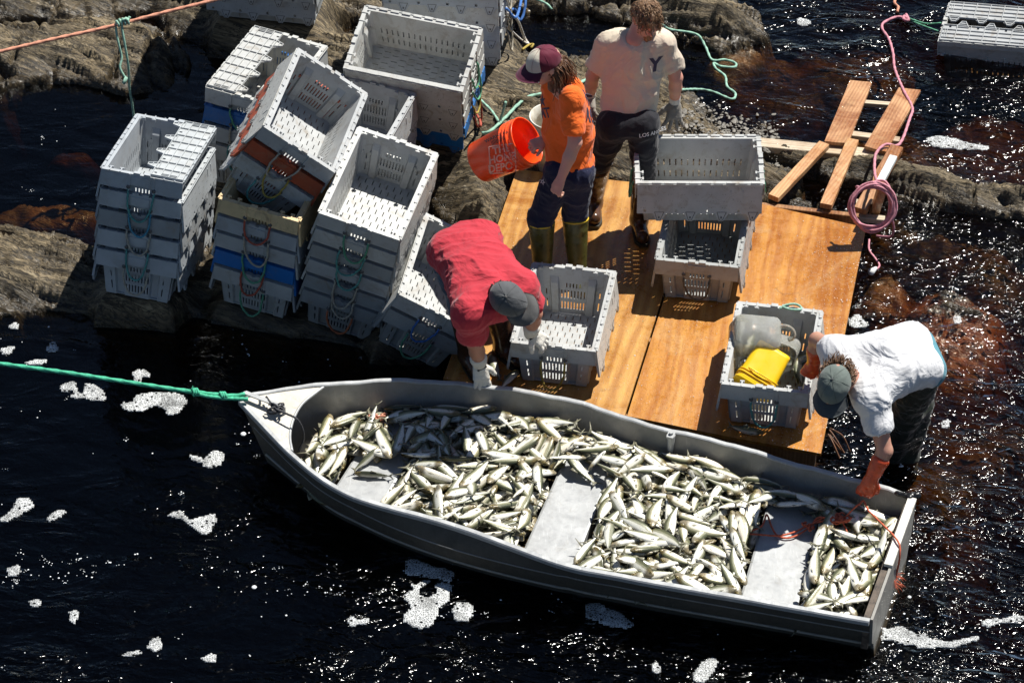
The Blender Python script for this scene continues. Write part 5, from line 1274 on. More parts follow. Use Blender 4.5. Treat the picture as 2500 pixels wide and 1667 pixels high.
body += hand_prims(o1['w2'], o1['w2']-o1['e2']+np.array([0.0, 0, -0.02]), cdir(-0.5, 0.1, 0.8), (0.95, 1.1, 0.8), 0.17, side=1, thumb=0.35)
body += hand_prims(o1['w1'], cdir(-0.85, -0.35, 0.25), cdir(-0.2, 0.4, 0.85), (0.9, 1.1, 0.6), 0.165, side=-1, thumb=0.6)
addp(R_, 'body', blobmesh('body', body, SK1, h=0.0062, k=0.016))
TO = cloth_mat('orange_cotton', (0.86, 0.150, 0.020), 0.08, fold=0.7, scale=6)
hem = J(1392, 402, 1.02)
sl = o1['s2']+(o1['e2']-o1['s2'])*0.72
pr = [('c', o1['nk']-UPZ*0.03, 0.070, o1['ch'], 0.112), ('c', o1['ch'], 0.112, J(1390, 395, 1.03), 0.112), ('c', o1['s1'], 0.075, J(1362, 300, 1.25), 0.092), ('c', J(1392, 222, 1.49), 0.082, J(1412, 330, 1.22), 0.098), ('c', o1['s2'], 0.075, J(1402, 330, 1.2), 0.098), ('c', J(1364, 320, 1.2), 0.095, J(1376, 400, 1.02), 0.102), ('c', J(1405, 330, 1.2), 0.092, J(1408, 410, 1.00), 0.103),
      ('c', o1['s2'], 0.064, sl, 0.070, 0.03), ('c', o1['s1'], 0.07, o1['s1']+(o1['e1']-o1['s1'])*0.7, 0.072, 0.03)]
pr += [('e', sl+nrm(o1['e2']-o1['s2'])*0.085, (0.078, 0.078, 0.078), None, 'sub')]
shirt = tee(pr, TO, folds=0.010, fdir=(6, 6, 7), cut=[(J(1392, 414, 0.98), nrm([0, 0.05, -1]))], seed=3, creases=[(o1['s2'], J(1392, 400, 1.0), 0.004, 0.12, 45)])
addp(R_, 'shirt', shirt)
PN = cloth_mat('navy_jersey', (0.010, 0.013, 0.040), 0.2, 0.8, 0.5, 7)
bt1 = o1['kn1']*0.86+o1['an1']*0.14; bt2 = o1['kn2']*0.86+o1['an2']*0.14
pr = [('c', o1['hip1'], 0.098, o1['hip2'], 0.098)]+limb(o1['hip1'], o1['kn1'], 0.098, 0.078)+limb(o1['hip2'], o1['kn2'], 0.096, 0.076)+[('c', o1['kn1'], 0.080, bt1-UPZ*0.02, 0.074), ('c', o1['kn2'], 0.078, bt2-UPZ*0.02, 0.073)]
trou = tee(pr, PN, 'trousers', 0.008, (7, 7, 12), seed=8, k=0.03, cut=None); addp(R_, 'trousers', trou)
addp(R_, 'trouser_print', decal('★', trou, J(1325, 443, 0.90), cdir(1, -0.35, 0), cdir(0.35, 1, 0.2), 0.045, plain('white_print', (0.7, 0.7, 0.7), 0.6)))
RB = plain('olive_rubber', (0.085, 0.080, 0.022), 0.30, var=0.3, vs=14, stain=((0.02, 0.02, 0.01), 9, 0.5, 0.6)); YB = plain('yellow_trim', (0.62, 0.42, 0.03), 0.5)
def boot(root, kn, an, toe, mat, trim, r0=0.080, tall=1.0, name='boot'):
    top = an+(kn-an)*tall; b_ = addp(root, name, blobmesh(name, [('c', top, r0, an, 0.055), ('c', an-UPZ*0.01, 0.056, an-UPZ*0.035, 0.054), ('c', an-nrm(toe-an)*0.02-UPZ*0.035, 0.044, toe-UPZ*0.0, 0.044), ('e', top+nrm(kn-an)*(r0*0.95), (r0*0.88,)*3, None, 'sub')], mat, h=0.006, k=0.03, disp=lambda X, Y, Z: 0.0025*vnoise(X*18, Y*18, Z*26)))
    d = nrm(kn-an); a = nrm(np.cross(d, [0.3, 0.9, 0.1])); b = np.cross(d, a)
    if trim: mb = MB(); c = top+d*r0*0.20; mb.tube([c+(a*math.cos(t)+b*math.sin(t))*(r0*0.98) for t in np.linspace(0, 2*math.pi, 28)], 0.0055, 6, cap=False); o = link('boot_trim', mb.me('boot_trim', [trim], True), b_); 
    mb = MB(); f = nrm((toe-an)*np.array([1, 1, 0])); s = np.cross(f, UPZ); c = an*np.array([1, 1, 0]); zz = min(toe[2], an[2]-0.035)-0.046
    ol = [c+s*x*0.046*(1 if y > -0.03 else 0.8)+f*y for x, y in ((-1, -0.06), (1, -0.06), (1.05, 0.04), (1.1, 0.15), (0.6, 0.20), (-0.6, 0.20), (-1.1, 0.15), (-1.05, 0.04))]
    mb.prism([(p[0], p[1]) for p in ol], zz, zz+0.022); link('sole', mb.me('sole', [plain('boot_sole', (0.03, 0.025, 0.015), 0.6)]), b_); return b_
boot(R_, bt1+nrm(o1['kn1']-o1['an1'])*0.0, o1['an1'], toe1, RB, YB); boot(R_, bt2, o1['an2'], toe2, RB, YB)
CW_ = [cloth_mat('maroon_mesh', (0.115, 0.012, 0.030), 0.15, 0.7, 0.1), cloth_mat('cream_cap', (0.60, 0.55, 0.45), 0.06, 0.8, 0.1), cloth_mat('maroon_brim', (0.075, 0.010, 0.030), 0.1, 0.7, 0.1), plain('maroon_seam', (0.20, 0.03, 0.06), 0.8)]
mb, dome = cap_mesh(o1['hd']-nrm(hf)*0.004, hf, hu, CW_, front=1, opening=True, size=1.03); cap = addp(R_, 'cap', mb.me('cap', CW_, True))
r, f, u = frame3(hf, hu); cp = dome(0, 0.95)
link('cap_emblem', decal('✈', cap.data, cp, r, nrm(u-nrm(cp-o1['hd'])*np.dot(u, nrm(cp-o1['hd']))), 0.06, CW_[0], 'cap_emblem'), cap)
HR1 = hair_mat('curly_brown_hair', (0.045, 0.018, 0.008), (0.19, 0.085, 0.036))
Rh = np.stack([r, f, u], 1); hb = blobmesh('hair', [('e', o1['hd']-f*0.028-u*0.012, (0.080, 0.080, 0.085), Rh), ('c', o1['hd']-f*0.075-u*0.03, 0.050, o1['hd']-f*0.075-u*0.13-UPZ*0.02, 0.048), ('c', o1['hd']+r*0.0-f*0.06-u*0.09, 0.055, o1['hd']-f*0.02-u*0.16-UPZ*0.03, 0.035)], HR1, h=0.006, k=0.03, disp=lambda X, Y, Z: 0.012*vnoise(X*45, Y*45, Z*45)+0.006*vnoise(X*95, Y*95, Z*95))
ho = addp(R_, 'hair', hb); mb = MB(); locks(mb, o1['hd']-f*0.03-u*0.03, Rh, (1.3, 5.0), (1.2, 2.1), 230, 0.115, 0.0042, 0.55, 5, (0.085, 0.095, 0.09), 0.016)
link('hair_locks', mb.me('hair_locks', [HR1], True), ho)
mb = MB(); gm = plain('glasses_frame', (0.02, 0.015, 0.015), 0.3)
for s in (-1, 1):
    c = o1['hd']+r*s*0.032+f*0.094+u*0.004; mb.tube([c+r*0.024*math.cos(t)+u*0.017*math.sin(t) for t in np.linspace(0, 2*math.pi, 20)], 0.0016, 5, cap=False); mb.tube([c+r*s*0.024+u*0.004, o1['hd']+r*s*0.082+f*0.0+u*0.006], 0.0016, 5)
mb.tube([o1['hd']+r*0.010+f*0.098+u*0.006, o1['hd']-r*0.010+f*0.098+u*0.006], 0.0015, 5); addp(R_, 'glasses', mb.me('glasses', [gm], True))
PRM = plain('shirt_print_dark', (0.05, 0.04, 0.07), 0.7); PRW = plain('shirt_print_white', (0.72, 0.70, 0.68), 0.7)
addp(R_, 'shirt_print', decal('VR\nRC', shirt, J(1432, 262, 1.40), cdir(0.45, -0.1, -0.9), cdir(0.15, 1, 0.2), 0.11, PRM, bold=0.004)); 
addp(R_, 'shirt_print', decal('★\nMT', shirt, J(1341, 262, 1.36), cdir(0.6, 0, 0.8), cdir(-0.05, 1, 0.1), 0.085, PRM, bold=0.002))

# --- man in beige, leaning over the crosswise crate
b1 = dict(hip1=J(1497, 305, 0.98), hip2=J(1572, 305, 0.98), kn1=J(1462, 395, 0.62), kn2=J(1572, 430, 0.60), an1=J(1450, 488, 0.25), an2=J(1560, 532, 0.25), s1=J(1484, 106, 1.46), s2=J(1622, 104, 1.46),
          e1=J(1447, 185, 1.20), w1=J(1440, 238, 0.98), e2=J(1650, 190, 1.20), w2=J(1647, 250, 0.96), nk=J(1550, 92, 1.53), hd=J(1580, 44, 1.66))
R_ = rootat('person', P(1505, 535, DECK_Z), 'bearded person in beige T-shirt looking down, gloved hand on the crosswise crate')
hf, hu = cdir(0.26, -0.78, 0.46), cdir(0.10, 0.60, 0.78); r, f, u = frame3(hf, hu); Rh = np.stack([r, f, u], 1)
body = head_prims(b1['hd'], hf, hu)+[('c', b1['nk']-UPZ*0.02, 0.060, b1['hd']-u*0.05-f*0.03, 0.056), ('c', b1['nk']-UPZ*0.03, 0.062, b1['nk']-UPZ*0.10, 0.07), ('c', b1['s1'], 0.06, b1['s2'], 0.06), ('c', b1['nk']-UPZ*0.06-C_B*0.03, 0.06, (b1['hip1']+b1['hip2'])/2-C_B*0.07, 0.05)]
body += limb(b1['s1'], b1['e1'], 0.052, 0.040, .05)+limb(b1['e1'], b1['w1'], 0.042, 0.028, .08)+limb(b1['s2'], b1['e2'], 0.052, 0.041, .05)+limb(b1['e2'], b1['w2'], 0.042, 0.029, .08)
body += limb(b1['hip1'], b1['kn1'], 0.078, 0.055)+limb(b1['kn1'], b1['an1'], 0.052, 0.036)+limb(b1['hip2'], b1['kn2'], 0.078, 0.055)+limb(b1['kn2'], b1['an2'], 0.052, 0.036)
gl1 = hand_prims(b1['w1'], UPZ*-1+cdir(0, 0, 0.2), cdir(-0.6, 0, 0.6), (0.3, 0.4, 0.3), 0.185, side=1); gl2 = hand_prims(b1['w2'], J(1645, 300, 0.845)-b1['w2'], cdir(0.1, 0.35, 0.9), (0.12, 0.18, 0.25), 0.20, side=1, spread=0.42, thumb=1.1, fat=1.12)
body += gl1+gl2
addp(R_, 'body', blobmesh('body', body, SK1, h=0.0062, k=0.016))
TB = cloth_mat('beige_cotton', (0.66, 0.57, 0.44), 0.04, fold=0.8, scale=5, stain=((0.70, 0.50, 0.42), 2.5, 0.52, 0.4))
s1e = b1['s1']+(b1['e1']-b1['s1'])*0.66; s2e = b1['s2']+(b1['e2']-b1['s2'])*0.66
pr = [('c', b1['s1'], 0.070, b1['s2'], 0.070), ('c', b1['s1']*0.78+b1['s2']*0.22, 0.095, J(1502, 270, 1.03), 0.094), ('c', b1['s2']*0.78+b1['s1']*0.22, 0.095, J(1566, 270, 1.03), 0.096), ('c', b1['nk']-UPZ*0.08, 0.09, J(1535, 260, 1.06), 0.10),
      ('c', b1['s1'], 0.064, s1e, 0.076, 0.03), ('c', b1['s2'], 0.064, s2e, 0.075, 0.03), ('e', s1e+nrm(b1['e1']-b1['s1'])*0.085, (0.088,)*3, None, 'sub'), ('e', s2e+nrm(b1['e2']-b1['s2'])*0.083, (0.086,)*3, None, 'sub'),
      ('e', b1['nk']+C_B*0.075+C_U*0.02+C_R*-0.01, (0.080,)*3, None, 'sub')]
shirt = tee(pr, TB, folds=0.011, fdir=(6, 6, 4), cut=[(J(1535, 296, 0.965), nrm([0.03, 0.0, -1]))], seed=12, creases=[(J(1600, 120, 1.4), J(1500, 280, 1.0), 0.006, 0.13, 38)])
addp(R_, 'shirt', shirt)
addp(R_, 'shirt_print', decal('Y', shirt, J(1593, 152, 1.33), cdir(1, 0.12, 0), cdir(-0.15, 1, 0.3), 0.115, PRM, bold=0.005, shear=0.25))
PG = cloth_mat('charcoal_jersey', (0.016, 0.016, 0.021), 0.15, 0.8, 0.4, 7)
pr = [('c', b1['hip1'], 0.098, b1['hip2'], 0.098)]+limb(b1['hip1'], b1['kn1'], 0.098, 0.072)+limb(b1['hip2'], b1['kn2'], 0.098, 0.072)+[('c', b1['kn1'], 0.080, b1['kn1']*0.8+b1['an1']*0.2, 0.072), ('c', b1['kn2'], 0.080, b1['kn2']*0.8+b1['an2']*0.2, 0.072)]
trou = tee(pr, PG, 'trousers', 0.008, (7, 7, 12), seed=18, k=0.03); addp(R_, 'trousers', trou)
addp(R_, 'trouser_print', decal('LOS ANGELES', trou, J(1588, 322, 0.93), cdir(1, 0.25, -0.3), cdir(-0.2, 1, 0.2), 0.034, PRW, bold=0.0006))
BRB = plain('brown_rubber', (0.075, 0.035, 0.018), 0.22, var=0.3, vs=10)
boot(R_, b1['kn1']*0.85+b1['an1']*0.15, b1['an1'], b1['an1']+np.array([0.0, -0.15, -0.035]), BRB, None, 0.078); boot(R_, b1['kn2']*0.85+b1['an2']*0.15, b1['an2'], b1['an2']+np.array([0.02, -0.15, -0.035]), BRB, None, 0.078)
GG = cloth_mat('grey_knit_glove', (0.24, 0.22, 0.19), 0.15, 0.9, 0.2, 30); GW = cloth_mat('white_knit_cuff', (0.62, 0.60, 0.56), 0.08, 0.9, 0.2, 40)
for gl, w_, e_ in ((gl1, b1['w1'], b1['e1']), (gl2, b1['w2'], b1['e2'])):
    g2 = [tuple([p[0], p[1], p[2]+0.003, p[3], p[4]+0.003]+list(p[5:])) for p in gl]
    go = addp(R_, 'glove', glove_me(g2, GG)); v = nrm(e_-w_); link('glove_cuff', blobmesh('glove_cuff', [('c', w_-v*0.01, 0.034, w_+v*0.045, 0.035)], GW, h=0.004, k=0.01), go)
    mb = MB(); a = nrm(np.cross(v, [0.2, 0.9, 0.1])); b = np.cross(v, a); mb.tube([w_+v*0.074+(a*math.cos(t)+b*math.sin(t))*0.031 for t in np.linspace(0, 2*math.pi, 20)], 0.004, 5, cap=False); link('glove_hem', mb.me('glove_hem', [plain('red_hem', (0.5, 0.06, 0.03), 0.8)], True), go)
HR2 = hair_mat('light_brown_hair', (0.10, 0.050, 0.022), (0.30, 0.17, 0.085))
ho = addp(R_, 'hair', blobmesh('hair', [('e', b1['hd']-f*0.014+u*0.024, (0.084, 0.102, 0.094), Rh), ('c', b1['hd']-f*0.07, 0.05, b1['hd']-f*0.06-u*0.06, 0.04), ('c', b1['hd']+f*0.055+u*0.07, 0.035, b1['hd']+f*0.085+u*0.045+r*0.02, 0.022)], HR2, h=0.006, k=0.03, disp=lambda X, Y, Z: 0.008*vnoise(X*40, Y*40, Z*40)+0.005*vnoise(X*90, Y*90, Z*90)))
mb = MB(); locks(mb, b1['hd']-f*0.01+u*0.022, Rh, (0, 6.28), (0.05, 1.62), 420, 0.050, 0.0040, 0.2, 9, (0.086, 0.104, 0.098), 0.010, flow=lambda az, ph: f*0.8*math.cos(ph)-u*1.0*math.sin(ph)+r*0.3*math.sin(az*3))
link('hair_locks', mb.me('hair_locks', [HR2], True), ho)
HRB = hair_mat('ginger_beard', (0.19, 0.080, 0.030), (0.36, 0.17, 0.075))
bo = addp(R_, 'beard', blobmesh('beard', [('c', b1['hd']+f*0.052-u*0.088, 0.034, b1['hd']+f*0.066-u*0.112, 0.026), ('c', b1['hd']+f*0.04-u*0.07+r*0.045, 0.024, b1['hd']+f*0.055-u*0.095, 0.028), ('c', b1['hd']+f*0.04-u*0.07-r*0.045, 0.024, b1['hd']+f*0.055-u*0.095, 0.028)], HRB, h=0.005, k=0.02, disp=lambda X, Y, Z: 0.007*vnoise(X*70, Y*70, Z*70)))

# --- man in red, bent over between the skiff and the open crate
c1 = dict(hip1=J(1095, 618, 0.97), hip2=J(1172, 592, 0.97), kn1=J(1128, 742, 0.58), kn2=J(1205, 728, 0.60), an1=J(1142, 862, 0.24), an2=J(1228, 840, 0.24), s1=J(1143, 765, 1.00), s2=J(1276, 704, 1.02),
          e1=J(1160, 838, 0.71), w1=J(1171, 888, 0.47), e2=J(1304, 765, 0.82), w2=J(1296, 812, 0.60), nk=J(1214, 722, 1.04), hd=J(1240, 730, 1.10))
R_ = rootat('person', P(1185, 875, DECK_Z), 'bent over person in red T-shirt and grey cap wearing white gloves')
hf, hu = cdir(0.80, -0.58, 0.12), cdir(-0.12, 0.10, 0.98); r, f, u = frame3(hf, hu); Rh = np.stack([r, f, u], 1)
body = head_prims(c1['hd'], hf, hu)+[('c', c1['nk'], 0.065, c1['hd']-u*0.05, 0.06), ('c', c1['s1'], 0.065, c1['s2'], 0.065), ('c', c1['nk']-C_B*0.04, 0.06, (c1['hip1']+c1['hip2'])/2-C_B*0.03, 0.09)]
for a, b, w_ in (('s1', 'e1', 'w1'), ('s2', 'e2', 'w2')): body += limb(c1[a], c1[b], 0.058, 0.046, .08)+limb(c1[b], c1[w_], 0.048, 0.031, .10)
for a, b, w_ in (('hip1', 'kn1', 'an1'), ('hip2', 'kn2', 'an2')): body += limb(c1[a], c1[b], 0.10, 0.06)+limb(c1[b], c1[w_], 0.056, 0.04)
gl1 = hand_prims(c1['w1'], J(1177, 935, 0.36)-c1['w1'], cdir(0.05, 0.3, 0.95), (0.12, 0.25, 0.30), 0.19, side=-1, spread=0.18, fat=1.15, thumb=0.9)
gl2 = hand_prims(c1['w2'], J(1342, 846, 0.50)-c1['w2'], cdir(-0.25, 0.45, 0.8), (0.25, 0.55, 0.6), 0.18, side=1, spread=0.25, fat=1.12, thumb=1.0)
body += gl1+gl2; addp(R_, 'body', blobmesh('body', body, SK2, h=0.0062, k=0.016))
TR = cloth_mat('red_cotton', (0.45, 0.034, 0.050), 0.12, fold=0.8, scale=5, stain=((0.30, 0.02, 0.03), 5, 0.56, 0.5))
s1e = c1['s1']+(c1['e1']-c1['s1'])*0.62; s2e = c1['s2']+(c1['e2']-c1['s2'])*0.58
mid = (c1['s1']+c1['s2'])/2; hm = (c1['hip1']+c1['hip2'])/2
lat = nrm(c1['s2']-c1['s1']); bk = (mid*0.45+hm*0.55)+UPZ*0.015
pr = [('c', c1['s1'], 0.098, c1['s2'], 0.092), ('c', c1['s1']*0.85+mid*0.15, 0.11, bk-lat*0.085, 0.128), ('c', c1['s2']*0.85+mid*0.15, 0.11, bk+lat*0.085, 0.128), ('c', bk-lat*0.08, 0.128, c1['hip1']+UPZ*0.01, 0.122), ('c', bk+lat*0.08, 0.128, c1['hip2']+UPZ*0.01, 0.122), ('c', mid, 0.12, bk+UPZ*0.01, 0.138), ('c', c1['hip1']+UPZ*0.01, 0.122, c1['hip2']+UPZ*0.01, 0.122), ('c', bk, 0.13, hm+UPZ*0.015, 0.128),
      ('c', c1['s1'], 0.088, s1e, 0.090, 0.03), ('c', c1['s2'], 0.086, s2e, 0.086, 0.03), ('e', s1e+nrm(c1['e1']-c1['s1'])*0.090, (0.095,)*3, None, 'sub'), ('e', s2e+nrm(c1['e2']-c1['s2'])*0.088, (0.092,)*3, None, 'sub')]
ax_ = nrm(hm-mid)
shirt = tee(pr, TR, folds=0.010, fdir=(4, 9, 8), cut=[(hm+ax_*0.10, nrm(ax_+np.array([0, 0, -1.1])))], seed=22, creases=[(bk, c1['s2'], 0.006, 0.12, 60), (bk, c1['s1'], 0.006, 0.11, 56), (hm, mid, 0.005, 0.15, 42)])
addp(R_, 'shirt', shirt)
DN = cloth_mat('denim', (0.035, 0.065, 0.11), 0.3, 0.85, 0.5, 9)
pr = [('c', c1['hip1']-UPZ*0.05, 0.095, c1['hip2']-UPZ*0.05, 0.095)]+limb(c1['hip1']-UPZ*0.05, c1['kn1'], 0.095, 0.078)+limb(c1['hip2']-UPZ*0.05, c1['kn2'], 0.095, 0.078)+[('c', c1['kn1'], 0.082, c1['kn1']*0.7+c1['an1']*0.3, 0.075), ('c', c1['kn2'], 0.082, c1['kn2']*0.7+c1['an2']*0.3, 0.075)]
addp(R_, 'jeans', tee(pr, DN, 'jeans', 0.008, (7, 7, 12), seed=28, k=0.03))
boot(R_, c1['kn1']*0.75+c1['an1']*0.25, c1['an1'], c1['an1']+np.array([0.06, -0.14, -0.035]), BRB, YB, 0.080); boot(R_, c1['kn2']*0.75+c1['an2']*0.25, c1['an2'], c1['an2']+np.array([0.09, -0.12, -0.035]), BRB, YB, 0.080)
GWH = cloth_mat('white_leather', (0.66, 0.63, 0.56), 0.08, 0.6, 0.3, 30, stain=((0.35, 0.28, 0.2), 30, 0.6, 0.4)); BKM = plain('black_strap', (0.015, 0.015, 0.015), 0.6)
for gl, w_, e_ in ((gl1, c1['w1'], c1['e1']), (gl2, c1['w2'], c1['e2'])):
    g2 = [tuple([p[0], p[1], p[2]+0.004, p[3], p[4]+0.004]+list(p[5:])) for p in gl]; v = nrm(e_-w_)
    go = addp(R_, 'glove', glove_me(g2, GWH)); link('glove_cuff', blobmesh('glove_cuff', [('c', w_-v*0.01, 0.040, w_+v*0.065, 0.052), ('e', w_+v*0.135, (0.055,)*3, None, 'sub')], GWH, h=0.004, k=0.01), go)
    d = nrm(np.array(gl[1][3])-w_); n_ = nrm(C_B-d*np.dot(C_B, d)); s_ = np.cross(d, n_); mb = MB(); mb.box(w_+d*0.022+n_*0.034, (0.005, 0.030, 0.003), np.stack([d, s_, n_], 1)); link('wrist_strap', mb.me('wrist_strap', [BKM]), go)
CG = [cloth_mat('grey_cap', (0.085, 0.088, 0.092), 0.15, 0.85, 0.2), cloth_mat('grey_cap_front', (0.085, 0.088, 0.092), 0.15, 0.85, 0.2), cloth_mat('grey_brim', (0.095, 0.093, 0.09), 0.25, 0.85, 0.2), plain('grey_seam', (0.05, 0.05, 0.052), 0.8)]
mb, dome = cap_mesh(c1['hd'], hf, hu, CG, size=1.08); cap = addp(R_, 'cap', mb.me('cap', CG, True))
cp = dome(0, 0.85); nn = nrm(cp-c1['hd']); uu = nrm(u-nn*np.dot(u, nn)); link('cap_print', decal('FISH CAMP\nSINCE', cap.data, cp, r, uu, 0.021, plain('grey_print', (0.35, 0.35, 0.35), 0.8), 'cap_print', bold=0.0004), cap)
HR3 = hair_mat('dark_brown_hair', (0.020, 0.010, 0.006), (0.075, 0.035, 0.018))
ho = addp(R_, 'hair', blobmesh('hair', [('e', c1['hd']-f*0.022-u*0.022, (0.084, 0.092, 0.075), Rh)], HR3, h=0.006, k=0.02, disp=lambda X, Y, Z: 0.006*vnoise(X*60, Y*60, Z*60)))
mb = MB(); locks(mb, c1['hd']-f*0.01, Rh, (1.3, 5.0), (1.45, 1.9), 120, 0.035, 0.0034, 0.2, 19, (0.084, 0.103, 0.09), 0.006); link('hair_locks', mb.me('hair_locks', [HR3], True), ho)
tt = c1['e2']*0.35+c1['w2']*0.65

# --- man in white, standing in the river and bending towards the skiff
d1 = dict(hip1=J(2222, 842, 0.92), hip2=J(2250, 892, 0.90), kn1=J(2238, 985, 0.44), kn2=J(2210, 1010, 0.42), an1=J(2215, 1100, 0.02), an2=J(2178, 1112, -0.02), s1=J(2038, 855, 0.96), s2=J(2132, 980, 0.87),
          e1=J(1994, 830, 0.87), w1=J(1987, 888, 0.66), e2=J(2160, 1100, 0.62), w2=J(2128, 1168, 0.46), nk=J(2082, 925, 0.93), hd=J(2038, 938, 0.99))
R_ = rootat('person', P(2200, 1110, -0.1), 'person in white T-shirt and waders standing in the river, orange gloves holding a rope')
hf, hu = cdir(-0.28, -0.93, 0.16), cdir(-0.22, 0.22, 0.95); r, f, u = frame3(hf, hu); Rh = np.stack([r, f, u], 1)
body = head_prims(d1['hd'], hf, hu)+[('c', d1['nk'], 0.065, d1['hd']-u*0.04, 0.06), ('c', d1['s1'], 0.06, d1['s2'], 0.06), ('c', d1['nk']-C_B*0.04, 0.06, (d1['hip1']+d1['hip2'])/2-C_B*0.06, 0.06)]
for a, b, w_ in (('s1', 'e1', 'w1'), ('s2', 'e2', 'w2')): body += limb(d1[a], d1[b], 0.055, 0.043, .06)+limb(d1[b], d1[w_], 0.045, 0.030, .10)
for a, b, w_ in (('hip1', 'kn1', 'an1'), ('hip2', 'kn2', 'an2')): body += limb(d1[a], d1[b], 0.075, 0.06)+limb(d1[b], d1[w_], 0.056, 0.04)
gl1 = hand_prims(d1['w1'], J(1958, 938, 0.51)-d1['w1'], cdir(0.25, 0.45, 0.85), (0.7, 1.0, 0.8), 0.17, side=-1, spread=0.10, fat=1.25, thumb=0.5)
gl2 = hand_prims(d1['w2'], J(2102, 1226, 0.30)-d1['w2'], cdir(0.2, 0.3, 0.92), (0.6, 0.9, 0.8), 0.20, side=-1, spread=0.10, fat=1.3, thumb=0.5)
body += gl1+gl2; addp(R_, 'body', blobmesh('body', body, SK3, h=0.0062, k=0.016))
TW = cloth_mat('white_cotton', (0.66, 0.66, 0.67), 0.05, fold=0.8, scale=6, stain=((0.45, 0.43, 0.38), 7, 0.60, 0.3))
s1e = d1['s1']+(d1['e1']-d1['s1'])*0.30; s2e = d1['s2']+(d1['e2']-d1['s2'])*0.50
mid = (d1['s1']+d1['s2'])/2; hm = (d1['hip1']+d1['hip2'])/2; lat = nrm(d1['s2']-d1['s1']); bk = (mid*0.45+hm*0.55)+UPZ*0.02
pr = [('c', d1['s1'], 0.085, d1['s2'], 0.085), ('c', d1['s1']*0.8+mid*0.2, 0.10, bk-lat*0.06, 0.13), ('c', d1['s2']*0.8+mid*0.2, 0.10, bk+lat*0.08, 0.135), ('c', bk-lat*0.06, 0.13, d1['hip1'], 0.135), ('c', bk+lat*0.06, 0.13, d1['hip2']-UPZ*0.02, 0.125),
      ('c', d1['s1'], 0.072, s1e, 0.072, 0.03), ('c', d1['s2'], 0.082, s2e, 0.088, 0.03), ('e', s1e+nrm(d1['e1']-d1['s1'])*0.078, (0.085,)*3, None, 'sub'), ('e', s2e+nrm(d1['e2']-d1['s2'])*0.09, (0.094,)*3, None, 'sub')]
ax_ = nrm(hm-mid)
shirt = tee(pr, TW, folds=0.007, fdir=(10, 4, 6), cut=[(hm+ax_*0.09, nrm(ax_+np.array([0, 0, -0.35])))], seed=32, creases=[(mid, hm, 0.0035, 0.17, 52), (d1['s2'], bk, 0.003, 0.12, 60)])
addp(R_, 'shirt', shirt)
WD = cloth_mat('wader_rubber', (0.016, 0.020, 0.014), 0.3, 0.35, 0.6, 7)
pr = [('c', hm-ax_*0.02-UPZ*0.03, 0.128, hm-UPZ*0.10, 0.125)]+limb(d1['hip1']-UPZ*0.05, d1['kn1'], 0.118, 0.095)+limb(d1['hip2']-UPZ*0.05, d1['kn2'], 0.115, 0.095)+limb(d1['kn1'], d1['an1'], 0.092, 0.078)+limb(d1['kn2'], d1['an2'], 0.092, 0.078)+[('c', d1['an1'], 0.075, d1['an1']-UPZ*0.2, 0.07), ('c', d1['an2'], 0.075, d1['an2']-UPZ*0.2, 0.07)]
addp(R_, 'waders', tee(pr, WD, 'waders', 0.011, (8, 8, 12), seed=38, k=0.03))
addp(R_, 'undershirt', blobmesh('undershirt', [('c', d1['hip1']+ax_*0.045-UPZ*0.02, 0.108, d1['hip2']+ax_*0.045-UPZ*0.05, 0.108)], cloth_mat('teal_cotton', (0.10, 0.27, 0.33), 0.1), h=0.007, k=0.02))
mb = MB(); mb.tube(catmull([J(2170, 958, 0.66), J(2205, 942, 0.70), J(2245, 945, 0.72), J(2280, 915, 0.76)], 0.02), 0.010, 6); addp(R_, 'wader_trim', mb.me('wader_trim', [YB], True))
GO = plain('orange_rubber', (0.62, 0.075, 0.020), 0.32, var=0.2, vs=20, stain=((0.30, 0.03, 0.01), 14, 0.5, 0.5), bs=0.3, bscale=90)
for gl, w_, e_ in ((gl1, d1['w1'], d1['e1']), (gl2, d1['w2'], d1['e2'])):
    g2 = [tuple([p[0], p[1], p[2]+0.003, p[3], p[4]+0.003]+list(p[5:])) for p in gl]; v = nrm(e_-w_)
    addp(R_, 'glove', blobmesh('glove', g2+[('c', w_-v*0.01, 0.037, w_+v*0.115, 0.052), ('e', w_+v*0.20, (0.060,)*3, None, 'sub')], GO, h=0.0042, k=0.010, disp=lambda X, Y, Z: 0.002*vnoise(X*50, Y*50, Z*50)))
CG2 = [cloth_mat('sage_cap', (0.13, 0.155, 0.14), 0.15, 0.9, 0.2), cloth_mat('sage_cap_front', (0.13, 0.15, 0.14), 0.15, 0.9, 0.2), cloth_mat('dark_brim', (0.065, 0.072, 0.075), 0.25, 0.85, 0.2), plain('sage_seam', (0.07, 0.085, 0.075), 0.8)]
mb, dome = cap_mesh(d1['hd'], hf, hu, CG2, size=1.06); cap = addp(R_, 'cap', mb.me('cap', CG2, True))
cp = dome(0, 1.05); nn = nrm(cp-d1['hd']); uu = nrm(u-nn*np.dot(u, nn))
sq = project(np.array([(-.022, -.016, 0), (.022, -.016, 0), (.022, .016, 0), (-.022, .016, 0)]), [(0, 1, 2, 3)], cap.data, cp, r, uu, plain('cap_patch_tan', (0.34, 0.27, 0.18), 0.8), 'cap_patch', 0.003); pch = link('cap_patch', sq, cap)
a_ = np.linspace(0, 2*math.pi, 13)[:-1]; dm = project(np.array([(0.009*math.cos(t), 0.009*math.sin(t), 0) for t in a_]), [tuple(range(12))], cap.data, cp, r, uu, plain('patch_orange', (0.6, 0.16, 0.06), 0.8), 'patch_mark', 0.0045); link('patch_mark', dm, cap)
HR4 = hair_mat('brown_wavy_hair', (0.06, 0.028, 0.014), (0.22, 0.12, 0.06))
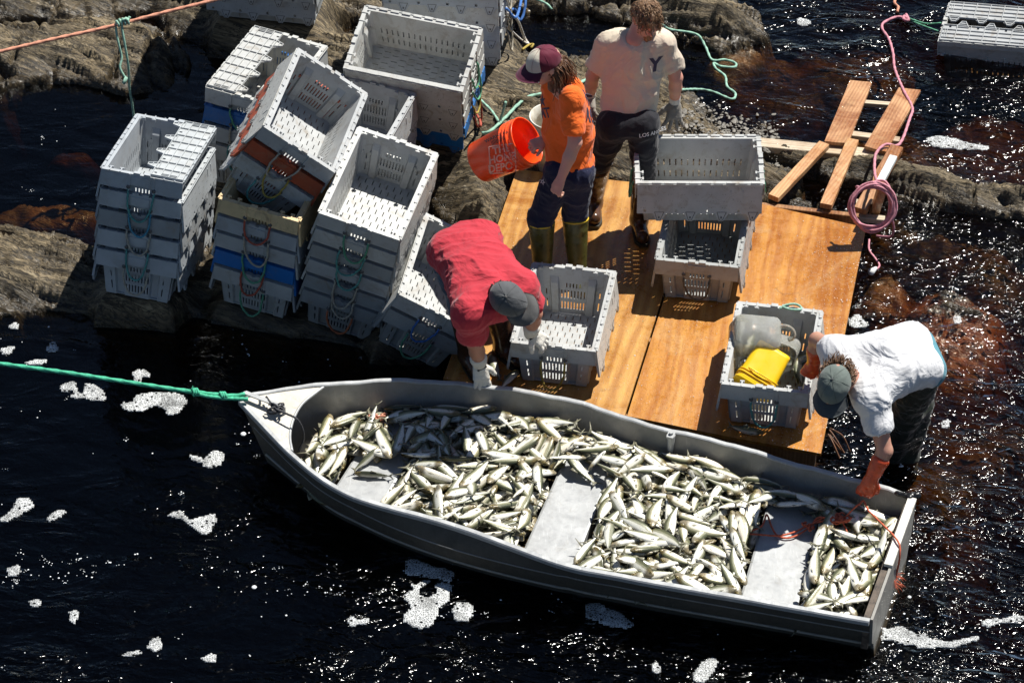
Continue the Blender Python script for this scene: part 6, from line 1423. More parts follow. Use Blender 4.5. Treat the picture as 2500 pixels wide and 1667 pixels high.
ho = addp(R_, 'hair', blobmesh('hair', [('e', d1['hd']-f*0.03-u*0.022, (0.084, 0.090, 0.082), Rh), ('c', d1['hd']-f*0.07+r*-0.03-u*0.02, 0.045, d1['hd']-f*0.06-u*0.08, 0.04)], HR4, h=0.006, k=0.02, disp=lambda X, Y, Z: 0.008*vnoise(X*50, Y*50, Z*50)))
mb = MB(); locks(mb, d1['hd']-f*0.02, Rh, (1.5, 4.8), (1.3, 1.9), 200, 0.060, 0.0036, 0.15, 29, (0.086, 0.104, 0.09), 0.012, flow=lambda az, ph: -f*0.9-u*0.2); link('hair_locks', mb.me('hair_locks', [HR4], True), ho)
for dct, nm in ((o1, 'orange'), (b1, 'beige'), (c1, 'red'), (d1, 'white')):
    L = lambda a, b: round(float(np.linalg.norm(dct[a]-dct[b])), 2)
    print('LEN', nm, {k: L(*k.split('-')) for k in ('s1-s2', 's1-e1', 'e1-w1', 's2-e2', 'e2-w2', 'hip1-kn1', 'kn1-an1', 'hip2-kn2', 'kn2-an2', 'nk-hip1', 'nk-hd')})
# ------------------------------------------------------------------ ropes
def rope(pts, r, col, label, cat='rope', twist=True, step=0.012, seg=9, name='rope', smooth=True, group=None):
    mb = MB(); mb.tube(catmull(pts, step), r, seg, twist=(2*math.pi/(r*7.5))/3 if twist else 0, amp=0.15 if twist else 0)
    o = mb.build(name, [rope_mat(col)], smooth=smooth); tag(o, label, cat, group); return o
def gz(px, py, lift=0.012):
    """point on the rock or water that shows at this place of the photo"""
    z = 0.1
    for _ in range(12):
        p = P(px, py, z); i = np.searchsorted(gx, p[0]); j = np.searchsorted(gy, p[1]); i = min(max(i, 1), len(gx)-2); j = min(max(j, 1), len(gy)-2)
        zt = max(float(GZ[j-1:j+2, i-1:i+2].max()), 0.002); z = z*0.4+(zt)*0.6
    return P(px, py, z)+np.array([0, 0, lift])
# taut line over the top left corner with the green cord knotted on it
ta, tb = P(-40, 136, 1.05), P(560, -8, 1.05)
rope([ta-(tb-ta)*2.2, ta, (ta+tb)/2-np.array([0, 0, 0.010]), tb, tb+(tb-ta)*2.2], 0.0115, 'salmon', 'taut salmon pink line crossing the top left corner', step=0.01)
kx = ta+(tb-ta)*((292+40)/600.0); ld = nrm(tb-ta)
mb = MB(); a_ = np.array([0, 0, 1.0]); b_ = nrm(np.cross(ld, a_))
for k in range(4):
    c = kx+ld*(0.022*k-0.03); mb.tube([c+(a_*math.cos(t)+b_*math.sin(t))*0.020+ld*0.004*t for t in np.linspace(0, 2*math.pi, 16)], 0.0075, 7, twist=50, amp=0.12)
rr_ = 0.0075
mb.tube(catmull([kx-ld*0.03+a_*0.02, P(283, 70, 1.02), P(288, 100, .95), P(297, 140, .85), P(293, 165, .80), P(303, 186, .75), P(308, 190, .74)], 0.01), rr_, 8, twist=90, amp=0.14)
mb.tube([P(308, 190, .74), P(301, 204, .72)], [0.012, 0.010], 7); mb.tube(catmull([P(308, 190, .74), P(306, 197, .73), P(302, 205, .71)], 0.01), 0.011, 7)
mb.tube(catmull([kx+ld*0.01+a_*0.02, P(298, 70, 1.02), P(305, 110, .92), P(313, 160, .78), P(316, 215, .60), P(322, 250, .48), P(327, 292, .34)], 0.01), rr_, 8, twist=90, amp=0.14)
mb.tube(catmull([kx+ld*0.05+a_*0.02, P(312, 52, 1.06), P(306, 46, 1.08), P(298, 52, 1.07)], 0.01), rr_, 8, twist=90, amp=0.14)
tag(mb.build('cord', [rope_mat('mint')], smooth=True), 'pale green cord knotted on the taut line, its ends hanging down', 'cord')
# painter
q = [P(-60, 880, 0.62), P(150, 908, 0.58), P(300, 931, 0.53), P(460, 955, 0.49), P(560, 966, 0.475), P(598, 962, 0.472)]
rope(q, 0.0125, 'greenrope', 'tight bright green painter rope tied to the bow of the skiff', step=0.008)
mb = MB(); g2 = [P(470, 956, .49), P(500, 966, .482), P(550, 972, .475), P(606, 974, .468)]; mb.tube(catmull(g2, 0.01), 0.011, 8, twist=70, amp=0.15)
for c in (P(472, 957, .49), P(540, 966, .478)):
    for k in range(3): mb.tube([c+np.array([0.012*k, 0, 0])+nrm(b_)*0.021*math.cos(t)+a_*0.018*math.sin(t) for t in np.linspace(0, 2*math.pi, 14)], 0.0085, 7)
for k in range(16): c = P(472, 956, .5); v = nrm(RNG.normal(size=3)); mb.tube([c, c+v*0.035], [0.0015, 0.0008], 3)
tag(mb.build('rope_splice', [rope_mat('greenrope')], smooth=True), 'doubled and knotted end of the green rope at the bow handle', 'knot')
# tangled dark rope and hoop on the bow plate
mb = MB(); zb2 = 0.445
rg = random.Random(4); c0 = P(676, 999, zb2)
for k in range(9):
    c = c0+np.array([rg.uniform(-.03, .03), rg.uniform(-.02, .02), rg.uniform(0, .02)]); ax = nrm(RNG.normal(size=3)); u1 = nrm(np.cross(ax, [0, .1, 1])); u2 = np.cross(ax, u1); R0 = rg.uniform(.018, .035)
    mb.tube([c+u1*R0*math.cos(t)+u2*R0*.7*math.sin(t) for t in np.linspace(0, 5.5, 16)], 0.0055, 6, twist=120, amp=0.15)
mb.tube(catmull([P(650, 968, zb2+.02), P(662, 985, zb2+.02), P(676, 999, zb2+.02), P(700, 1010, zb2+.02), P(724, 1022, zb2+.01), P(738, 1045, .38), P(741, 1070, .30), P(733, 1092, .25), P(727, 1105, .22)], 0.01), 0.0065, 7, twist=90, amp=0.15)
tag(mb.build('rope_tangle', [rope_mat('black')], smooth=True), 'tangled dark cord on the bow plate, one end looping down to the fish', 'cord')
# ropes on the rock
rope([gz(1600, 70), gz(1612, 62), gz(1636, 76), gz(1700, 88), gz(1722, 118), gz(1738, 150), gz(1770, 150), gz(1795, 158), gz(1793, 168), gz(1760, 166), gz(1742, 158), gz(1748, 172), gz(1770, 190), gz(1775, 215), gz(1795, 232), gz(1786, 246), gz(1740, 228), gz(1700, 222), gz(1640, 225)], 0.0085, 'mint', 'pale green rope lying in loops at the rock edge right of the beige shirt')
rope([P(1235, 248, 0.42), gz(1222, 300, .02), gz(1222, 305)], 0.0085, 'mint', 'short green rope from the broadside crates to the rock') 
rope([gz(1176, 330), gz(1200, 322), gz(1240, 285), gz(1262, 262), gz(1292, 240), gz(1340, 230), gz(1400, 215), gz(1428, 200), gz(1460, 186), gz(1500, 180)], 0.0105, 'mint', 'thick pale green rope on the rock passing behind the orange bucket')
rope([gz(1165, 240), gz(1180, 255), gz(1200, 275), gz(1220, 305)], 0.009, 'mint', 'green rope end running down the rock from the blue crate')
rope([P(1236, 22, .75), P(1262, 40, .55), gz(1283, 10, .2), gz(1282, 45, .1), gz(1270, 60, .03), gz(1258, 40, .05), P(1245, 25, .5)], 0.0095, 'blue', 'blue rope loop hanging from the bright crate stack')
rope([P(1238, 32, .72), P(1262, 48, .4), gz(1280, 95), gz(1290, 112), gz(1268, 98), P(1236, 65, .5)], 0.0085, 'white', 'white rope looped from the bright stack down to the rock')
rope([gz(1276, 124, .01), gz(1292, 116, .02), gz(1302, 112, .01), gz(1296, 120, .01)], 0.008, 'yellow', 'scrap of yellow rope beside the maroon cap')
rope([gz(1306, 0), gz(1335, 14), gz(1347, 27)], 0.008, 'mint', 'green rope end near the top edge on the rock')
rope([gz(1153, 268), gz(1162, 280), gz(1172, 300), gz(1174, 312)], 0.009, 'red', 'frayed red rope end hanging off the blue crate')
# pink line in the river and its coil on the post
zl = lambda x, y, z: P(x, y, z)
rope([zl(2216, 47, .02), zl(2190, 42, .02), zl(2158, 56, .02), zl(2154, 71, .02), zl(2170, 96, .02), zl(2180, 130, .02), zl(2185, 170, .02), zl(2205, 219, .10), zl(2227, 263, .12), zl(2221, 290, .16), zl(2196, 352, .20), zl(2162, 353, .22), zl(2140, 373, .22), zl(2135, 400, .22), zl(2136, 425, .26), zl(2140, 440, .36)], 0.0095, 'pink', 'pink line trailing from the river over the brown board to the post')
mb = MB(); mb.tube(catmull([zl(2216, 47, .02), zl(2208, 40, .03), zl(2206, 48, .03), zl(2218, 50, .03), zl(2212, 36, .02)], 0.01), 0.011, 7)
tag(mb.build('rope_knot', [rope_mat('pink')], smooth=True), 'pink knot where the line meets the green cord in the river', 'knot')
rope([zl(2190, 30, .01), zl(2193, 18, .01), zl(2184, 8, .01), zl(2187, -6, .01)], 0.010, 'salmon', 'frayed salmon rope end drifting at the top edge')
rope([zl(2218, 48, .02), zl(2250, 62, .02), zl(2294, 78, .02)], 0.006, 'green', 'thin green cord from the pink knot to the floating crate')
rope([zl(2220, 46, .03), zl(2260, 58, .03), zl(2298, 57, .06)], 0.006, 'green', 'second thin green cord from the knot to the top of the floating crate')
cc = P(2130, 503, 0.42); mb = MB(); rg = random.Random(8); ax1, ax2 = C_R*1.0, nrm(C_U*0.92+C_B*0.25)
for k in range(11):
    ra, rb = 0.132+rg.uniform(-.022, .012), 0.150+rg.uniform(-.03, .012); ph = rg.uniform(0, 6); o = np.array([rg.uniform(-.008, .008), 0, rg.uniform(-.012, .004)])
    mb.tube([cc+o+ax1*ra*math.sin(t)+ax2*rb*math.cos(t)+C_B*(0.012*math.sin(t*2+ph)+rg.uniform(-.001, .001)+0.004*(k-5)) for t in np.linspace(0, 2*math.pi*1.02, 60)], 0.0078, 7, twist=110, amp=0.13)
mb.tube(catmull([P(2098, 462, .5), P(2090, 455, .5), P(2110, 458, .52), P(2140, 442, .55), P(2162, 444, .55), P(2176, 470, .5), P(2181, 500, .42)], 0.012), 0.0078, 7, twist=110, amp=0.13)
mb.tube(catmull([P(2178, 535, .30), P(2182, 560, .2), P(2176, 577, .1), P(2160, 578, .05), P(2140, 576, .02)], 0.012), 0.0078, 7, twist=110, amp=0.13)
mb.tube(catmull([P(2122, 585, .02), P(2122, 610, .012), P(2136, 630, .012), P(2147, 648, .012), P(2137, 660, .015)], 0.012), 0.007, 7, twist=110, amp=0.13)
tag(mb.build('rope_coil', [rope_mat('pink')], smooth=True), 'coil of pink rope hung on the leaning post at the deck corner', 'rope coil')
tag(link('float', blobmesh('float', [('c', P(2138, 655, .02), 0.012, P(2127, 664, .02), 0.022)], plain('white_float', (0.62, 0.62, 0.60), 0.6, var=0.2), h=0.004)), 'small white float on the tail of the pink rope', 'float')
# orange-red line over the stern
zS = 0.19
pts = [zl(1790, 1320, .15), zl(1800, 1312, .17), zl(1822, 1300, .18), zl(1860, 1283, .185), zl(1872, 1256, .19), zl(1885, 1288, .165), zl(1900, 1308, .16), zl(1930, 1312, .16), zl(1965, 1295, .17), zl(1985, 1278, .19), zl(2010, 1264, .22), zl(2040, 1262, .24), zl(2062, 1262, .25), zl(2085, 1240, .31), zl(2098, 1230, .33)]
MBo = MB(); rO = 0.0055
MBo.tube(catmull(pts, 0.01), rO, 7, twist=140, amp=0.14)
for pl in ([zl(1815, 1302, .175), zl(1850, 1304, .17), zl(1900, 1307, .165), zl(1940, 1298, .17), zl(1978, 1280, .185), zl(2020, 1270, .22), zl(2050, 1274, .23), zl(2066, 1268, .25)],
           [zl(2060, 1262, .25), zl(2030, 1282, .22), zl(1994, 1312, .17), zl(2015, 1322, .16), zl(2028, 1345, .16), zl(2026, 1372, .16), zl(2038, 1390, .15)],
           [zl(2046, 1262, .25), zl(2065, 1290, .21), zl(2070, 1330, .18), zl(2072, 1370, .16), zl(2066, 1395, .15)],
           [zl(2120, 1246, .33), zl(2150, 1275, .34), zl(2180, 1305, .36), zl(2196, 1330, .36), zl(2196, 1362, .30), zl(2190, 1395, .15), zl(2184, 1420, .05)],
           [zl(1985, 1276, .19), zl(2000, 1262, .22), zl(2030, 1268, .24), zl(2065, 1274, .25), zl(2080, 1262, .27)], [zl(2098, 1232, .33), zl(2108, 1222, .34), zl(2120, 1246, .33)]):
    MBo.tube(catmull(pl, 0.01), rO, 7, twist=140, amp=0.14)
rg = random.Random(14)
for c, n_, R0 in ((zl(2050, 1268, .245), 9, .030), (zl(1972, 1285, .185), 4, .014)):
    for k in range(n_):
        cq = c+np.array([rg.uniform(-.03, .03), rg.uniform(-.03, .03), rg.uniform(-.004, .015)]); a0 = rg.uniform(0, 6); MBo.tube([cq+np.array([R0*math.cos(t+a0), R0*0.6*math.sin(t+a0), 0.006*math.sin(3*t)]) for t in np.linspace(0, 4.5, 14)], rO, 6, twist=140, amp=0.14)
for k in range(60):
    c = zl(rg.uniform(2178, 2192), rg.uniform(1398, 1430), .03+rg.uniform(0, .09)); v = nrm(np.array([rg.gauss(0, 1), rg.gauss(0, 1), rg.gauss(-.6, .7)])); MBo.tube([c, c+v*0.03, c+v*0.05+np.array([0, 0, -.012])], [0.002, 0.0015, 0.001], 3)
tag(MBo.build('rope', [rope_mat('orangered')], smooth=True), 'orange line tangled over the stern seat and held in the lower orange glove', 'rope')
mb = MB(); c = P(921, 1022, 0.20); rg = random.Random(5)
for k in range(10):
    cq = c+np.array([rg.uniform(-.05, .05), rg.uniform(-.02, .02), rg.uniform(0, .02)]); a0 = rg.uniform(0, 6); mb.tube([cq+np.array([.018*math.cos(t+a0), .012*math.sin(t+a0), 0.008*math.sin(2*t)]) for t in np.linspace(0, 4.6, 12)], 0.0065, 6, twist=120, amp=0.15)
tag(mb.build('rope_bundle', [rope_mat('salmon')], smooth=True), 'small salmon rope bundle on the fish near the bow', 'rope')
# brown weed or rope scraps at the deck corner
mb = MB(); rg = random.Random(6)
for k in range(4):
    a = P(2022+rg.uniform(-6, 6), 1042+rg.uniform(-5, 25), .10); b = a+np.array([rg.uniform(.02, .14), -rg.uniform(.02, .14), -.09]); mb.tube(catmull([a, (a+b)/2+np.array([rg.uniform(-.02, .02), 0, .03]), b], 0.015), rg.uniform(.003, .007), 5)
tag(mb.build('weed_scraps', [plain('brown_weed', (0.12, 0.05, 0.02), 0.6, var=.4)]), 'brown frayed strands caught at the lower right corner of the deck', 'strands')
mb = MB(); c = P(1932, 754, CH+DECK_Z+.012); mb.tube(catmull([c+np.array([-.07, 0, 0]), c+np.array([-.035, .02, .012]), c+np.array([.02, .028, .015]), c+np.array([.055, .01, .01]), c+np.array([.05, -.02, .01]), c+np.array([-.01, -.022, .014]), c+np.array([-.05, .004, .01])], 0.008), 0.007, 7, twist=110, amp=.14)
tag(mb.build('rope_loop', [rope_mat('mint')], smooth=True), 'green rope loop lying on the back rim of the jug crate', 'rope')

# ------------------------------------------------------------------ buckets
def lathe(mb, o, ax, prof, seg=56, m=0, closed=False):
    ax = nrm(ax); a = nrm(np.cross(ax, [0.3, 0.1, 0.95])); b = np.cross(ax, a); V = []; n = len(prof)
    for (t, r) in prof:
        for k in range(seg): V.append(o+ax*t+(a*math.cos(2*math.pi*k/seg)+b*math.sin(2*math.pi*k/seg))*r)
    F = [(i*seg+k, i*seg+(k+1) % seg, (i+1)*seg+(k+1) % seg, (i+1)*seg+k) for i in range(n-1) for k in range(seg)]
    if closed: F += [tuple(range(seg))[::-1], tuple(range((n-1)*seg, n*seg))]
    mb.add(V, F, m)
def bucket(mouth, axis, H, R, mat, label, water=None):
    """axis points from the mouth to the bottom"""
    root = empty('bucket', mat4(np.eye(3), mouth+nrm(axis)*H)); tag(root, label, 'bucket'); mb = MB(); T = 0.003
    prof = [(H, 0.001), (H, R*0.86), (H-0.006, R*0.875), (0.105, R*0.975), (0.103, R*1.03), (0.098, R*1.03), (0.096, R*0.98), (0.078, R*0.985), (0.076, R*1.04), (0.071, R*1.04), (0.069, R*0.985), (0.052, R*0.99), (0.050, R*1.045), (0.045, R*1.045), (0.043, R*0.99), (0.012, R*1.0), (0.010, R*1.035), (0.0, R*1.035), (-0.001, R*1.01), (0.001, R-T), (0.1, R*0.97-T), (H-0.010, R*0.865-T), (H-0.008, 0.001)]
    lathe(mb, mouth, axis, prof)
    o = link('pail', mb.me('pail', [mat], True), root); o.matrix_parent_inverse = Matrix.Translation(root.matrix_world.translation).inverted(); return root, o
m, nt, b = newmat('orange_bucket_plastic'); b.inputs['Base Color'].default_value = (0.90, 0.085, 0.012, 1); b.inputs['Roughness'].default_value = 0.28; b.inputs['Subsurface Weight'].default_value = 0.35; b.inputs['Subsurface Radius'].default_value = (0.03, 0.006, 0.002); b.inputs['Subsurface Scale'].default_value = 0.3; OB = m
mo = P(1287, 344, 1.08); axd = cdir(-0.72, -0.30, -0.50)
broot, bpail = bucket(mo, axd, 0.365, 0.148, OB, 'orange bucket with white lettering held by its rim above the deck')
def bchild(name, me):
    o = link(name, me, broot); o.matrix_parent_inverse = Matrix.Translation(broot.matrix_world.translation).inverted(); return o
WP = plain('faded_white_ink', (0.88, 0.40, 0.30), 0.5, var=0.05); KP = plain('black_ink', (0.02, 0.015, 0.015), 0.6)
fc = cdir(0.0, 0.05, 1.0); ad = nrm(axd); rx = nrm(-ad*1.0-fc*np.dot(-ad, fc)); up_ = np.cross(fc, rx); cI = mo+ad*0.215+C_B*0.10
turn = math.radians(-14); rx2 = rx*math.cos(turn)+up_*math.sin(turn); up2 = np.cross(fc, rx2)
cl = mo+ad*0.215+fc*0.12-up_*0.050
bchild('lettering', decal('THE\nHOME\nDEPOT', bpail.data, cl, rx2, up2, 0.058, WP, 'lettering', 0.0012, bold=0.0016))
s_ = 0.088; wv = 0.0035
sqv, sqf = [], []
for k in range(4):
    a0 = math.radians(45+90*k-4); a1 = math.radians(135+90*k-4); p0 = np.array([math.cos(a0), math.sin(a0)])*s_*1.25; p1 = np.array([math.cos(a1), math.sin(a1)])*s_*1.25; d = (p1-p0)/np.linalg.norm(p1-p0); nn2 = np.array([-d[1], d[0]])*wv
    for i in range(8):
        q0 = p0+(p1-p0)*i/8; q1 = p0+(p1-p0)*(i+1)/8; bi = len(sqv); sqv += [(*(q0-nn2), 0), (*(q1-nn2), 0), (*(q1+nn2), 0), (*(q0+nn2), 0)]; sqf.append((bi, bi+1, bi+2, bi+3))
bchild('logo_border', project(np.array(sqv), sqf, bpail.data, cl, rx2, up2, WP, 'logo_border', 0.0012))
bchild('warning_print', decal('WARNING\n|||||||||||', bpail.data, mo+ad*0.20+fc*0.09+up_*0.075, rx, up_, 0.030, KP, 'warning_print', 0.0012, bold=0.0006))
mb = MB(); c = mo+ad*0.07; h0 = nrm(np.cross(ad, fc)); 
mb.tube([c+h0*0.155*math.cos(t)+nrm(ad*0.55+fc*-0.8)*0.15*math.sin(t) for t in np.linspace(0, math.pi, 26)], 0.003, 6); bchild('bail', mb.me('bail', [plain('steel_wire', (0.35, 0.35, 0.35), 0.35, metal=0.8)], True))
WBK = plain('dirty_white_plastic', (0.66, 0.64, 0.56), 0.42, var=0.10, vs=9, stain=((0.30, 0.20, 0.10), 7, 0.50, 0.45))
bw = gz(1338, 400, 0.0); mth = P(1352, 285, 0.16+0.365); mth = P(1350, 283, bw[2]+0.36)
bucket(mth, -UPZ, 0.365, 0.148, WBK, 'stained white bucket standing behind the orange shirt')
# ------------------------------------------------------------------ jugs and yellow pail in the crate
JD = STK['djug']; JR, JO = JD['R'], JD['O']
def jl(x, y, z): return JO+JR@np.array([x, y, z])
m, nt, b = newmat('cloudy_plastic'); b.inputs['Base Color'].default_value = (0.80, 0.81, 0.76, 1); b.inputs['Roughness'].default_value = 0.25; b.inputs['Transmission Weight'].default_value = 0.75; b.inputs['IOR'].default_value = 1.12; b.inputs['Subsurface Weight'].default_value = 0.0
nt.links.new(ramp(nt, noise(nt, objco(nt), 8, 4, 0.6), [(0.35, (0.66, 0.66, 0.58)), (0.65, (0.84, 0.85, 0.82))]), b.inputs['Base Color']); CLP = m
def rbox(w, d, h, rnd=0.25, segc=6, nz=10, fz=lambda t: 1.0):
    """rounded box sections stacked along z; returns V, F open at the top"""
    V = []; n = 0
    for i in range(nz+1):
        t = i/nz; s = fz(t); ring = []
        for q in range(4):
            cx_, cy_ = [(1, 1), (-1, 1), (-1, -1), (1, -1)][q]; r = min(w, d)*rnd
            for k in range(segc+1): a = math.pi/2*(q+k/segc); ring.append(((cx_*(w/2-r)+r*math.cos(a))*s, (cy_*(d/2-r)+r*math.sin(a))*s, h*t))
        n = len(ring); V += ring
    F = [(i*n+k, i*n+(k+1) % n, (i+1)*n+(k+1) % n, (i+1)*n+k) for i in range(nz) for k in range(n)]; F.append(tuple(range(n))[::-1]); return np.array(V), F, n
def placed_mesh(name, V, F, mat, R, c, th=0.003, label=None, cat=None, smooth=True):
    me = mesh(name, np.asarray(V)@R.T+c, F, mat, smooth); o = link(name, me)
    sm = o.modifiers.new('wall', 'SOLIDIFY'); sm.thickness = th; sm.offset = 0
    if label: tag(o, label, cat)
    return o
# jug 1: big rectangular jug lying with its cut mouth towards the viewer's lower side
def basis(z_, x_): z_ = nrm(z_); x_ = nrm(np.array(x_)-z_*np.dot(x_, z_)); return np.stack([x_, np.cross(z_, x_), z_], 1)
V, F, n = rbox(0.29, 0.21, 0.17, 0.20, 6, 10, lambda t: 1.0-0.10*(1-t)**3+0.018*math.sin(t*9))
R1 = basis(cdir(0.12, 0.30, 0.80), C_R*1.0+C_U*-0.05); V1 = V.copy(); V1[:, 2] = 0.17-V1[:, 2]
placed_mesh('jug', V1, [f[::-1] for f in F], CLP, R1, P(1838, 832, 0.40), 0.003, 'large cloudy plastic jug on top of the other jug in the crate', 'jug')
V, F, n = rbox(0.20, 0.17, 0.22, 0.28, 6, 10, lambda t: 0.98-0.10*max(0, t-0.75)*3)
R2 = basis(cdir(-0.15, -0.20, 0.85), C_R*0.9+C_U*-0.3)
jo = empty('jug', mat4(np.eye(3), P(1912, 850, 0.30))); tag(jo, 'smaller cloudy jug with a looped handle half under the large jug', 'jug')
me = mesh('jug_shell', V@R2.T+P(1912, 850, 0.28), F, CLP, True); o = link('shell', me, jo); o.matrix_parent_inverse = Matrix.Translation(jo.matrix_world.translation).inverted(); sm = o.modifiers.new('wall', 'SOLIDIFY'); sm.thickness = 0.003
mb = MB(); c = P(1912, 815, 0.50); mb.tube(catmull([c+C_R*-0.045+C_U*0.03, c+C_R*0.01+C_U*0.045+C_B*.02, c+C_R*0.055+C_U*0.02+C_B*.02, c+C_R*0.06+C_U*-0.02+C_B*.01, c+C_R*0.03+C_U*-0.035], 0.01), 0.013, 8)
o = link('handle', mb.me('jug_handle', [CLP], True), jo); o.matrix_parent_inverse = Matrix.Translation(jo.matrix_world.translation).inverted()
YP = plain('yellow_plastic', (0.82, 0.52, 0.012), 0.30, var=0.05, vs=6)
yr = empty('pail', mat4(np.eye(3), P(1865, 925, 0.32))); tag(yr, 'yellow square pail with lid lying in the crate below the jugs', 'pail')
Ry = basis(cdir(-0.45, -0.72, 0.30), cdir(0.85, -0.42, 0.0)); cY = P(1872, 884, 0.37)
V, F, n = rbox(0.235, 0.20, 0.27, 0.18, 5, 12, lambda t: 0.90+0.10*t); me = mesh('pail_body', V@Ry.T+cY-Ry[:, 2]*0.07, F, YP, True)
def yc(nm, me_):
    o = link(nm, me_, yr); o.matrix_parent_inverse = Matrix.Translation(yr.matrix_world.translation).inverted(); return o
o = yc('pail_body', me); sm = o.modifiers.new('wall', 'SOLIDIFY'); sm.thickness = 0.003
mb = MB()
for hz_, w2 in ((0.225, 0.016), (0.205, 0.010), (0.262, 0.014)):
    V, F, n = rbox(0.235+w2, 0.20+w2, 0.008, 0.18, 5, 1); mb.add((V+np.array([0, 0, hz_]))@Ry.T+cY-Ry[:, 2]*0.07, F)
    mb.F.append(tuple(range(len(mb.V)-n, len(mb.V)))) if hz_ > .25 else None; mb.fm.append(0) if hz_ > .25 else None
yc('pail_lid', mb.me('pail_lid', [YP], False))
mb = MB(); h_ = cY-Ry[:, 2]*0.07+Ry[:, 2]*0.16; mb.tube(catmull([h_+Ry[:, 0]*-0.12+Ry[:, 1]*0.0, h_+Ry[:, 0]*-0.07+C_B*0.115, h_+Ry[:, 0]*0.03+C_B*0.125, h_+Ry[:, 0]*0.11+C_B*0.09, h_+Ry[:, 0]*0.12], 0.012), 0.005, 7); yc('pail_handle', mb.me('pail_handle', [YP], True))
for a, b_, z, rl, lb in (((1745, 885), (1765, 790), .30, .2, 'fish against the left wall of the jug crate'), ((1760, 940), (1740, 860), .26, .4, 'fish below the large jug at the left of the crate'), ((1950, 860), (1965, 950), .26, .5, 'fish along the right wall of the jug crate'), ((1935, 870), (1955, 960), .22, 1.2, 'dark fish under the yellow pail at the right of the crate'), ((1990, 800), (1920, 830), .2, .3, 'fish behind the jugs in the crate')):
    pa, pb_ = P(*a, z), P(*b_, z); cc_ = (pa+pb_)/2; q = JR.T@(cc_-JO); q[0] = np.clip(q[0], -.15, .15); q[1] = np.clip(q[1], -.24, .24); cc_ = JO+JR@q
    o = link('fish', FME[rf.randrange(10)]); d = pa-pb_; o.matrix_world = fish_xf((cc_[0], cc_[1], z, math.atan2(d[1], d[0]), rl, 0, .9)); tag(o, lb, 'fish')
# ------------------------------------------------------------------ stones on the ledge behind the held crate
def stone(px, py, s, seed):
    rg = np.random.default_rng(seed); p = gz(px, py, 0); import bmesh
    bm = bmesh.new(); bmesh.ops.create_icosphere(bm, subdivisions=2, radius=1.0); V = np.array([v.co for v in bm.verts]); F = [tuple(v.index for v in f.verts) for f in bm.faces]; bm.free()
    for _ in range(7):
        n = nrm(rg.normal(size=3)); d = rg.uniform(0.45, 0.8); q = V@n; V = V-np.outer(np.maximum(0, q-d), n)
    return V*s*np.array([rg.uniform(.8, 1.4), rg.uniform(.6, 1), rg.uniform(.25, .6)])@np.array(Matrix.Rotation(rg.uniform(0, 6), 3, 'Z')).T+p+np.array([0, 0, s*.2]), F
V, F = stone(1862, 312, 0.045, 3); tag(link('stone', mesh('stone', V, F, ROCK)), 'pale angular stone at the water edge left of the brown boards', 'stone')
mb = MB(); rg = random.Random(21)
for k in range(520):
    x, y = rg.uniform(1640, 1900), 0; y = 268+(x-1640)*0.24+rg.gauss(18, 26); V, F = stone(x, y, abs(rg.gauss(0.006, 0.007))+.003, k); mb.add(V, F)
tag(mb.build('gravel', [plain('slate_chips', (0.17, 0.155, 0.13), 0.6, var=.5, vs=60)]), 'loose slate chips on the ledge behind the crosswise crate', kind='stuff')
# ------------------------------------------------------------------ foam
def foam_mat():
    m = bpy.data.materials.new('foam'); m.use_nodes = True; nt = m.node_tree; b = nt.nodes['Principled BSDF']; co = geoco(nt)
    def vor(sc, feat):
        v = nt.nodes.new('ShaderNodeTexVoronoi'); v.inputs['Scale'].default_value = sc; v.feature = feat; nt.links.new(co, v.inputs['Vector']); return v
    e1 = vor(70, 'DISTANCE_TO_EDGE'); f2 = vor(34, 'F1'); e3 = vor(130, 'DISTANCE_TO_EDGE')
    cell = ramp(nt, e1.outputs['Distance'], [(0.05, 1), (0.22, 0.42)]); fine = ramp(nt, e3.outputs['Distance'], [(0.05, 1), (0.2, 0.6)])
    sep = nt.nodes.new('ShaderNodeSeparateColor'); nt.links.new(f2.outputs['Color'], sep.inputs[0])
    hole = math_(nt, 'MULTIPLY', ramp(nt, f2.outputs['Distance'], [(0.22, 1), (0.34, 0)]), ramp(nt, sep.outputs[0], [(0.60, 0), (0.62, 1)]))
    a = math_(nt, 'MULTIPLY', math_(nt, 'MULTIPLY', cell, fine), math_(nt, 'SUBTRACT', 1.0, hole))
    a = math_(nt, 'MULTIPLY', a, ramp(nt, noise(nt, co, 6, 4, 0.6), [(0.34, 0.45), (0.55, 1.0)]))
    b.inputs['Base Color'].default_value = (0.85, 0.87, 0.86, 1); b.inputs['Roughness'].default_value = 0.2; nt.links.new(a, b.inputs['Alpha'])
    nt.links.new(bump(nt, cell, 1.0, 0.006), b.inputs['Normal']); return m
FOAM = foam_mat()
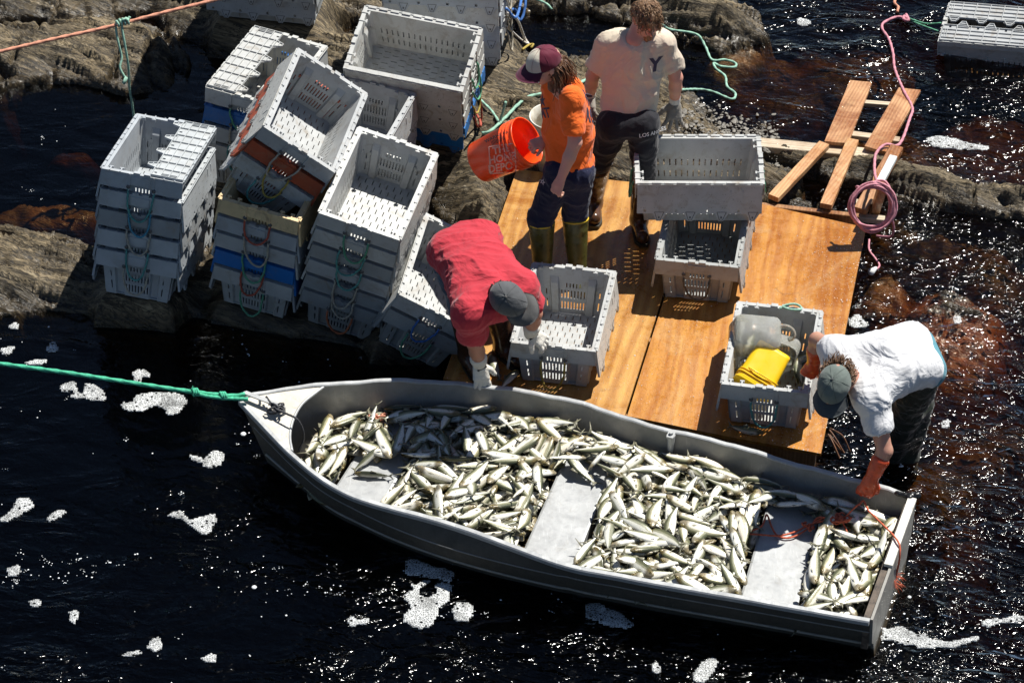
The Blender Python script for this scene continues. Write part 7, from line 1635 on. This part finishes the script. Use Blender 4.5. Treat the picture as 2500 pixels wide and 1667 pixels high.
def foam_patch(outline, seed, thick=0.006, step=0.012):
    W = [P(x, y, 0.012) for x, y in outline]; W.append(W[0])
    C = np.array(catmull(W, 0.02)[:-1]); c = C.mean(0); rg = np.random.default_rng(seed)
    lo, hi = C.min(0)-0.02, C.max(0)+0.02; xs = np.arange(lo[0], hi[0], step); ys = np.arange(lo[1], hi[1], step); X, Y = np.meshgrid(xs, ys)
    d = poly_sd(X, Y, C)+0.020*fbm(X*14, Y*14, 4, seed, 0.6)+0.004; keep = d > 0
    V = []; F = []; idx = -np.ones(X.shape, int)
    Z = wave(X, Y)+0.0035+thick*np.sqrt(np.clip(d/0.03, 0, 1))*(0.8+0.25*vnoise(X*60, Y*60, None, seed))
    for j, i in np.argwhere(keep): idx[j, i] = len(V); V.append((X[j, i], Y[j, i], Z[j, i]))
    n = len(V); V += [(x, y, z-thick*0.9) for x, y, z in V]
    def ok(j, i): return 0 <= j < X.shape[0]-1 and 0 <= i < X.shape[1]-1 and idx[j, i] >= 0 and idx[j, i+1] >= 0 and idx[j+1, i] >= 0 and idx[j+1, i+1] >= 0
    for j in range(X.shape[0]-1):
        for i in range(X.shape[1]-1):
            if ok(j, i):
                a, b, c_, d_ = idx[j, i], idx[j, i+1], idx[j+1, i+1], idx[j+1, i]; F.append((a, b, c_, d_))
                for (dj, di, p, q) in ((-1, 0, b, a), (1, 0, d_, c_), (0, -1, a, d_), (0, 1, c_, b)):
                    if not ok(j+dj, i+di): F.append((p, q, q+n, p+n))
    return V, F
BIG = [  # outline in the photo, what tells it apart
 ([(139, 945), (150, 933), (165, 930), (175, 925), (189, 932), (190, 952), (200, 955), (204, 935), (216, 930), (235, 937), (250, 948), (254, 962), (262, 970), (250, 973), (225, 973), (205, 972), (172, 968), (170, 962), (178, 957), (175, 950), (152, 953)], 'horseshoe foam raft left of the long raft, under the green rope'),
 ([(292, 985), (300, 978), (322, 978), (330, 965), (350, 956), (372, 957), (395, 955), (430, 953), (455, 970), (450, 990), (430, 1005), (405, 1010), (398, 995), (375, 990), (345, 1000), (318, 1000), (300, 996)], 'long foam raft half in shade below the green rope near the bow'),
 ([(322, 905), (345, 898), (365, 905), (366, 918), (348, 922), (350, 932), (330, 934), (322, 922)], 'notched foam patch just above the green rope'),
 ([(457, 1100), (470, 1108), (492, 1116), (500, 1118), (510, 1104), (525, 1097), (546, 1102), (547, 1118), (540, 1135), (520, 1142), (497, 1136), (500, 1124), (480, 1124), (463, 1115)], 'two-lobed foam patch below and left of the bow'),
 ([(402, 1252), (425, 1244), (448, 1248), (458, 1264), (478, 1262), (500, 1256), (525, 1254), (530, 1266), (515, 1290), (498, 1306), (478, 1292), (460, 1280), (440, 1265), (405, 1256)], 'boomerang foam patch with a thin tail in the lower left water'),
 ([(990, 1365), (1020, 1362), (1045, 1372), (1075, 1382), (1108, 1392), (1104, 1410), (1092, 1416), (1060, 1408), (1020, 1402), (990, 1398), (988, 1380)], 'foam bank touching the shade of the hull, above the large ragged raft'),
 ([(1012, 1422), (1040, 1410), (1052, 1418), (1030, 1432), (1028, 1448), (1050, 1452), (1062, 1440), (1056, 1425), (1078, 1418), (1104, 1424), (1102, 1450), (1098, 1468), (1080, 1478), (1066, 1505), (1040, 1530), (1005, 1528), (984, 1510), (990, 1490), (998, 1478), (985, 1455), (992, 1440), (1008, 1436), (998, 1424)], 'largest ragged foam raft, in front of the middle of the skiff'),
 ([(1110, 1470), (1135, 1468), (1155, 1475), (1160, 1495), (1145, 1510), (1115, 1512), (1106, 1495)], 'squarish foam patch right of the largest raft'),
 ([(1422, 1470), (1455, 1468), (1490, 1482), (1520, 1492), (1548, 1522), (1510, 1524), (1470, 1515), (1432, 1500)], 'spindle-shaped foam streak below the hull right of the middle'),
 ([(0, 1262), (25, 1245), (42, 1212), (70, 1210), (82, 1222), (75, 1240), (50, 1255), (20, 1270), (0, 1270)], 'comma-shaped foam patch at the left edge'),
 ([(112, 1262), (125, 1245), (150, 1242), (162, 1250), (145, 1262), (120, 1268)], 'small oval foam patch right of the comma-shaped one'),
 ([(350, 1578), (362, 1560), (385, 1552), (395, 1560), (388, 1582), (370, 1588)], 'leaf-shaped foam patch near the bottom edge, left of middle'),
 ([(295, 1598), (320, 1588), (345, 1586), (340, 1594), (315, 1600)], 'thin foam sliver joined to the leaf-shaped patch'),
 ([(488, 1605), (515, 1592), (530, 1598), (528, 1612), (505, 1618)], 'almond-shaped foam patch at the bottom edge under the bow'),
 ([(850, 1505), (862, 1502), (872, 1512), (900, 1508), (896, 1520), (872, 1524), (858, 1530), (846, 1520)], 'bow-tie foam patch left of the largest raft'),
 ([(1690, 1640), (1715, 1608), (1740, 1600), (1752, 1612), (1745, 1640), (1720, 1665), (1695, 1660)], 'tall foam patch at the bottom edge right of middle'),
 ([(1590, 1612), (1605, 1608), (1616, 1622), (1608, 1640), (1592, 1640)], 'round foam patch near the bottom edge right of middle'),
 ([(165, 1490), (185, 1485), (194, 1492), (192, 1510), (180, 1522), (168, 1512)], 'upright oval foam patch in the lower left water'),
 ([(68, 1462), (85, 1457), (103, 1462), (100, 1476), (80, 1480), (70, 1472)], 'oval foam patch left of the upright one'),
 ([(14, 1390), (30, 1376), (48, 1380), (48, 1402), (28, 1408), (15, 1404)], 'square foam patch near the left edge'),
 ([(107, 845), (120, 832), (135, 830), (145, 850), (125, 856), (110, 852)], 'triangular foam patch above the green rope at left'),
 ([(20, 790), (35, 782), (47, 786), (44, 798), (25, 800)], 'foam patch by the left rock edge, farthest up'),
 ([(54, 880), (80, 874), (112, 872), (112, 884), (80, 888), (58, 886)], 'bar-shaped foam patch just above the green rope'),
 ([(0, 848), (20, 842), (38, 840), (30, 855), (15, 862), (2, 856)], 'wedge-shaped foam patch at the left edge above the rope'),
 ([(2296, 1025), (2310, 1018), (2322, 1024), (2320, 1036), (2300, 1040)], 'foam patch right of the wader legs'),
 ([(2325, 775), (2342, 770), (2350, 785), (2335, 792)], 'foam patch over the rusty shoal, upper one'),
 ([(1950, 40), (1970, 44), (1985, 52), (1965, 60), (1945, 50)], 'foam patch in the river above the left brown board'),
 ([(2155, 1532), (2200, 1526), (2240, 1545), (2262, 1540), (2275, 1552), (2330, 1556), (2390, 1545), (2396, 1556), (2330, 1572), (2262, 1580), (2222, 1572), (2180, 1562), (2150, 1560)], 'ragged foam streak trailing behind the stern corner'),
 ([(2395, 1512), (2430, 1505), (2500, 1498), (2500, 1512), (2440, 1520), (2400, 1524)], 'faint foam streak at the right edge behind the stern'),
 ([(2255, 340), (2300, 330), (2370, 345), (2420, 352), (2400, 365), (2340, 360), (2280, 356)], 'foam line over the rapid above the right ledge'),
 ([(2070, 770), (2100, 762), (2120, 790), (2105, 800), (2080, 792)], 'foam by the deck edge above the man in white'),
 ([(2285, 128), (2300, 122), (2312, 128), (2300, 136)], 'foam dab below the floating crate'),
]
for i, (ol, lb) in enumerate(BIG):
    V, F = foam_patch(ol, 60+i); o = link('foam_patch', mesh('foam_patch', V, F, FOAM, True)); tag(o, lb, 'foam', 'foam rafts on the river')
WB_ = plain('bubble_white', (0.72, 0.74, 0.74), 0.15, var=0.05)
mbV, mbF = [], []; rg = random.Random(33); nb_ = 0
FARP = [P(x, y, 0) for x, y in FAR]; NEARP = [P(x, y, 0) for x, y in NEAR]; BPOLY = FARP+NEARP[::-1]
def bubble(x, y, r):
    global nb_
    b = len(mbV); z = float(wave(np.array([x]), np.array([y]))[0])+0.001
    for t, k in ((0.0, 1.0), (0.55, 0.8)):
        for q in range(6): a = q*math.pi/3+t; mbV.append((x+r*k*math.cos(a), y+r*k*math.sin(a), z+r*0.55*t))
    mbV.append((x, y, z+r*0.5))
    for q in range(6): mbF.append((b+q, b+(q+1) % 6, b+6+(q+1) % 6, b+6+q)); mbF.append((b+6+q, b+6+(q+1) % 6, b+12))
cand = 0
bx, by = [], []
while len(bx) < 620 and cand < 60000:
    cand += 1; px, py = rg.uniform(-20, 2520), rg.uniform(0, 1700)
    if 0 < py < 760 and px < 1850 and not (px < 600 and 180 < py < 520): continue
    p = P(px, py, 0); x, y = p[0], p[1]
    st = float(np.exp(-(np.abs(fbm(np.array([x*0.8]), np.array([y*1.5]), 3, 71))/0.06)**2)[0])
    dens = 0.05+0.75*st; dens *= (1.0 if py > 1300 else 0.55 if py > 760 else 0.35)
    if py > 1100 and px < 900 and py < 1350: dens *= 0.35
    if rg.random() > dens: continue
    bx.append(x); by.append(y)
BX, BY = np.array(bx), np.array(by); bad = (poly_sd(BX, BY, BPOLY) > -0.03) | (poly_sd(BX, BY, [dTL, dTR, dBR, dBL]) > -0.02)
gi = np.clip(np.searchsorted(gx, BX), 1, len(gx)-1); gj = np.clip(np.searchsorted(gy, BY), 1, len(gy)-1); bad |= (GZ[gj, gi] > -0.01) & (BY > -0.7)
for x, y, k in zip(BX, BY, bad):
    if k: continue
    r = 0.002+abs(rg.gauss(0, 0.0022))
    if rg.random() < 0.03: r = rg.uniform(0.010, 0.018)
    bubble(x, y, r)
    if rg.random() < 0.25:
        for _ in range(rg.randrange(2, 6)): bubble(x+rg.gauss(0, .012), y+rg.gauss(0, .012), r*rg.uniform(.4, .8))
tag(link('bubbles', mesh('bubbles', mbV, mbF, WB_, True)), 'scattered white bubbles and foam flecks on the river', kind='stuff')
